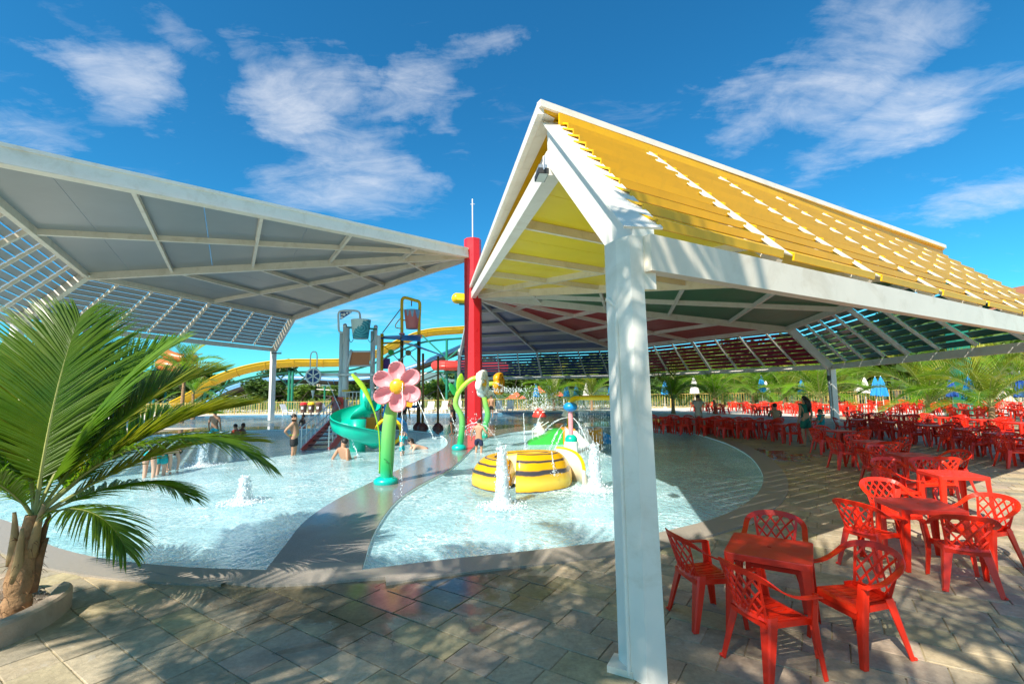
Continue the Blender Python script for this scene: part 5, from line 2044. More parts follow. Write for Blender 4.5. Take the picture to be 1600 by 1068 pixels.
def bez(p, n=14):
    """smooth curve through points"""
    p = [V(x) for x in p]
    res = []
    for i in range(len(p) - 1):
        a = p[max(i - 1, 0)]; b = p[i]; c = p[i + 1]; d = p[min(i + 2, len(p) - 1)]
        for j in range(n):
            t = j / n
            res.append(0.5 * ((2 * b) + (-a + c) * t + (2 * a - 5 * b + 4 * c - d) * t * t + (-a + 3 * b - 3 * c + d) * t ** 3))
    res.append(p[-1])
    return res


# pink flower
fb = G(603, 756)
fl_ = empty('flower_fountain', (fb.x, fb.y, 0), 0, 'giant pink flower fountain with golden centre on the dark walkway between the pools', 'water toy')
top = AT(624, 604, fb.y + .02) - V((fb.x, fb.y, 0))
stem = bez([(0, 0, 0), (.02, .02, .6), (.05, .02, 1.3), (.13, .03, 1.9), (top.x - .05, .10, top.z - .15)], 6)
q = MB(); q.smooth = True
n = len(stem); q.tube(stem, [.13 + .035 * sin(min(1, i / n * 1.25) * pi) - .05 * max(0, i / n - .6) for i in range(n)], 14)
q.build('stem', M_['stem_a'], fl_)
q = MB(); q.smooth = True; q.lathe([(0, .17), (.2, .165), (.275, .12), (.29, .06), (.27, 0)], 20); q.build('collar', M_['teal_fg'], fl_)
flower(fl_, V((top.x, -.13, top.z)), -86, 4, 6, .50, .225, M_['pink_fg'], M_['gold_fg'], .16, .185, rot=-.05)
for pts, w in (([(-.16, 0, .25), (-.16, -.02, 1.0), (-.26, -.02, 1.6), (-.55, 0, 2.25), (-.86, 0, 2.62)], [.02, .022, .035, .09, .02]),):
    c = bez(pts, 6); nn_ = len(c)
    q = MB(); q.smooth = True
    q.tube(c, [.018 + .055 * max(0, sin((i / nn_ - .55) / .45 * pi)) if i / nn_ > .55 else .018 for i in range(nn_)], 8, squash=.35); q.build('leaf', M_['lime_fg'], fl_)
q = MB(); q.tube([(.2, -.1, .1), (.14, -.16, .5), (.0, -.2, .62)], .012, 6); q.build('hose', M_['leaf_fg'], fl_)

# white daisy (left) and its orange partner
db = G(717, 703)
d_ = empty('flower_fountain', (db.x, db.y, 0), 0, 'white daisy fountain on a curved green stem in front of the red column', 'water toy')
def loc(px, py, Y=None): return AT(px, py, Y or db.y) - V((db.x, db.y, 0))
c = bez([(0, 0, 0), (.06, 0, .3), loc(722, 668), loc(721, 650), loc(712, 632), loc(716, 614), loc(727, 600), loc(738, 592), loc(747, 590)], 5)
q = MB(); q.smooth = True; q.tube(c, [.125 - .045 * i / len(c) for i in range(len(c))], 12); q.build('stem', M_['stem_a'], d_)
q = MB(); q.smooth = True; q.lathe([(0, .22), (.17, .21), (.26, .14), (.27, .06), (.24, 0)], 16); q.build('collar', M_['teal_fg'], d_)
flower(d_, loc(752, 599), -12, 0, 6, .42, .24, M_['white_fg'], M_['gold_fg'], .17, .17, rot=.3)
for tip, m, w in ((loc(721, 583), 'lime_fg', .17), (loc(702, 598), 'leaf_fg', .13)):
    b = loc(716, 622)
    q = MB(); q.smooth = True
    pts = [b.lerp(tip, t / 8) for t in range(9)]
    q.tube(pts, [.03, .06, .10, .14, w, w * 1.05, w, w * .7, .03], 12, squash=.28)
    q.build('leaf', M_[m], d_)
ob = G(757, 684)
o_ = empty('flower_fountain', (ob.x, ob.y, 0), 0, 'orange flower fountain seen side-on, right of the white daisy', 'water toy')
def loc2(px, py): return AT(px, py, ob.y) - V((ob.x, ob.y, 0))
c = bez([(0, 0, 0), loc2(758, 668), loc2(762, 648), loc2(759, 632), loc2(756, 612), loc2(762, 601), loc2(772, 599)], 5)
q = MB(); q.smooth = True; q.tube(c, [.15 - .05 * i / len(c) for i in range(len(c))], 12); q.build('stem', M_['stem_a'], o_)
flower(o_, loc2(778, 599), -12, 0, 6, .42, .25, M_['orange_fg'], M_['gold_fg'], .2, .18, rot=.3)

# bee-striped ring slide
M_['bee'] = mat('bee_striped_fibreglass', (.8, .5, .02), .25)
def bee_nodes():
    m = M_['bee']; t = m.node_tree; ln = t.links.new
    at = N(t, 'ShaderNodeAttribute', attribute_name='stripe')
    tcn = N(t, 'ShaderNodeTexCoord'); no = N(t, 'ShaderNodeTexNoise', ins={'Scale': 2.5, 'Detail': 3}); ln(tcn.outputs['Object'], no.inputs[0])
    ad = N(t, 'ShaderNodeMath', operation='MULTIPLY_ADD', ins={1: .035}); ln(no.outputs['Fac'], ad.inputs[0]); ln(at.outputs['Fac'], ad.inputs[2])
    cr = N(t, 'ShaderNodeValToRGB'); ln(ad.outputs[0], cr.inputs[0])
    yl, dk, cream = (.70, .37, .006, 1), (.05, .045, .05, 1), (.86, .74, .36, 1)
    el = cr.color_ramp.elements
    seq = [(0, yl), (.075, yl), (.085, dk), (.13, dk), (.14, yl), (.21, (.80, .56, .07, 1)), (.27, yl), (.28, dk), (.312, dk), (.322, yl), (.39, yl), (.40, dk), (.42, dk), (.43, yl), (.51, yl), (.52, dk), (.538, dk), (.548, yl), (.66, yl), (.67, dk), (.685, dk), (.70, yl), (.76, cream), (1.0, cream)]
    el[0].position, el[0].color = seq[0]; el[1].position, el[1].color = seq[-1]
    for p, c_ in seq[1:-1]:
        e = el.new(p); e.color = c_
    ln(cr.outputs[0], t.nodes['Principled BSDF'].inputs['Base Color'])
bee_nodes()
bc = V((0.20, 11.55, -0.04))
be = empty('bee_slide', bc, 0, 'round yellow and black bee striped ring slide in the right pool', 'water toy')
q = MB(); q.smooth = True
na, nb_ = 72, 34
A0_, A1_ = radians(-98), radians(244)   # body, open at the front left where the entry is
vs, st = [], []
Rm = 0.80
for i in range(na + 1):
    a = A0_ + (A1_ - A0_) * i / na
    for j in range(nb_):
        tb = j / (nb_ - 1)
        # profile from the outer foot, over the top, down the inside
        b = -0.18 * pi + tb * 1.18 * pi
        hb = 0.78 - .10 * sin(a * .5)
        r_ = Rm + 0.44 * cos(b) * (1 + .04 * sin(8 * a)); z = 0.10 + (hb - .1) * max(-.1, sin(b)) if b > 0 else 0.10 + .55 * sin(b)
        if j == 0: r_ += .10; z = -.12
        if j == 1: r_ += .06; z = .0
        vs.append((r_ * cos(a) * 1.02, r_ * sin(a), z)); st.append(tb)
fs = [(i * nb_ + j, (i + 1) * nb_ + j, (i + 1) * nb_ + j + 1, i * nb_ + j + 1) for i in range(na) for j in range(nb_ - 1)]
fs.append(tuple(range(nb_))); fs.append(tuple(reversed([na * nb_ + j for j in range(nb_)])))
q.add(vs, fs)
bo = q.build('body', M_['bee'], be)
at_ = bo.data.attributes.new('stripe', 'FLOAT', 'POINT'); at_.data.foreach_set('value', st)
q = MB(); q.smooth = True
q.lathe([(0, .34), (.3, .32), (.5, .25), (.62, .1)], 24); q.build('inner_floor', M_['cream_fg'], be)
# chute wall sweeping out to the right
q = MB(); q.smooth = True
wpts = [(.95, .62, .62), (1.22, .42, .60), (1.42, .12, .52), (1.50, -.22, .38), (1.50, -.50, .22)]
c = bez(wpts, 5)
vs = []
for i, p in enumerate(c):
    d = (c[min(i + 1, len(c) - 1)] - c[max(i - 1, 0)]).normalized(); s = V((d.y, -d.x, 0)).normalized()
    top_ = p + V((0, 0, .14))
    vs += [top_ + s * .05, V((p.x, p.y, -.1)) + s * .04, V((p.x, p.y, -.1)) - s * .14, top_ - s * .02, top_ + V((0, 0, .03))]
k = len(c)
q.add(vs, [(i * 5 + j, i * 5 + (j + 1) % 5, (i + 1) * 5 + (j + 1) % 5, (i + 1) * 5 + j) for i in range(k - 1) for j in range(5)] + [tuple((k - 1) * 5 + j for j in range(5))])
q.build('chute_wall', M_['cream_fg'], be)
q = MB(); q.tube([p + V((0, 0, .155)) for p in c], .045, 8); q.build('chute_rim', M_['yellow_fg'], be)
be.scale = (.95, .95, .95)

# pink pole with blue ball, green half ball and yellow ring pipe pouring a curtain
pb = G(893, 706)
pp_ = empty('pipe_fountain', (pb.x, pb.y, 0), 0, 'pink post with blue ball and green base carrying a yellow ring pipe with falling water', 'water toy')
q = MB(); q.tube([(0, 0, 0), (0, 0, 1.5)], .085, 12); q.build('post', M_['pink_fg'], pp_)
q = MB(); q.smooth = True; q.ball((0, 0, .42), (.22, .22, .2), 16, 10); q.build('green_ball', M_['sea_green'], pp_)
q = MB(); q.lathe([(.15, .0), (.24, .02), (.24, .36), (.15, .38)], 16); q.build('white_base', M_['white_fg'], pp_)
q = MB(); q.smooth = True; q.ball((0, 0, 1.56), (.25, .25, .17), 16, 10); q.build('blue_ball', M_['blue_fg'], pp_)
cring = [(0, 0, 1.62), (0.02, .0, 1.74), (.15, .05, 1.84), (.35, .1, 1.86)]
cr_ = V((1.45, .25, 1.86)); 
q = MB(); q.smooth = True; q.tube(bez(cring, 5), .085, 10); q.build('pipe_bend', M_['yellow_fg'], pp_)
q = MB(); q.smooth = True
q.tube([cr_ + V((1.1 * cos(a), 1.1 * sin(a), 0)) for a in [2 * pi * i / 48 for i in range(48)]], .07, 8, closed=True); q.build('ring_pipe', M_['yellow_fg'], pp_)

# mushrooms
for px, py, m, nm, d in ((843, 671, 'red_fg', 'red capped', .45), (889, 669, 'cream_fg', 'pale cream capped', .45)):
    b = G(px, py); b.y -= .6; b.x *= (b.y / (b.y + .6))
    t = empty('mushroom_fountain', (b.x, b.y, -.3 if False else -.05), 0, nm + ' mushroom fountain at the back of the right pool', 'water toy')
    q = MB(); q.smooth = True; q.lathe([(.32, 0), (.33, .1), (.2, .2), (.11, .3), (.10, .75)], 14); q.build('stalk', M_['cream_fg'] if nm[0] == 'r' else M_['yellow_fg'], t)
    q = MB(); q.smooth = True; q.lathe([(0, 1.25), (.12, 1.22), (.25, 1.08), (.38, .82), (.35, .76), (.1, .78)], 16); q.build('cap', M_[m], t)
    q = MB()
    for k in range(6):
        a = k * 1.1; q.ball((.27 * cos(a), .27 * sin(a), 1.03), (.06, .06, .04), 8, 5)
    q.build('cap_spots', M_['white_fg'], t)

# multi slide: green ramp, orange blocks, white and blue chutes
mb_ = V((2.0, 19.4, -.05))
ms_ = empty('play_slide', mb_, 0, 'low slide block with green ramp, orange walls, white chute and blue chute', 'slide')
def prism(pts, y0, y1):
    q = MB(); n = len(pts)
    q.add([(x, y0, z) for x, z in pts] + [(x, y1, z) for x, z in pts], [tuple(range(n)), tuple(reversed(range(n, 2 * n)))] + [(i, n + i, n + (i + 1) % n, (i + 1) % n) for i in range(n)])
    return q
prism([(-1.55, .05), (-1.3, .22), (-.9, .36), (-.55, .62), (-.3, .72), (0, .72), (0, 0), (-1.5, 0)], -.25, .9).build('green_ramp', M_['green_fg'], ms_)
prism([(.002, 0), (.55, 0), (.55, .78), (.002, .78)], -.22, .8).build('orange_wall', M_['orange_fg'], ms_)
q = MB(); q.smooth = True
vs = []
for i in range(11):
    t = i / 10
    z = .66 * (1 - t) ** 1.6 + .04; y = -.2 - 1.5 * t; w = .45 + .18 * t
    for u in range(9):
        b = -1 + u / 4
        vs.append((.55 + b * w, y, z + .22 * abs(b) ** 3))
q.add(vs, [(i * 9 + j, (i + 1) * 9 + j, (i + 1) * 9 + j + 1, i * 9 + j + 1) for i in range(10) for j in range(8)])
o = q.build('white_chute', M_['white_fg'], ms_)
prism([(1.05, 0), (1.75, 0), (1.75, .78), (1.05, .62)], -.2, .8).build('orange_wall', M_['orange_fg'], ms_)
prism([(1.755, 0), (2.6, 0), (2.6, .15), (2.3, .3), (1.755, .62)], -.2, .8).build('blue_chute', M_['blue_fg'], ms_)
for x in (-1.3, -1.05):
    q = MB(); q.tube([(x, .5, 0), (x, .5, .75), (x + .5, .5, 1.1)], .02, 6); q.build('handrail', M_['pale_pipe'], ms_)

ms_.scale = (.92, .92, .8)
# --- grey play tower with wave bucket
Yt = 25.0
def T3(px, py, Y=Yt): return AT(px, py, Y)
tw_ = empty('play_tower', (T3(565, 680).x, Yt, 0), 0, 'grey steel water play tower with tipping wave bucket, rust orange panel and white pipes', 'play structure')
O = V((T3(565, 680).x, Yt, 0))
def W(px, py, dy=0): return AT(px, py, Yt + dy) - O
def tb(name, pts, r, m, n=10, parent=tw_):
    q = MB(); q.smooth = True; q.tube(pts, r, n); return q.build(name, M_[m], parent)
def post(px0, py0, px1, r, m, dy=0, name='post', zb=0.0):
    a = W(px0, py0, dy); b = V((a.x, a.y, zb)); return tb(name, [b, a], r, m)
post(535, 520, 0, .145, 'pale_pipe', .3); post(541.5, 512, 0, .165, 'pale_pipe', 0)
post(583, 517, 0, .13, 'pale_pipe', .9); post(592, 524, 0, .10, 'white_fg', -.4, 'white_post')
post(553, 640, 0, .07, 'white_fg', -.4, 'white_post')
for px, py, dy in ((539, 512, 0), (587, 514, .9)):
    a = W(px, py, dy); tb('bucket_arm', [a - V((0, 0, .9)), a + V((0, 0, .12))], .10, 'pale_pipe')
    q = MB(); q.ball(a + V((0, 0, .12)), .12, 8, 6); q.build('bearing', M_['steel'], tw_)
tb('axle', [W(540, 511), W(589, 514)], .05, 'green_steel')
for px in (545, 583):
    a = W(px, 513); tb('chain', bez([a, a + V((.03, 0, -.5)), a + V((.12 if px < 560 else -.12, 0, -.75)), a + V((.26 if px < 560 else -.26, 0, -.6))], 4), .018, 'green_steel', 5)
tb('arched_pipe', bez([W(537, 520), W(530, 517), W(529, 505), W(529, 490), W(533, 486), W(545, 485), W(558, 486), W(562, 490), W(563, 500)], 4), .055, 'pale_pipe', 8)
fin = [W(532, 487), W(550, 487), W(545, 491), W(537, 496), W(532, 499)]
q = MB(); q.plate([p + V((0, -.03, 0)) for p in fin], .05, up=(0, 1, 0)); fo_ = q.build('blue_fin', M_['navy'], tw_)
q = MB()
for px, py, r in ((534.5, 496, .07), (538, 491.5, .085), (543, 489.3, .06), (534.5, 491, .05), (547.5, 488.4, .045)):
    c0 = W(px, py); q.lathe([(0, 0), (r, 0), (r, .07)], 10, c0 + V((0, -.045, 0)), M=Matrix.Rotation(radians(-90), 3, 'X'))
q.build('fin_holes', M_['white_fg'], fo_)
# bucket
def bucket_mat():
    m = mat('wave_bucket', (.5, .7, .72), .35)
    t = m.node_tree; ln = t.links.new
    tcn = N(t, 'ShaderNodeTexCoord'); sp = N(t, 'ShaderNodeSeparateXYZ'); ln(tcn.outputs['Generated'], sp.inputs[0])
    # curling wave print: spiral distance field
    mp = N(t, 'ShaderNodeMapping', ins={'Location': (-.62, 0, -.52), 'Scale': (1, .0, 1)}); ln(tcn.outputs['Generated'], mp.inputs[0])
    wv = N(t, 'ShaderNodeTexWave', wave_type='RINGS', rings_direction='SPHERICAL', ins={'Scale': 2.6, 'Distortion': 5.5, 'Detail': 3, 'Detail Scale': 1.6}); ln(mp.outputs[0], wv.inputs[0])
    no = N(t, 'ShaderNodeTexNoise', ins={'Scale': 5, 'Detail': 3, 'Distortion': 1.5}); ln(tcn.outputs['Generated'], no.inputs[0])
    a = N(t, 'ShaderNodeMath', operation='SUBTRACT'); ln(sp.outputs['Z'], a.inputs[0]); ln(sp.outputs['X'], a.inputs[1])
    b = N(t, 'ShaderNodeMath', operation='MULTIPLY_ADD', ins={1: .9}); ln(no.outputs['Fac'], b.inputs[0]); ln(a.outputs[0], b.inputs[2])
    mr = N(t, 'ShaderNodeMapRange', ins={'From Min': .50, 'From Max': .54, 'To Min': 1, 'To Max': 0}); ln(b.outputs[0], mr.inputs[0])
    cr = N(t, 'ShaderNodeValToRGB'); ln(wv.outputs['Fac'], cr.inputs[0])
    el = cr.color_ramp.elements
    el[0].position, el[0].color = 0.35, (.01, .24, .32, 1); el[1].position, el[1].color = .8, (.08, .45, .52, 1)
    mx = N(t, 'ShaderNodeMix', data_type='RGBA'); mx.inputs['A'].default_value = (.62, .74, .70, 1)
    ln(cr.outputs[0], mx.inputs['B']); ln(mr.outputs[0], mx.inputs['Factor'])
    ln(mx.outputs['Result'], t.nodes['Principled BSDF'].inputs['Base Color'])
    return m
bk = W(563.5, 529)
q = MB(); q.smooth = False
q.lathe([(0, 0), (.40, 0), (.52, 1.02), (.49, 1.02), (.38, .1)], 24, bk)
q.build('wave_bucket', bucket_mat(), tw_)
# orange bridge panel
q = MB(); a, b, c0, d0 = W(548, 550), W(578, 550), W(577, 570), W(546, 571)
q.plate([d0, c0, b, a], .06, up=(0, 1, 0)); q.build('orange_panel', M_['rust_orange'], tw_)
tb('panel_rail', [W(546, 549), W(580, 549)], .05, 'pale_pipe'); tb('panel_rail', [W(544, 572), W(580, 571)], .05, 'pale_pipe')
tb('panel_rail', [W(543, 574, -.05), W(549, 546, -.05)], .06, 'pale_pipe'); tb('panel_rail', [W(581, 574), W(583, 548)], .06, 'pale_pipe')
tb('cross_pipe', [W(496, 585, -.3), W(592, 585, -.3)], .085, 'white_fg')
for px in (530, 542, 555, 581, 590):
    q = MB(); c0 = W(px, 585, -.3); q.lathe([(.13, -.05), (.13, .05)], 10, c0, M=Matrix.Rotation(radians(90), 3, 'Y')); q.build('pipe_clamp', M_['pale_pipe'], tw_)
for px, py in ((541, 610), (541, 622), (592, 612), (592, 623)):
    c0 = W(px, py, -.1 if px < 560 else -.4); q = MB(); q.lathe([(.23 if px < 560 else .13, -.04), (.23 if px < 560 else .13, .04)], 12, c0); q.build('yellow_band', M_['yellow_fg'], tw_)
# spray wheel
wc = W(497, 587, -.5) - V((.25, 0, 0))
F = Matrix.Rotation(radians(90), 3, 'X')
q = MB(); q.smooth = True; q.tube([wc + V((.38 * cos(a), 0, .38 * sin(a))) for a in [2 * pi * i / 28 for i in range(28)]], .05, 8, closed=True); q.build('wheel_rim', M_['white_fg'], tw_)
q = MB(); q.lathe([(0, -.02), (.36, -.02), (.36, .02), (0, .02)], 24, wc + V((0, .05, 0)), M=F); q.build('wheel_disc', M_['navy'], tw_)
for i in range(3):
    a = i * pi / 3 + .5; q = MB(); q.beam(wc + V((.36 * cos(a), -.02, .36 * sin(a))), wc - V((.36 * cos(a), .02, .36 * sin(a))), .05, .05); q.build('wheel_spoke', M_['white_fg'], tw_)
tb('hoop_pipe', bez([wc + V((-.17, 0, .35)), wc + V((-.17, 0, 1.05)), wc + V((-.08, 0, 1.25)), wc + V((.08, 0, 1.25)), wc + V((.17, 0, 1.05)), wc + V((.17, 0, .35))], 4), .03, 'pale_pipe', 6)
q = MB(); q.lathe([(0, -.35), (.1, .1), (.12, .12)], 8, W(489, 613, -.5)); q.build('funnel', M_['white_fg'], tw_)
# platform, railing, side panels
zf = W(560, 655).z
q = MB(); q.plate([W(540, 655, -1.3) * V((1, 1, 0)) + V((0, 0, zf)) if False else V((W(538, 655).x, -.6, zf)), V((W(592, 655).x, -.6, zf)), V((W(592, 655).x, 1.3, zf)), V((W(538, 655).x, 1.3, zf))], .12); q.build('platform', M_['yellow_fg'], tw_)
q = MB(); q.plate([V((W(560, 655).x, -.62, zf - .45)), V((W(592, 655).x, -.62, zf - .45)), V((W(592, 655).x, -.62, zf + .1)), V((W(560, 655).x, -.62, zf + .1))], .05, up=(0, 1, 0)); q.build('platform_skirt', M_['orange_fg'], tw_)
def railing(p0, p1, h, nbar, m='white_fg'):
    p0, p1 = V(p0), V(p1)
    q = MB()
    for z in (h, .08): q.tube([p0 + V((0, 0, z)), p1 + V((0, 0, z))], .028, 6)
    for i in range(nbar + 1):
        p = p0.lerp(p1, i / nbar); q.tube([p, p + V((0, 0, h))], .018, 5)
    q.build('railing', M_[m], tw_)
railing((W(545, 655).x, -.55, zf + .1), (W(578, 655).x, -.55, zf + .1), 1.35, 6)
railing((W(545, 655).x, 1.2, zf + .1), (W(592, 655).x, 1.2, zf + .1), 1.35, 8)
q = MB()
pl = [W(573, 610, -.6), W(583, 610, -.6), W(583, 636, -.6), W(577, 641, -.6), W(573, 635, -.6)]
q.plate(list(reversed(pl)), .04, up=(0, 1, 0)); wp = q.build('white_panel', M_['white_fg'], tw_)
q = MB()
for py in (616, 624, 632):
    q.box(W(579, py, -.63), (.10, .03, .13))
q.build('panel_holes', M_['steel'], wp)

# stairs: red stringers, white rails
st_ = empty('stairway', (G(492, 702).x, G(492, 702).y, 0), 0, 'red sided steps with white rails climbing out of the left pool to the grey tower', 'stairs')
s0 = V((0, 0, -.1)); s1 = V((O.x - .95, O.y - .2, zf)) - V((G(492, 702).x, G(492, 702).y, 0))
sdn = V((s1.x, s1.y, 0)).normalized(); sn_ = V((-sdn.y, sdn.x, 0))
for sg in (-.5, .5):
    q = MB(); q.beam(s0 + sn_ * sg, s1 + sn_ * sg, .06, .35); q.build('stringer', M_['red_fg'], st_)
    q = MB()
    for z in (.95, .5): q.tube([s0 + sn_ * sg + V((0, 0, z)), s1 + sn_ * sg + V((0, 0, z + .0))], .03, 6)
    for i in range(9):
        p = s0.lerp(s1, i / 8) + sn_ * sg; q.tube([p, p + V((0, 0, .95))], .022, 5)
    q.build('handrail', M_['pale_pipe'], st_)
for i in range(8):
    p = s0.lerp(s1, (i + .5) / 8); q = MB(); q.box(p, (.34, .95, .04), rz=atan2(sdn.y, sdn.x)); q.build('tread', M_['brown_cone'], st_)
q = MB(); w0 = s1 + V((0, 0, .1)); q.plate([s1 + sn_ * .55, s1 + sn_ * .55 + sdn * .0 + V((0, 0, 1.2)), s1 + sn_ * .55 + V((.6, 0, 1.2)), s1 + sn_ * .55 + V((.6, 0, 0))], .04, up=(0, 1, 0)); q.build('side_panel', M_['red_fg'], st_)

# teal spiral slide
sp_ = empty('spiral_slide', (G(560, 704).x, G(560, 704).y, 0), 0, 'teal green spiral slide winding down from the grey tower into the left pool', 'slide')
q = MB(); q.smooth = True
cen = V((-.12, .25, 0)); nS = 46; vs = []
for i in range(nS + 1):
    t = i / nS
    a = radians(38) + t * radians(-1) * -330 * -1 + 0
    a = radians(42 + 0) + t * radians(335)
    R_ = .64; z = 1.38 * (1 - t) ** 1.05 + .04
    c0 = cen + V((R_ * cos(a), R_ * sin(a) * .9, z))
    rad = V((cos(a), sin(a), 0))
    for j in range(9):
        b = pi * (j / 8) * 1.12 - pi * .06
        outr = -cos(b) * .35
        vs.append(c0 + rad * outr + V((0, 0, .36 - .36 * sin(b) * 1.0 + (.12 if outr > .3 else 0))))
for i in range(nS + 1):
    for j in range(9):
        p = vs[i * 9 + j]; vs.append(p + V((0, 0, -.035)) + V((p.x - cen.x, p.y - cen.y, 0)).normalized() * (.03 if j > 5 else (-.03 if j < 3 else 0)))
m9 = (nS + 1) * 9
fs = []
for i in range(nS):
    for j in range(8):
        a = i * 9 + j
        fs.append((a, a + 1, a + 10, a + 9)); fs.append((m9 + a, m9 + a + 9, m9 + a + 10, m9 + a + 1))
    for j in (0, 8):
        a = i * 9 + j; fs.append((a, a + 9, m9 + a + 9, m9 + a))
q.add(vs, fs)
q.build('spiral_trough', M_['sea_green'], sp_)
q = MB(); q.smooth = True; q.tube([cen + V((0, 0, -.1)), cen + V((0, 0, 1.15))], .30, 12); q.build('centre_post', M_['sea_green'], sp_)
q = MB(); q.smooth = True; q.tube([cen + V((.1, .55, 1.2)), cen + V((.1, .55, 2.3))], .20, 12); q.build('entry_tube', M_['sea_green'], sp_)

# yellow climbing ring and curved panel
rg = G(607, 694)
r_ = empty('tunnel_ring', (rg.x, rg.y, 0), 0, 'yellow round tunnel ring behind the green stem of the pink flower', 'play structure')
q = MB(); q.smooth = True; q.tube([(.52 * cos(a), 0, .52 + .52 * sin(a)) for a in [2 * pi * i / 30 for i in range(30)]], .075, 8, closed=True); q.build('ring', M_['yellow_fg'], r_)
q = MB(); q.smooth = True; q.lathe([(.52, 0), (.52, 1.3)], 24, (0, 0, .52), M=Matrix.Rotation(radians(-90), 3, 'X')); q.build('tunnel', M_['blue_fg'], r_)
q = MB(); vs = []
for i in range(13):
    a = radians(185 - i * 10); vs += [(1.0 * cos(a) + .45, 1.0, .9 + 1.0 * sin(a) * 1.0), (.62 * cos(a) + .45, 1.0, .9 + .62 * sin(a))]
q.add(vs, [(i * 2, i * 2 + 2, i * 2 + 3, i * 2 + 1) for i in range(12)]); q.build('arched_panel', M_['orange_fg'], r_)
q = MB(); q.add([(x * .98 + .01, y - .05, z + .25) for x, y, z in vs], [(i * 2, i * 2 + 2, i * 2 + 3, i * 2 + 1) for i in range(12)]); q.build('arched_panel', M_['blue_fg'], r_)

# --- yellow framed tower with pink bucket
Yy = 28.0
Oy = V((AT(640, 670, Yy).x, Yy, 0))
yt = empty('bucket_tower', Oy, 0, 'yellow framed water tower with pink tipping bucket and blue roof panels behind the pink flower', 'play structure')
def X(px, py, dy=0): return AT(px, py, Yy + dy) - Oy
def yb(name, pts, r, m, n=9):
    q = MB(); q.smooth = True; q.tube(pts, r, n); return q.build(name, M_[m], yt)
yb('bucket_frame', bez([X(628, 531), X(628, 500), X(628, 473), X(629.5, 466.5), X(634, 465), X(648, 469), X(654, 471), X(656, 477), X(655, 500), X(654.5, 531)], 4), .095, 'yellow_fg')
def gp(px, py, r, m, dy=0, cone=True):
    a = X(px, py, dy); b = V((a.x, a.y, 0)); yb('post', [b, a], r, m)
    if cone:
        q = MB(); q.lathe([(.34, -.05), (.30, .15), (.12, .34)], 12, (b.x, b.y, 0)); q.build('foot_cone', M_['brown_cone'], yt)
gp(628, 531, .10, 'brown_paint'); gp(654.5, 531, .11, 'brown_paint'); gp(597, 521, .10, 'yellow_fg', 0, False); gp(661, 552, .07, 'brown_paint', -.6); gp(684.5, 556, .065, 'brown_paint', -.8); gp(624, 560, .07, 'steel', .8)
yb('stay_bar', [X(597.5, 520), X(627, 481)], .03, 'brown_paint', 6)
# pink bucket with blue drips
def drip_mat():
    m = mat('dripping_bucket', (.75, .22, .22), .32)
    t = m.node_tree; ln = t.links.new
    tcn = N(t, 'ShaderNodeTexCoord'); sp = N(t, 'ShaderNodeSeparateXYZ'); ln(tcn.outputs['Generated'], sp.inputs[0])
    w = N(t, 'ShaderNodeMath', operation='MULTIPLY', ins={1: 24.0}); ln(sp.outputs['X'], w.inputs[0])
    s_ = N(t, 'ShaderNodeMath', operation='SINE'); ln(w.outputs[0], s_.inputs[0])
    no = N(t, 'ShaderNodeTexNoise', ins={'Scale': 3.5, 'Detail': 1}); ln(tcn.outputs['Generated'], no.inputs[0])
    mu = N(t, 'ShaderNodeMath', operation='MULTIPLY'); ln(s_.outputs[0], mu.inputs[0]); ln(no.outputs['Fac'], mu.inputs[1])
    a = N(t, 'ShaderNodeMath', operation='MULTIPLY_ADD', ins={1: .42}); ln(mu.outputs[0], a.inputs[0]); ln(sp.outputs['Z'], a.inputs[2])
    b2 = N(t, 'ShaderNodeMath', operation='MULTIPLY_ADD', ins={1: .16}); ln(sp.outputs['X'], b2.inputs[0]); ln(a.outputs[0], b2.inputs[2])
    mr = N(t, 'ShaderNodeMapRange', ins={'From Min': .86, 'From Max': .88}); ln(b2.outputs[0], mr.inputs[0])
    mx = N(t, 'ShaderNodeMix', data_type='RGBA'); mx.inputs['A'].default_value = (.74, .21, .21, 1); mx.inputs['B'].default_value = (.22, .48, .72, 1)
    ln(mr.outputs[0], mx.inputs['Factor']); ln(mx.outputs['Result'], t.nodes['Principled BSDF'].inputs['Base Color'])
    return m
q = MB(); q.smooth = False; q.lathe([(0, 0), (.36, 0), (.49, 1.10), (.53, 1.12), (.49, 1.13), (.34, .1)], 24, X(644, 513.5)); q.build('pink_bucket', drip_mat(), yt)
yb('nozzle', [X(643, 469), X(643, 478)], .035, 'brown_paint', 6)
yb('bucket_axle', [X(628, 500), X(655, 500)], .04, 'yellow_fg', 6)
yb('side_lever', bez([X(627, 496), X(620, 504), X(618, 511), X(627, 513)], 3), .03, 'yellow_fg', 6)
for px, py in ((628, 521.5), (655, 524.5)):
    q = MB(); q.smooth = True; q.ball(X(px, py, -.05), (.19, .19, .085), 12, 6); q.build('pink_disc', M_['pink_fg'], yt)
def panel(name, pts, m, th=.06):
    q = MB(); q.plate(pts, th); return q.build(name, M_[m], yt)
panel('blue_roof', [X(594, 529, -.7), X(657, 532, -.7), X(655, 524, 1.4), X(600, 526, 1.4)], 'navy')
panel('blue_roof', [X(627, 524.5, -.3), X(658, 526, -.3), X(657, 533, -1.1), X(627, 532, -1.1)], 'blue_fg')
a, b, c0, d0 = X(630, 536, 1.0), X(646, 539, -1.0), X(694, 557, -1.4), X(676, 551, .8)
panel('blue_sail', [a, b, c0, d0], 'blue_fg', .07)
yb('beam', [X(597, 536), X(628, 535)], .06, 'yellow_fg'); yb('beam', [X(597, 526), X(628, 530)], .05, 'green_steel')
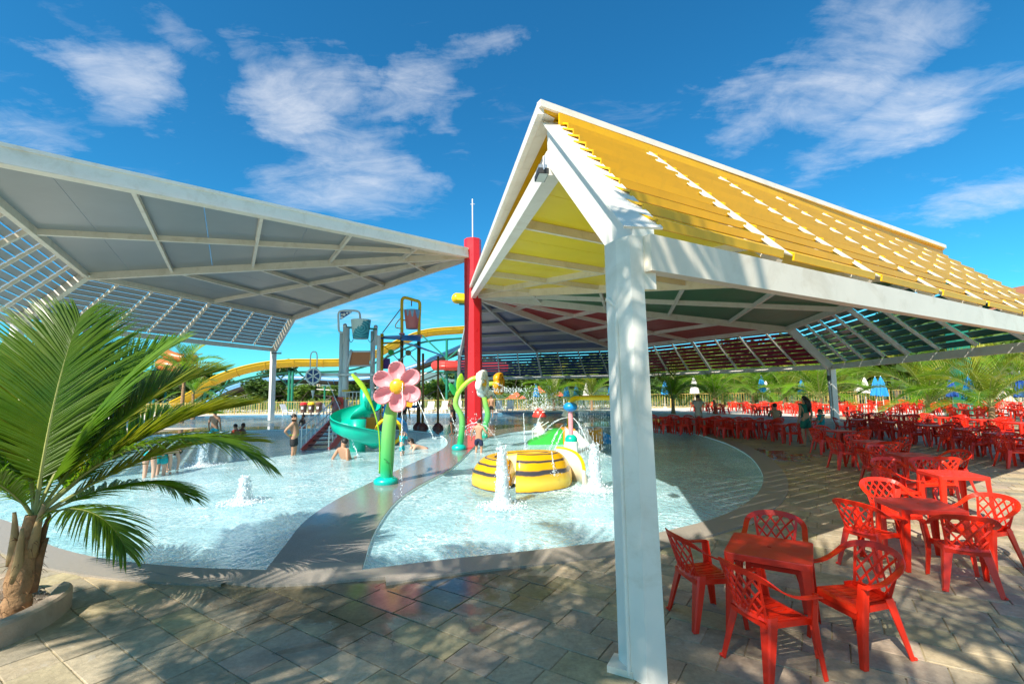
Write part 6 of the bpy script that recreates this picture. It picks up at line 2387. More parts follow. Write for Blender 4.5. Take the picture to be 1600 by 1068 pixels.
for cx_, cy_, m in ((611, 550, 'green_fg'), (638, 551, 'brown_paint')):
    c0 = X(cx_, cy_, -.2); q = MB(); q.lathe([(0, -.05), (.17, -.05), (.17, .05), (0, .05)], 16, c0, M=F); q.build('hub_disc', M_[m], yt)
    for dx, dy in ((-13, 12), (13, 14), (-14, -12), (14, -8)):
        q = MB(); q.tube([c0, X(cx_ + dx, cy_ + dy, -.2)], .03, 5); q.build('strut', M_['yellow_fg'] if m == 'green_fg' and dy < 0 else M_['steel'], yt)
q = MB(); q.box(X(600, 568, .2), (.66, .3, .62)); q.build('purple_panel', M_['purple_fg'], yt)
railing_y = MB()
for i in range(10):
    p = X(600 + i * 6, 622, .9); railing_y.tube([V((p.x, p.y, p.z - .8)), p], .02, 4)
railing_y.tube([X(600, 622, .9), X(656, 622, .9)], .03, 6); railing_y.build('railing', M_['yellow_fg'], yt)
q = MB(); q.plate([V((X(600, 600).x, -.8, 1.2)), V((X(656, 600).x, -.8, 1.2)), V((X(656, 600).x, 1.2, 1.2)), V((X(600, 600).x, 1.2, 1.2))], .12); q.build('deck_plate', M_['navy'], yt)

# ------------------------------------------------------------------ big flumes on steel supports
def flume(name, pts, r, mats, label, open_top=True, seam_every=6, n=10):
    """open half-pipe following the points, with joint flanges"""
    P0 = V((pts[0].x, pts[0].y, 0))
    t = empty(name, P0, 0, label, 'water slide')
    c = [p - P0 for p in bez(pts, 6)]
    k = len(c)
    seg = MB(); seg.smooth = True
    vs = []
    frames = []
    for i in range(k):
        d = (c[min(i + 1, k - 1)] - c[max(i - 1, 0)]).normalized()
        s = V((d.y, -d.x, 0)).normalized(); u = s.cross(d).normalized()
        frames.append((s, u, d))
    def section(i0, i1):
        q = MB(); q.smooth = True; vs = []
        for i in range(i0, i1 + 1):
            s, u, d = frames[i]
            for rr in (r, r * .93):
                for j in range(n + 1):
                    b = pi * j / n * (1.0 if open_top else 2.0)
                    vs.append(c[i] + s * cos(b) * rr - u * sin(b) * rr)
        w = 2 * (n + 1); fs = []
        for i in range(i1 - i0):
            for j in range(n):
                a = i * w + j
                fs.append((a, a + w, a + w + 1, a + 1)); a2 = a + n + 1
                fs.append((a2, a2 + 1, a2 + w + 1, a2 + w))
            for j in (0, n):
                a = i * w + j; fs.append((a, a + n + 1, a + w + n + 1, a + w))
        q.add(vs, fs)
        q.build('trough', mats[0], t)
        s, u, d = frames[i1]
        q = MB(); ring = [c[i1] + (s * cos(pi * j / n) - u * sin(pi * j / n)) * (r * 1.06) for j in range(n + 1)] if open_top else [c[i1] + (s * cos(2 * pi * j / n) - u * sin(2 * pi * j / n)) * (r * 1.04) for j in range(n + 1)]
        q.tube(ring, r * .045, 4); q.build('joint_flange', mats[0] if len(mats) < 3 else mats[2], t)
    i = 0
    while i < k - 1:
        section(i, min(i + seam_every, k - 1)); i += seam_every
    if open_top:
        for sg in (1, -1):
            q = MB(); q.tube([c[i] + frames[i][0] * sg * r for i in range(k)], r * .07, 6); q.build('rim', mats[1], t)
    return t, P0


Yf = 56.0
yp = [(268, 628), (300, 612), (330, 592), (370, 576), (415, 566), (460, 562), (505, 562), (545, 560), (585, 549), (625, 530), (665, 516), (725, 511)]
pts = [AT(x, y, Yf + 0.02 * (x - 500)) for x, y in yp]
fy_, P0 = flume('water_slide', pts, .85, (M_['flume_yellow'], M_['yellow_fg']), 'long curved yellow open water slide on green steel supports')
q = MB(); q.tube([p + V((0, 0, -1.45)) - P0 for p in bez(pts, 4)], .12, 6); q.build('carrier_beam', M_['green_steel'], fy_)
for x, y in ((321, 598), (330, 594), (453, 566), (458, 566), (698, 518), (585, 552)):
    p = AT(x, y, Yf + 0.02 * (x - 500)) - P0
    q = MB(); q.tube([(p.x, p.y, -.5), (p.x, p.y, p.z - 1.0)], .16 if x != 585 else .1, 7); q.build('support_column', M_['green_steel'], fy_)
for (x0, y0), (x1, y1) in (((330, 640), (366, 578)), ((453, 604), (420, 576)), ((458, 604), (495, 574)), ((698, 560), (660, 524)), ((698, 562), (735, 530)), ((300, 632), (321, 608)), ((330, 610), (352, 628)), ((440, 590), (452, 579)), ((474, 588), (460, 576))):
    a = AT(x0, y0, Yf) - P0; b = AT(x1, y1, Yf) - P0
    q = MB(); q.tube([a, b], .10, 6); q.build('brace', M_['green_steel'], fy_)

bp = [(318, 640), (334, 624), (356, 610), (388, 599), (418, 594), (450, 590), (487, 590), (525, 592), (560, 591), (600, 586), (641, 574), (680, 560), (722, 542)]
pts = [AT(x, y, 63) for x, y in bp]
fb_, P0 = flume('water_slide', pts, .8, (M_['flume_dark'], M_['flume_blue'], M_['flume_blue']), 'long dark and blue water slide passing under the yellow one')
q = MB(); 
c = bez([p - P0 for p in pts], 4)
for i in range(len(c) - 1):
    q.add([c[i] + V((0, -.82, -.25)), c[i + 1] + V((0, -.82, -.25)), c[i + 1] + V((0, -.82, .32)), c[i] + V((0, -.82, .32)), c[i] + V((0, -.76, -.25)), c[i + 1] + V((0, -.76, -.25)), c[i + 1] + V((0, -.76, .32)), c[i] + V((0, -.76, .32))], [(0, 1, 2, 3), (7, 6, 5, 4), (3, 2, 6, 7), (0, 4, 5, 1)])
q.build('blue_side_wall', mat('pale_blue_slide_wall', (.16, .36, .60), .3), fb_)
q = MB(); q.tube([p + V((0, 0, -1.5)) for p in c], .1, 6); q.tube([p + V((0, 0, -2.3)) for p in c[8:]], .08, 6); q.build('carrier_beam', M_['flume_dark'], fb_)
for x in (400, 508, 575, 655, 600):
    y = 592; p = AT(x, y, 63) - P0
    q = MB(); q.tube([(p.x, p.y, -.5), (p.x, p.y, p.z - .9)], .14, 6); q.build('support_column', M_['green_steel'], fb_)
    for s in (-1, 1):
        q = MB(); q.tube([(p.x, p.y, 1.0), (p.x + s * 2.2, p.y, p.z - 1.6)], .07, 5); q.build('brace', M_['flume_dark'], fb_)

# red tube slide behind the brown posts and tube flume end by the column
pts = [AT(x, y, Z) for x, y, Z in ((681, 571, 50), (692, 570.5, 49.4), (710, 571, 49.5), (735, 572, 50.5), (790, 574, 53))]
rd, P0 = flume('water_slide', pts, .52, (M_['red_fg'], M_['red_fg']), 'closed red tube slide on green steelwork left of the red column', open_top=False, seam_every=8, n=12)
q = MB(); q.smooth = True; q.ball(pts[0] - P0, (.52, .52, .52), 12, 8); q.build('tube_bend', M_['red_fg'], rd)
q = MB(); q.tube([p + V((0, 0, -.7)) - P0 for p in pts], .1, 5); q.build('carrier_beam', M_['green_steel'], rd)
for x in (698, 712):
    p = AT(x, 578, 50) - P0; q = MB(); q.tube([(p.x, p.y, -.5), (p.x, p.y, p.z)], .13, 6); q.build('support_column', M_['green_steel'], rd)
for (x0, y0), (x1, y1) in (((700, 600), (683, 579)), ((700, 612), (722, 585)), ((686, 580), (696, 600))):
    q = MB(); q.tube([AT(x0, y0, 50) - P0, AT(x1, y1, 50) - P0], .07, 5); q.build('brace', M_['green_steel'], rd)
pts = [AT(x, y, 42) for x, y in ((714, 466), (722, 466.5), (735, 468), (760, 473))]
yu, P0 = flume('water_slide', pts, .50, (M_['yellow_fg'], M_['yellow_fg']), 'end of a high closed yellow tube slide behind the red column top', open_top=False, seam_every=9, n=12)
q = MB(); q.smooth = True; q.ball(pts[0] - P0, (.5, .5, .5), 12, 8); q.build('tube_bend', M_['yellow_fg'], yu)
q = MB(); q.tube([(AT(745, 470, 42) - P0) * V((1, 1, 0)) + V((0, 0, -.5)), AT(745, 476, 42) - P0], .15, 6); q.build('support_column', M_['green_steel'], yu)
q = MB(); q.box(AT(722, 474, 42) - P0, (.5, .3, .25)); q.build('cradle', M_['green_steel'], yu)

# orange-brown spiral tube slide at the left with teal tower
sx = AT(283, 575, 62)
sl_ = empty('water_slide', (sx.x, 62, 0), 0, 'coiled rust orange tube slide with a blue cap beside a teal tower, left background', 'water slide')
q = MB(); q.smooth = True
hel = []
for i in range(50):
    t = i / 49; a = t * 4.6 * pi / 2 + 2.6
    hel.append(V((2.1 * cos(a), 2.1 * sin(a), 6.6 - 3.1 * t)))
q.tube(hel, .75, 10); q.build('tube', M_['rust_orange'], sl_)
q = MB(); q.smooth = True; c = bez([AT(252, 548, 62) - V((sx.x, 62, 0)), AT(268, 556, 61) - V((sx.x, 62, 0)), AT(285, 560, 61) - V((sx.x, 62, 0)), AT(306, 562, 61) - V((sx.x, 62, 0))], 6); q.tube(c, .62, 10); q.build('tube', M_['rust_orange'], sl_)
q = MB(); q.smooth = True; q.ball(AT(295, 558, 60.5) - V((sx.x, 62, 0)), (.55, .55, .5), 12, 8); q.build('blue_cap', M_['blue_fg'], sl_)
q = MB()
for dx in (-4.6, -2.6):
    for dy in (-1, 1): q.tube([(dx, dy, -.5), (dx, dy, 8.2)], .14, 6)
for z in (3, 5.4, 7.8): q.box((-3.6, 0, z), (2.4, 2.4, .18))
q.build('tower_frame', mat('teal_steel', (.0, .22, .26), .4), sl_)
q = MB(); q.box((-3.6, 0, 8.0), (2.0, 1.6, .8)); q.build('tower_cabin', M_['blue_fg'], sl_)

# tall teal-green post of another slide, right background
gp_ = AT(1508, 640, 34)
t = empty('slide_post', (gp_.x, 34, 0), 0, 'thick teal green steel post rising behind the big palms on the right', 'post')
q = MB(); q.box((0, 0, 5), (.95, .8, 10.0)); q.build('shaft', M_['green_steel'], t)
q = MB(); q.box((0, 0, 9.6), (3.0, .7, .7)); q.build('cross_arm', M_['green_steel'], t)

# roof of the building beyond the yellow canopy, at the right edge
rb_ = AT(1640, 470, 46)
t = empty('roofed_pavilion', (rb_.x, 46, 0), 0, 'gabled pavilion with a rust brown roof edge at the right edge beyond the yellow canopy', 'building')
q = MB()
q.add([(-4.8, -3, 8.6), (0, -3, 12.2), (6, -3, 9.0), (-4.8, 6, 8.6), (0, 6, 12.2), (6, 6, 9.0)], [(0, 1, 4, 3), (1, 2, 5, 4)]); q.build('roof', M_['roof_tile'], t)
q = MB(); q.beam((-4.9, -3.1, 8.55), (0, -3.1, 12.15), .12, .35); q.beam((0, -3.1, 12.15), (6, -3.1, 8.95), .12, .35); q.build('barge_board', M_['brown_cone'], t)
q = MB(); q.add([(-4, -2.6, 0), (5, -2.6, 0), (5, -2.6, 9.4), (0, -2.6, 11.9), (-4, -2.6, 9.0)], [(0, 1, 2, 3, 4)]); q.add([(-4, -2.6, 0), (-4, -2.6, 9.0), (-4, 6, 9.0), (-4, 6, 0)], [(0, 1, 2, 3)]); q.build('wall', M_['render_white'], t)

# red awnings far behind, left of the palms
for px, w, h, nm in ((806, 34, 616, 'larger'), (842, 20, 607, 'smaller'), (872, 16, 612, 'rightmost')):
    c0 = AT(px, h, 58); ww = w / 732 * 58 / 2
    t = empty('awning', (c0.x, 58, 0), 0, nm + ' coral red fabric awning beyond the golden fence', 'awning', 'red awnings beyond the fence')
    z = c0.z
    q = MB(); q.add([(-ww, -1.2, z - .5), (ww, -1.2, z - .5), (ww, 1.2, z - .5), (-ww, 1.2, z - .5), (0, 0, z + .35)], [(0, 1, 4), (1, 2, 4), (2, 3, 4), (3, 0, 4)]); q.build('cloth', mat('coral_cloth', (.72, .12, .07), .7), t)
    for s in (-1, 1):
        q = MB(); q.tube([(s * ww * .9, -1.1, 0), (s * ww * .9, -1.1, z - .5)], .05, 5); q.build('pole', M_['white_plastic'], t)
# ------------------------------------------------------------------ people
def skin_mat(name, col):
    return mat(name, col, 0.5, var=0.08, scale=6, sss=0.06)


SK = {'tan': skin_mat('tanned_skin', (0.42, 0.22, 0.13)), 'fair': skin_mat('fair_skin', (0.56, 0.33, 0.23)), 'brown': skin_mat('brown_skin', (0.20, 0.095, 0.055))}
CL = {}


def cloth(name, col):
    if name not in CL:
        CL[name] = mat(name + '_fabric', col, 0.75, var=0.1, scale=12)
    return CL[name]


HAIR = mat('dark_hair', (0.018, 0.012, 0.010), 0.55, var=.3, scale=40)

BASE = dict(pel=(0, 0, .94), spi=(0, .01, 1.12), che=(0, 0, 1.33), nec=(0, -.01, 1.49), hd0=(0, .0, 1.57), hd1=(0, .01, 1.70),
            shL=(-.18, 0, 1.42), elL=(-.24, -.03, 1.14), wrL=(-.25, .05, .90), haL=(-.25, .08, .82),
            shR=(.18, 0, 1.42), elR=(.24, -.03, 1.14), wrR=(.25, .05, .90), haR=(.25, .08, .82),
            hiL=(-.10, 0, .90), knL=(-.11, .03, .50), anL=(-.11, -.02, .09), toL=(-.13, .14, .03),
            hiR=(.10, 0, .90), knR=(.11, .03, .50), anR=(.11, -.02, .09), toR=(.13, .14, .03))
RAD = dict(pel=.135, spi=.125, che=.15, nec=.058, hd0=.082, hd1=.088, sh=.062, el=.042, wr=.030, ha=.036, hi=.092, kn=.058, an=.038, to=.035)
EDG = [('pel', 'spi'), ('spi', 'che'), ('che', 'nec'), ('nec', 'hd0'), ('hd0', 'hd1'),
       ('che', 'shL'), ('shL', 'elL'), ('elL', 'wrL'), ('wrL', 'haL'), ('che', 'shR'), ('shR', 'elR'), ('elR', 'wrR'), ('wrR', 'haR'),
       ('pel', 'hiL'), ('hiL', 'knL'), ('knL', 'anL'), ('anL', 'toL'), ('pel', 'hiR'), ('hiR', 'knR'), ('knR', 'anR'), ('anR', 'toR')]


def skin_obj(name, J, R, edges, m, parent, sub=2):
    keys = []
    for a, b in edges:
        for k in (a, b):
            if k not in keys: keys.append(k)
    me = bpy.data.meshes.new(name)
    me.from_pydata([J[k] for k in keys], [(keys.index(a), keys.index(b)) for a, b in edges], [])
    o = bpy.data.objects.new(name, me)
    COL.objects.link(o)
    md = o.modifiers.new('s', 'SKIN'); md.use_smooth_shade = True
    sv = me.skin_vertices[0].data
    for i, k in enumerate(keys):
        r = R[k]
        sv[i].radius = r if isinstance(r, tuple) else (r, r)
        sv[i].use_root = (i == 0)
    md2 = o.modifiers.new('u', 'SUBSURF'); md2.levels = sub; md2.render_levels = sub
    dg = bpy.context.evaluated_depsgraph_get()
    nm = bpy.data.meshes.new_from_object(o.evaluated_get(dg))
    o.modifiers.clear()
    o.data = nm
    nm.materials.append(m)
    for p in nm.polygons: p.use_smooth = True
    o.parent = parent
    return o


def person(x, y, z, face, label, skin='tan', scale=1.0, pose=None, wear=(), hair='short', fat=1.0, child=False):
    """wear: list of (kind, material); kinds: trunks, shirt, suit, dress, shorts"""
    t = empty('person', (x, y, z), radians(face - 90), label, 'person', None)
    t.scale = (scale, scale, scale)
    J = dict(BASE); J.update(pose or {})
    J = {k: V(v) for k, v in J.items()}
    R = {}
    for k in J:
        if k == 'look': continue
        base = k[:-1] if k[:-1] in RAD and k[-1] in 'LR' else k
        r = RAD[base]
        if k in ('pel', 'spi', 'che'):
            r *= fat
            R[k] = (r * 1.08, r * .82) if k == 'che' else (r, r * .85)
        else:
            R[k] = r * (1 + (fat - 1) * .4)
    if child:
        R['hd0'] *= 1.18; R['hd1'] *= 1.2
    body = skin_obj('body', J, R, EDG, SK[skin], t)
    # fingers and thumb: short tapered chains rooted in each palm
    q = MB(); q.smooth = True
    for s in 'LR':
        w, h = J['wr' + s], J['ha' + s]
        d = (h - w).normalized(); sd = d.cross(V((0, 1, .2))).normalized(); nn = sd.cross(d)
        for i, l in enumerate((.072, .082, .076, .06)):
            p = h + sd * ((i - 1.5) * .017) + d * .018
            q.tube([p, p + d * l * .5 + nn * .006, p + d * l + nn * .02], [.0095, .0085, .006], 5)
        sg = 1 if s == 'L' else -1
        p = w.lerp(h, .55) + sd * sg * .03
        q.tube([p, p + d * .03 + sd * sg * .025, p + d * .06 + sd * sg * .03], [.011, .009, .007], 5)
    q.build('fingers', SK[skin], t)
    # face and hair
    hc = (J['hd0'] + J['hd1']) / 2
    ax = (J['hd1'] - J['hd0']).normalized()
    fwd = V((0, 1, 0)); 
    if 'look' in J: fwd = J['look'].normalized()
    fwd = (fwd - ax * fwd.dot(ax)).normalized()
    rt_ = fwd.cross(ax)
    hr = .088 * (1.16 if child else 1)
    Mh = Matrix((rt_, fwd, ax)).transposed()
    q = MB(); q.smooth = True
    q.ball(hc + fwd * hr * 1.05 - ax * .012, (.013, .022, .02), 6, 5, M=Mh)
    for s in (-1, 1): q.ball(hc + rt_ * s * hr * 1.0, (.012, .022, .032), 6, 5, M=Mh)
    q.build('nose_and_ears', SK[skin], t)
    q = MB()
    for s in (-1, 1): q.ball(hc + fwd * hr * .96 + rt_ * s * .032 + ax * .012, (.011, .006, .007), 6, 4, M=Mh)
    q.build('eyes', M_['dark'], t)
    q = MB(); q.ball(hc + fwd * hr * .95 - ax * .048, (.024, .008, .007), 6, 4, M=Mh); q.build('mouth', mat('lips', (.35, .1, .09), .5) if 'lips' not in bpy.data.materials else bpy.data.materials['lips'], t)
    q = MB(); q.smooth = True
    q.ball(hc - fwd * .018 + ax * .030, (hr * 1.09, hr * 1.06, hr * 1.15), 14, 9, M=Mh)
    if hair == 'long':
        q.tube([hc - fwd * .05 + ax * .02, hc - fwd * .115 - ax * .10, hc - fwd * .13 - ax * .26 + V((.02, 0, 0)), hc - fwd * .11 - ax * .44], [.085, .095, .085, .03], 9)
    elif hair == 'bun':
        q.ball(hc - fwd * .10 + ax * .03, .045, 8, 6)
        q.tube([hc - fwd * .07, hc - fwd * .12 - ax * .12], [.06, .03], 8)
    q.build('hair', HAIR, t)
    for kind, m in wear:
        Rk = dict(R)
        def inf(k, f=1.12, add=.012):
            r = R[k]
            return (r[0] * f + add, r[1] * f + add) if isinstance(r, tuple) else r * f + add
        if kind in ('trunks', 'shorts', 'briefs'):
            f = {'trunks': .8, 'shorts': .75, 'briefs': .12}[kind]
            Jk = dict(J); Jk['mL'] = J['hiL'].lerp(J['knL'], f); Jk['mR'] = J['hiR'].lerp(J['knR'], f); Jk['top'] = J['pel'].lerp(J['spi'], .30)
            Rk = {k: inf(k, 1.05, .008) for k in ('pel', 'hiL', 'hiR')}; Rk['top'] = inf('pel', 1.0, .006)
            Rk['mL'] = Rk['mR'] = R['hiL'] * .98 + .02
            skin_obj('shorts', Jk, Rk, [('pel', 'top'), ('pel', 'hiL'), ('hiL', 'mL'), ('pel', 'hiR'), ('hiR', 'mR')], m, t)
        if kind in ('shirt', 'suit', 'tank', 'dress', 'rash'):
            Jk = dict(J); Jk['nb'] = J['che'].lerp(J['nec'], .55)
            Rk = {k: inf(k, 1.04, .008) for k in ('pel', 'spi', 'che')}; Rk['nb'] = .075
            e = [('che', 'spi'), ('spi', 'pel'), ('che', 'nb')]
            if kind in ('shirt', 'rash'):
                f = .55 if kind == 'shirt' else .98
                for s in 'LR':
                    Rk['sh' + s] = R['sh' + s] * 1.08 + .008
                    e.append(('che', 'sh' + s))
                    if kind == 'rash':
                        Rk['el' + s] = R['el' + s] * 1.06 + .008; Jk['x' + s] = J['el' + s].lerp(J['wr' + s], .85); Rk['x' + s] = R['wr' + s] + .008
                        e += [('sh' + s, 'el' + s), ('el' + s, 'x' + s)]
                    else:
                        Jk['x' + s] = J['sh' + s].lerp(J['el' + s], f); Rk['x' + s] = R['el' + s] + .022; e.append(('sh' + s, 'x' + s))
            if kind == 'dress':
                Jk['hem'] = J['pel'] + (J['pel'] - J['spi']).normalized() * .30; Rk['hem'] = (.21, .17); e.append(('pel', 'hem'))
            if kind == 'suit':
                for s in 'LR':
                    Jk['m' + s] = J['hi' + s].lerp(J['kn' + s], .12); Rk['m' + s] = R['hi' + s] + .008; e.append(('pel', 'm' + s))
            skin_obj('swimsuit' if kind == 'suit' else kind if kind == 'dress' else 'shirt', Jk, Rk, e, m, t)
    return t


black = cloth('black', (.012, .012, .014)); lime = cloth('lime', (.35, .65, .05)); navyc = cloth('navy', (.012, .02, .06)); tealc = cloth('teal', (.0, .33, .36)); green_sw = cloth('green_swim', (.0, .11, .08))
pinkc = cloth('pink', (.75, .05, .22)); greyc = cloth('pale_grey', (.55, .57, .55)); maroon = cloth('maroon', (.16, .02, .04)); redc = cloth('red', (.6, .03, .03)); patt = cloth('rose_print', (.42, .20, .24)); turq = cloth('turquoise', (.02, .42, .48))
WL = -.33   # floor of the shallow pools

def at_g(px, py, z=-.04):
    p = G(px, py, z); return p.x, p.y

# heavy man standing hand on hip, seen from his right side
x, y = at_g(458, 711)
m1 = person(x, y, WL, 8, 'bare-chested man standing in the left pool with hand on hip, black trunks', 'tan', 1.0,
       dict(elR=(.30, -.22, 1.16), wrR=(.17, -.10, .98), haR=(.13, -.04, .97), elL=(-.28, -.20, 1.18), wrL=(-.20, -.02, 1.0), haL=(-.16, .03, .99), spi=(0, .07, 1.12), che=(0, .0, 1.33), look=(0, 1, -.12)), [('trunks', black)], fat=1.28)
q = MB(); q.tube([V((.155 * cos(a), .14 * sin(a) + .02, 1.02)) for a in [2 * pi * i / 20 for i in range(20)]], .017, 5, closed=True); q.build('waistband', lime, m1)
# father leaning back on hands in the water
x, y = at_g(545, 716)
sit = dict(pel=(0, 0, .08), spi=(0, -.09, .24), che=(0, -.20, .44), nec=(0, -.22, .60), hd0=(0, -.19, .68), hd1=(.0, -.15, .80), shL=(-.19, -.22, .53), shR=(.19, -.22, .53),
           elL=(-.27, -.36, .28), wrL=(-.28, -.38, .04), haL=(-.29, -.36, -.02), elR=(.30, -.30, .28), wrR=(.34, -.18, .06), haR=(.35, -.12, .0),
           hiL=(-.10, .03, .06), knL=(-.16, .40, .22), anL=(-.16, .74, .0), toL=(-.17, .86, .02), hiR=(.10, .03, .06), knR=(.14, .42, .16), anR=(.14, .80, .0), toR=(.15, .92, .02))
person(x, y, WL + .02, 58, 'broad-shouldered man sitting in the left pool, bare back to the camera', 'tan', 1.12, dict(sit, look=(-.9, .5, 0)), [('briefs', navyc)], fat=1.15)
# boy in teal rash suit rubbing his eyes
x, y = at_g(628, 711)
person(x, y, WL + .06, -20, 'small boy in a teal long-sleeved swim suit rubbing his eyes', 'fair', .62,
       dict(elR=(.27, .14, 1.27), wrR=(.10, .22, 1.52), haR=(.05, .20, 1.60), elL=(-.26, .16, 1.27), wrL=(-.10, .24, 1.50), haL=(-.05, .21, 1.58)), [('rash', turq), ('trunks', tealc)], child=True)
# woman lying on her elbows
x, y = at_g(655, 701)
person(x, y, WL, 205, 'dark-haired woman in a maroon bikini leaning forward in the shallow water', 'fair', 1.0,
       dict(pel=(0, -.25, .26), spi=(0, -.05, .33), che=(0, .15, .36), nec=(0, .28, .46), hd0=(0, .33, .53), hd1=(0, .36, .66), shL=(-.18, .2, .40), shR=(.18, .2, .40), elL=(-.26, .34, .2), wrL=(-.15, .52, .18), haL=(-.1, .58, .17),
            elR=(.26, .34, .2), wrR=(.15, .52, .18), haR=(.1, .58, .17), hiL=(-.1, -.28, .22), hiR=(.1, -.28, .22), knL=(-.12, -.62, .1), knR=(.12, -.62, .1), anL=(-.1, -.95, .1), anR=(.1, -.95, .1), toL=(-.1, -1.08, .05), toR=(.1, -1.08, .05)), [('briefs', maroon)], 'bun')
# running boy seen from behind with splash
x, y = at_g(748, 707)
person(x, y, -.30, 82, 'bare-backed boy in navy trunks wading away beside the red column', 'tan', .82,
       dict(elL=(-.30, .02, 1.18), wrL=(-.34, .10, .98), haL=(-.35, .13, .90), elR=(.32, -.02, 1.20), wrR=(.46, .10, 1.08), haR=(.52, .14, 1.06), knL=(-.13, .16, .55), anL=(-.13, -.05, .20), toL=(-.14, .06, .10), knR=(.12, .02, .5), anR=(.12, -.12, .1), toR=(.13, .0, .03), spi=(0, .04, 1.12), che=(0, .06, 1.33), nec=(0, .09, 1.49), hd0=(0, .13, 1.56), hd1=(0, .17, 1.68), shL=(-.18, .05, 1.42), shR=(.18, .05, 1.42)), [('trunks', navyc)], child=False)
# two dark silhouettes on the walkway and far pool
x, y = at_g(708, 680, 0)
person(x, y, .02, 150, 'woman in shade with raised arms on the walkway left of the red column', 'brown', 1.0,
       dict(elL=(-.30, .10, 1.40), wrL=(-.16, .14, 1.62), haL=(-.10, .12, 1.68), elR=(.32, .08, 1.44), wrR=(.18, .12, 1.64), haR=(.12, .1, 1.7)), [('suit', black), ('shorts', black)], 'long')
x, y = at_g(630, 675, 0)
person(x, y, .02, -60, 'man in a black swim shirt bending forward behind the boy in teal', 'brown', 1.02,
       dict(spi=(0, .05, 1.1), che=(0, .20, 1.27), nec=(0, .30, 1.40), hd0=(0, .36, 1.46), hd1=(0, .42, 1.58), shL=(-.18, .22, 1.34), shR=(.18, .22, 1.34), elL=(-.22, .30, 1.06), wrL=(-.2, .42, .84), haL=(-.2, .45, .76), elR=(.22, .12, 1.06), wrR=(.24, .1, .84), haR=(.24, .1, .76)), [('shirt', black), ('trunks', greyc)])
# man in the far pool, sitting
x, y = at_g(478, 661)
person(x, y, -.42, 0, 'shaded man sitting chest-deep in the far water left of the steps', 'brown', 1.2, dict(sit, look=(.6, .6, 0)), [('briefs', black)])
# woman on the steps
sx_, sy_ = G(527, 676).x, G(527, 676).y
pw = AT(524, 640, 24.6)
person(pw.x, 24.6, pw.z - .95, -60, 'woman in a rose patterned top holding a camera on top of the steps', 'tan', .95,
       dict(elL=(-.26, .16, 1.28), wrL=(-.12, .26, 1.50), haL=(-.06, .26, 1.56), elR=(.26, .16, 1.28), wrR=(.12, .26, 1.50), haR=(.06, .26, 1.56)), [('shirt', patt), ('shorts', patt)], 'bun')
# girl at the top of the green slide
pg = AT(572, 650, 24.2)
person(pg.x, 24.0, pg.z - .10, -95, 'little girl with pink arm floats sitting at the top of the teal slide', 'fair', .72, dict(sit, che=(0, -.06, .42), spi=(0, -.03, .24), nec=(0, -.05, .58), hd0=(0, -.03, .66), hd1=(0, -.01, .78), shL=(-.17, -.07, .51), shR=(.17, -.07, .51), elL=(-.34, .02, .42), wrL=(-.42, .12, .30), haL=(-.45, .16, .26), elR=(.34, .02, .42), wrR=(.42, .12, .30), haR=(.45, .16, .26)), [('suit', greyc)], child=True)
for i, s in enumerate((-1, 1)):
    pr = [o for o in bpy.data.objects if o.name.startswith('person')][-1]
    q = MB(); q.smooth = True; q.lathe([(.05, -.08), (.095, -.06), (.10, .0), (.095, .06), (.05, .08)], 12, (s * .27, -.02, .46), M=Matrix.Rotation(radians(60 * s), 3, 'Y')); q.build('arm_float', pinkc, pr)
# people behind the palm on the left
x, y = at_g(232, 746)
person(x, y, WL + .02, 95, 'fair person bending down into the left pool behind the palm leaves', 'fair', 1.0,
       dict(pel=(0, 0, .86), spi=(.1, .12, .94), che=(.1, .34, .96), nec=(.1, .48, .90), hd0=(.1, .54, .86), hd1=(.1, .64, .82), shL=(-.06, .38, .93), shR=(.28, .38, .93), elL=(-.10, .42, .66), wrL=(-.08, .46, .44), haL=(-.08, .46, .36), elR=(.30, .42, .66), wrR=(.28, .44, .44), haR=(.28, .44, .36)), [('briefs', tealc)])
x, y = at_g(250, 742)
person(x, y, WL + .02, 80, 'second fair bather stooping beside the first behind the palm leaves', 'fair', .95,
       dict(pel=(0, 0, .84), spi=(-.02, .12, .94), che=(-.02, .32, .98), nec=(0, .46, .94), hd0=(0, .52, .92), hd1=(0, .62, .9), shL=(-.18, .36, .95), shR=(.16, .36, .95), elL=(-.20, .42, .68), wrL=(-.18, .40, .44), haL=(-.18, .4, .36), elR=(.20, .42, .68), wrR=(.18, .40, .44), haR=(.18, .4, .36)), [('trunks', tealc)], 'bun')
x, y = at_g(334, 690)
person(x, y, WL, 100, 'bather in turquoise shorts standing in the shaded far side of the left pool', 'tan', 1.0, {}, [('trunks', turq)])
x, y = at_g(362, 682)
person(x, y, WL, 170, 'crouching bather in red behind the arching palm frond', 'tan', 1.1, dict(sit), [('shirt', redc)])
x, y = at_g(385, 680)
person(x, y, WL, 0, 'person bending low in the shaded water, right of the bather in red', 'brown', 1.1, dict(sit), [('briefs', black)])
# by the loungers
x, y = at_g(768, 652, 0)
person(x, y, 0.0, 250, 'distant man in dark trunks with an orange towel over his shoulders', 'tan', 1.0, {}, [('trunks', black)])
pr = [o for o in bpy.data.objects if o.name.startswith('person')][-1]
q = MB(); q.plate([V((.1, -.16, 1.5)), V((.42, -.14, 1.4)), V((.44, -.12, .7)), V((.2, -.15, .72))], .03, up=(0, 1, 0)); q.build('towel', M_['orange_fg'], pr)
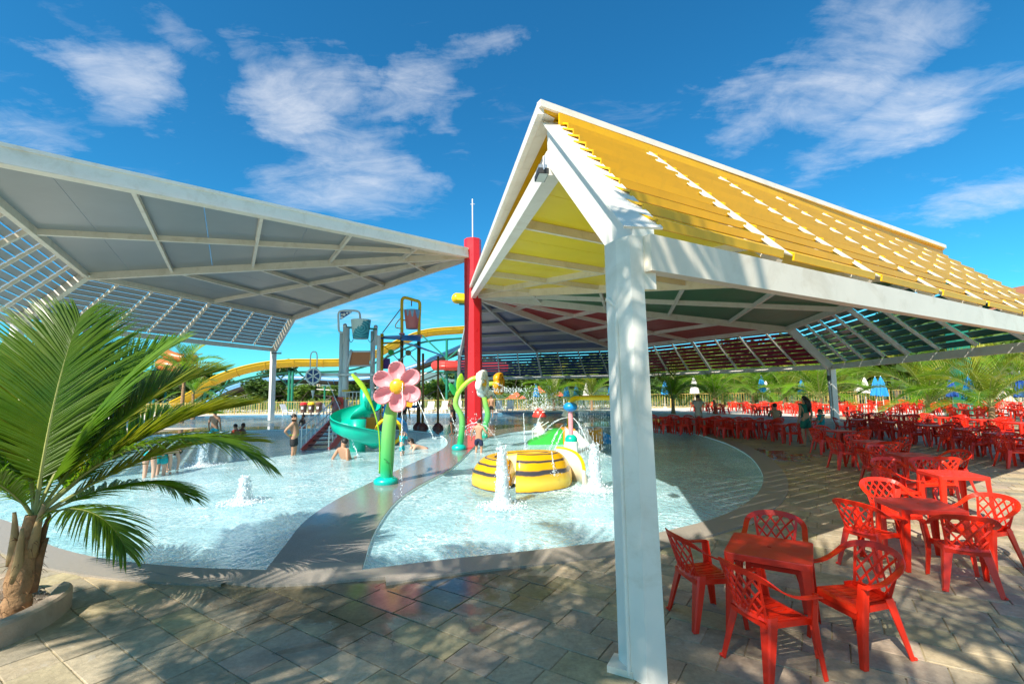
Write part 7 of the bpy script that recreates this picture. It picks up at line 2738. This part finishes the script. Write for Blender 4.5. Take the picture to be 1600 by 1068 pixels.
# woman taking a photograph
x, y = at_g(1093, 675, 0)
person(x, y, .02, 60, 'woman in pale green shirt and light skirt holding up a phone', 'tan', 1.02,
       dict(elL=(-.24, .18, 1.30), wrL=(-.10, .36, 1.46), haL=(-.05, .42, 1.50), elR=(.24, .20, 1.32), wrR=(.08, .40, 1.50), haR=(.03, .46, 1.54), che=(0, -.03, 1.33), nec=(0, -.05, 1.49)), [('shirt', cloth('pale_green', (.38, .45, .38))), ('dress', cloth('light_skirt', (.5, .44, .38)))])
# long-haired woman in green swimsuit and the seated group
x, y = at_g(1262, 698, 0)
person(x, y, .02, 100, 'long-haired woman in a dark green swimsuit standing at the shaded table', 'tan', 1.02, dict(look=(-.3, 1, 0), pel=(.03, 0, .94), knR=(.13, .1, .5), anR=(.14, -.10, .12), toR=(.15, .02, .03)), [('suit', green_sw), ('shorts', green_sw)], 'long')
seat = dict(pel=(0, 0, .50), spi=(0, -.03, .68), che=(0, .0, .90), nec=(0, .02, 1.06), hd0=(0, .04, 1.14), hd1=(0, .06, 1.26), shL=(-.19, 0, .99), shR=(.19, 0, .99), elL=(-.26, .12, .76), wrL=(-.16, .34, .74), haL=(-.12, .40, .74), elR=(.26, .12, .76), wrR=(.16, .34, .74), haR=(.12, .4, .74),
            hiL=(-.1, .04, .48), hiR=(.1, .04, .48), knL=(-.14, .44, .50), knR=(.14, .44, .50), anL=(-.14, .46, .09), anR=(.14, .46, .09), toL=(-.15, .60, .03), toR=(.15, .60, .03))
p_ = G(1213, 660, 0.5)
person(p_.x, p_.y, 0.0, 80, 'bare-backed man with short dark hair seated at the shaded table', 'tan', 1.05, seat, [('trunks', black)])
p_ = G(1284, 664, 0.5)
person(p_.x, p_.y, 0.0, 170, 'dark-haired child in a green swimsuit seated right of the standing woman', 'tan', .9, seat, [('suit', tealc)], 'bun')

# ------------------------------------------------------------------ moving water
def spray_mat():
    m = bpy.data.materials.new('aerated_water')
    m.use_nodes = True
    t = m.node_tree; ln = t.links.new
    b = t.nodes['Principled BSDF']
    b.inputs['Base Color'].default_value = (.70, .80, .84, 1); b.inputs['Roughness'].default_value = .3
    tr = N(t, 'ShaderNodeBsdfTransparent'); ms = N(t, 'ShaderNodeMixShader')
    tcn = N(t, 'ShaderNodeTexCoord'); no = N(t, 'ShaderNodeTexNoise', ins={'Scale': 16, 'Detail': 6, 'Roughness': .7}); ln(tcn.outputs['Object'], no.inputs[0])
    mr = N(t, 'ShaderNodeMapRange', ins={'From Min': .36, 'From Max': .60, 'To Min': .08, 'To Max': .82}); ln(no.outputs['Fac'], mr.inputs[0])
    ln(mr.outputs[0], ms.inputs[0]); ln(tr.outputs[0], ms.inputs[1]); ln(b.outputs[0], ms.inputs[2])
    ln(ms.outputs[0], t.nodes['Material Output'].inputs[0])
    return m
M_['spray'] = spray_mat()
M_['drop'] = mat('water_drop', (.72, .80, .84), .12)
rw = random.Random(44)


def drops(q, c, spread, n, s0, s1, vel=None):
    for i in range(n):
        p = V(c) + V((rw.gauss(0, 1) * spread[0], rw.gauss(0, 1) * spread[1], abs(rw.gauss(0, 1)) * spread[2]))
        s = rw.uniform(s0, s1)
        q.ball(p, (s * .8, s * .8, s * rw.uniform(1, 2.2)), 5, 3)


def jet(px, py, h, r, label):
    b = G(px, py, -.03)
    t = empty('water_jet', (b.x, b.y, -.03), 0, label, 'fountain')
    for sh in range(2):
        q = MB(); q.smooth = True
        n, m = 22, 26
        vs = []
        rs = r * (1.0 if sh == 0 else .72)
        for i in range(m):
            u = i / (m - 1)
            base = rs * (1.0 + .75 * max(0, (.22 - u) / .22) ** 2 - .45 * u) * (1 if u < .93 else sqrt(max(0, 1 - ((u - .93) / .07) ** 2)) + .02)
            for j in range(n):
                a = 2 * pi * j / n
                f = 1 + .14 * mnoise.noise(V((cos(a) * 1.5 + px, sin(a) * 1.5, u * 3.5 * h / .6 + sh * 5))) + .10 * mnoise.noise(V((cos(a) * 5, sin(a) * 5 + px, u * 16)))
                vs.append((base * f * cos(a), base * f * sin(a), u * h * (1 + .04 * sin(3 * a))))
        q.add(vs, [(i * n + j, i * n + (j + 1) % n, (i + 1) * n + (j + 1) % n, (i + 1) * n + j) for i in range(m - 1) for j in range(n)] + [tuple((m - 1) * n + j for j in range(n))])
        q.build('water_column', M_['spray'], t)
    q = MB()
    for i in range(170):
        u = rw.random() ** .8; a = rw.uniform(0, 2 * pi); rr = r * (1.1 - .5 * u) * rw.uniform(.8, 1.18)
        s = rw.uniform(.005, .014)
        q.ball((rr * cos(a), rr * sin(a), u * h * 1.06), (s, s, s * rw.uniform(1, 2.4)), 5, 3)
    for i in range(320):
        a = rw.uniform(0, 2 * pi); rr = r * rw.uniform(1, 3.4); s = rw.uniform(.006, .016)
        q.ball((rr * cos(a), rr * sin(a), abs(rw.gauss(0, .05)) * (1 if rr < r * 2.4 else .5)), (s * 1.3, s * 1.3, s * .7), 5, 3)
    tag(q.build('droplets', M_['drop'], t), kind='stuff')
    q = MB(); q.smooth = True
    n = 40; vs = [(0, 0, .05)]
    for k_, (f, z) in enumerate(((1.05, .05), (1.5, .026), (1.95, .012), (2.4, .002))):
        for j in range(n):
            a = 2 * pi * j / n; g = 1 + .25 * mnoise.noise(V((cos(a) * 2 + px, sin(a) * 2, k_)))
            vs.append((r * f * g * cos(a), r * f * g * sin(a), z + .012 * mnoise.noise(V((cos(a) * 6, sin(a) * 6, k_ * 3)))))
    fs = [(0, 1 + j, 1 + (j + 1) % n) for j in range(n)] + [(1 + i * n + j, 1 + (i + 1) * n + j, 1 + (i + 1) * n + (j + 1) % n, 1 + i * n + (j + 1) % n) for i in range(3) for j in range(n)]
    q.add(vs, fs); q.build('foam_ring', M_['spray'], t)


jet(785, 790, 1.10, .15, 'tall white water jet in front of the bee striped slide')
jet(930, 764, .98, .17, 'tall white water jet just left of the white canopy post')
jet(381, 784, .52, .145, 'low bubbling jet in the front of the left pool')
jet(315, 727, .66, .20, 'bubbling water jet in the left pool beside the palm frond tip')


def arc(p0, p1, peak, label, r=.012, n=46, grp=None):
    r *= .72
    p0, p1 = V(p0), V(p1)
    t = empty('water_stream', p0, 0, label, 'water stream', grp)
    d = p1 - p0
    pts = []
    for i in range(n + 1):
        u = i / n
        pts.append(V((d.x * u, d.y * u, d.z * u + 4 * peak * u * (1 - u))) + V((rw.gauss(0, .004), rw.gauss(0, .004), rw.gauss(0, .004))))
    q = MB(); q.smooth = True
    k = int(n * .55)
    q.tube(pts[:k], [r * rw.uniform(.7, 1.3) for _ in range(k)], 5); q.build('stream', M_['drop'], t)
    q = MB()
    for i in range(k - 6, n):
        for _ in range(3):
            p = pts[i].lerp(pts[i + 1], rw.random()) + V((rw.gauss(0, .014), rw.gauss(0, .014), rw.gauss(0, .012)))
            s = rw.uniform(.5, 1.15) * r; q.ball(p, (s, s, s * 1.6), 5, 3)
    for _ in range(50):
        s = rw.uniform(.4, .9) * r; q.ball(pts[-1] + V((rw.gauss(0, .07), rw.gauss(0, .07), abs(rw.gauss(0, .05)))), s, 5, 3)
    tag(q.build('droplets', M_['drop'], t), kind='stuff')


WG = 'thin water streams'
arc(AT(629, 598, 11.1), G(642, 690, -.03) * V((1, 1, 1)) if False else V((-2.35, 10.0, -.03)), .02, 'thin stream falling from the centre of the pink flower', .011, grp=WG)
arc(AT(512, 596, 23), AT(562, 720, 16.5), .10, 'long thin stream crossing in front of the teal slide', .026, 60, WG)
arc(AT(651, 622, 21), AT(678, 686, 19.2), .05, 'stream falling to the right of the pink flower', .02, grp=WG)
arc(AT(684, 602, 24), AT(714, 672, 20), .05, 'stream falling left of the daisy stem from the brown post', .02, grp=WG)
arc(AT(755, 600, 17.6), AT(792, 692, 16.0) if False else AT(800, 616, 19), .22, 'stream shooting right out of the white daisy', .016, grp=WG)
arc(AT(762, 602, 17.5), AT(786, 640, 18), .06, 'short stream beneath the orange flower', .014, grp=WG)
arc(AT(818, 645, 17), AT(821, 702, 17), .0, 'vertical thin stream left of the red mushroom', .018, grp=WG)
arc(AT(879, 664, 15.0), AT(858, 705, 12.6), .10, 'left stream arching down to the bee slide', .014, grp=WG)
arc(AT(884, 668, 15.0), AT(865, 708, 12.4), .08, 'right stream arching down to the bee slide', .014, grp=WG)
arc(AT(892, 652, 16.6), AT(846, 678, 16), .16, 'stream arching left from the pink post', .016, grp=WG)
arc(AT(895, 652, 16.6), AT(922, 700, 15), .14, 'stream arching right from the pink post', .016, grp=WG)
arc(AT(846, 646, 22), AT(836, 672, 21), .05, 'stream dripping from the red mushroom cap', .02, grp=WG)
arc(AT(862, 705, 11.0), AT(866, 742, 10.4), .02, 'trickle running over the bee slide side', .009, grp=WG)
x, y = at_g(745, 690)
arc(V((x - .5, y, .6)), V((x + 1.0, y - .8, -.03)), .45, 'splash arching over the wading boy', .016, grp=WG)
# splash cloud at the boy and at the mushrooms
for (px, py, Y, sp, n, s, lb) in ((742, 680, 17.9, (.28, .2, .3), 420, .016, 'splash of drops around the wading boy'), (853, 640, 21.5, (.55, .3, .42), 520, .018, 'spray of drops around the red mushroom fountain'), (800, 612, 19.5, (.6, .3, .1), 220, .015, 'fine spray blown off the daisy stream')):
    c = AT(px, py, Y)
    q = MB(); drops(q, (0, 0, 0), sp, n, s * .5, s * 1.2)
    o = q.build('splash', M_['drop']); o.location = c
    tag(o, lb, 'splash', kind='stuff')
# the curtain from the yellow ring
cw = V((pb.x, pb.y, 0)) + cr_
q = MB()
for i in range(110):
    a = rw.uniform(0, 2 * pi)
    x0, y0 = cw.x + 1.1 * cos(a), cw.y + 1.1 * sin(a)
    z = cw.z - .06
    while z > .0:
        l = rw.uniform(.02, .14)
        dz = cw.z - z
        w = .0045 + .003 * rw.random()
        p = V((x0 + rw.gauss(0, .008) + .05 * dz * cos(a), y0 + rw.gauss(0, .008) + .05 * dz * sin(a), z))
        q.tube([p, p - V((0, 0, l * .5)), p - V((0, 0, l))], [w * .5, w, w * .4], 4, cap=False)
        z -= l + rw.uniform(.0, .05 + .12 * dz)
o = q.build('water_curtain', M_['drop'])
tag(o, 'curtain of falling drops under the yellow ring pipe', 'water curtain', kind='stuff')
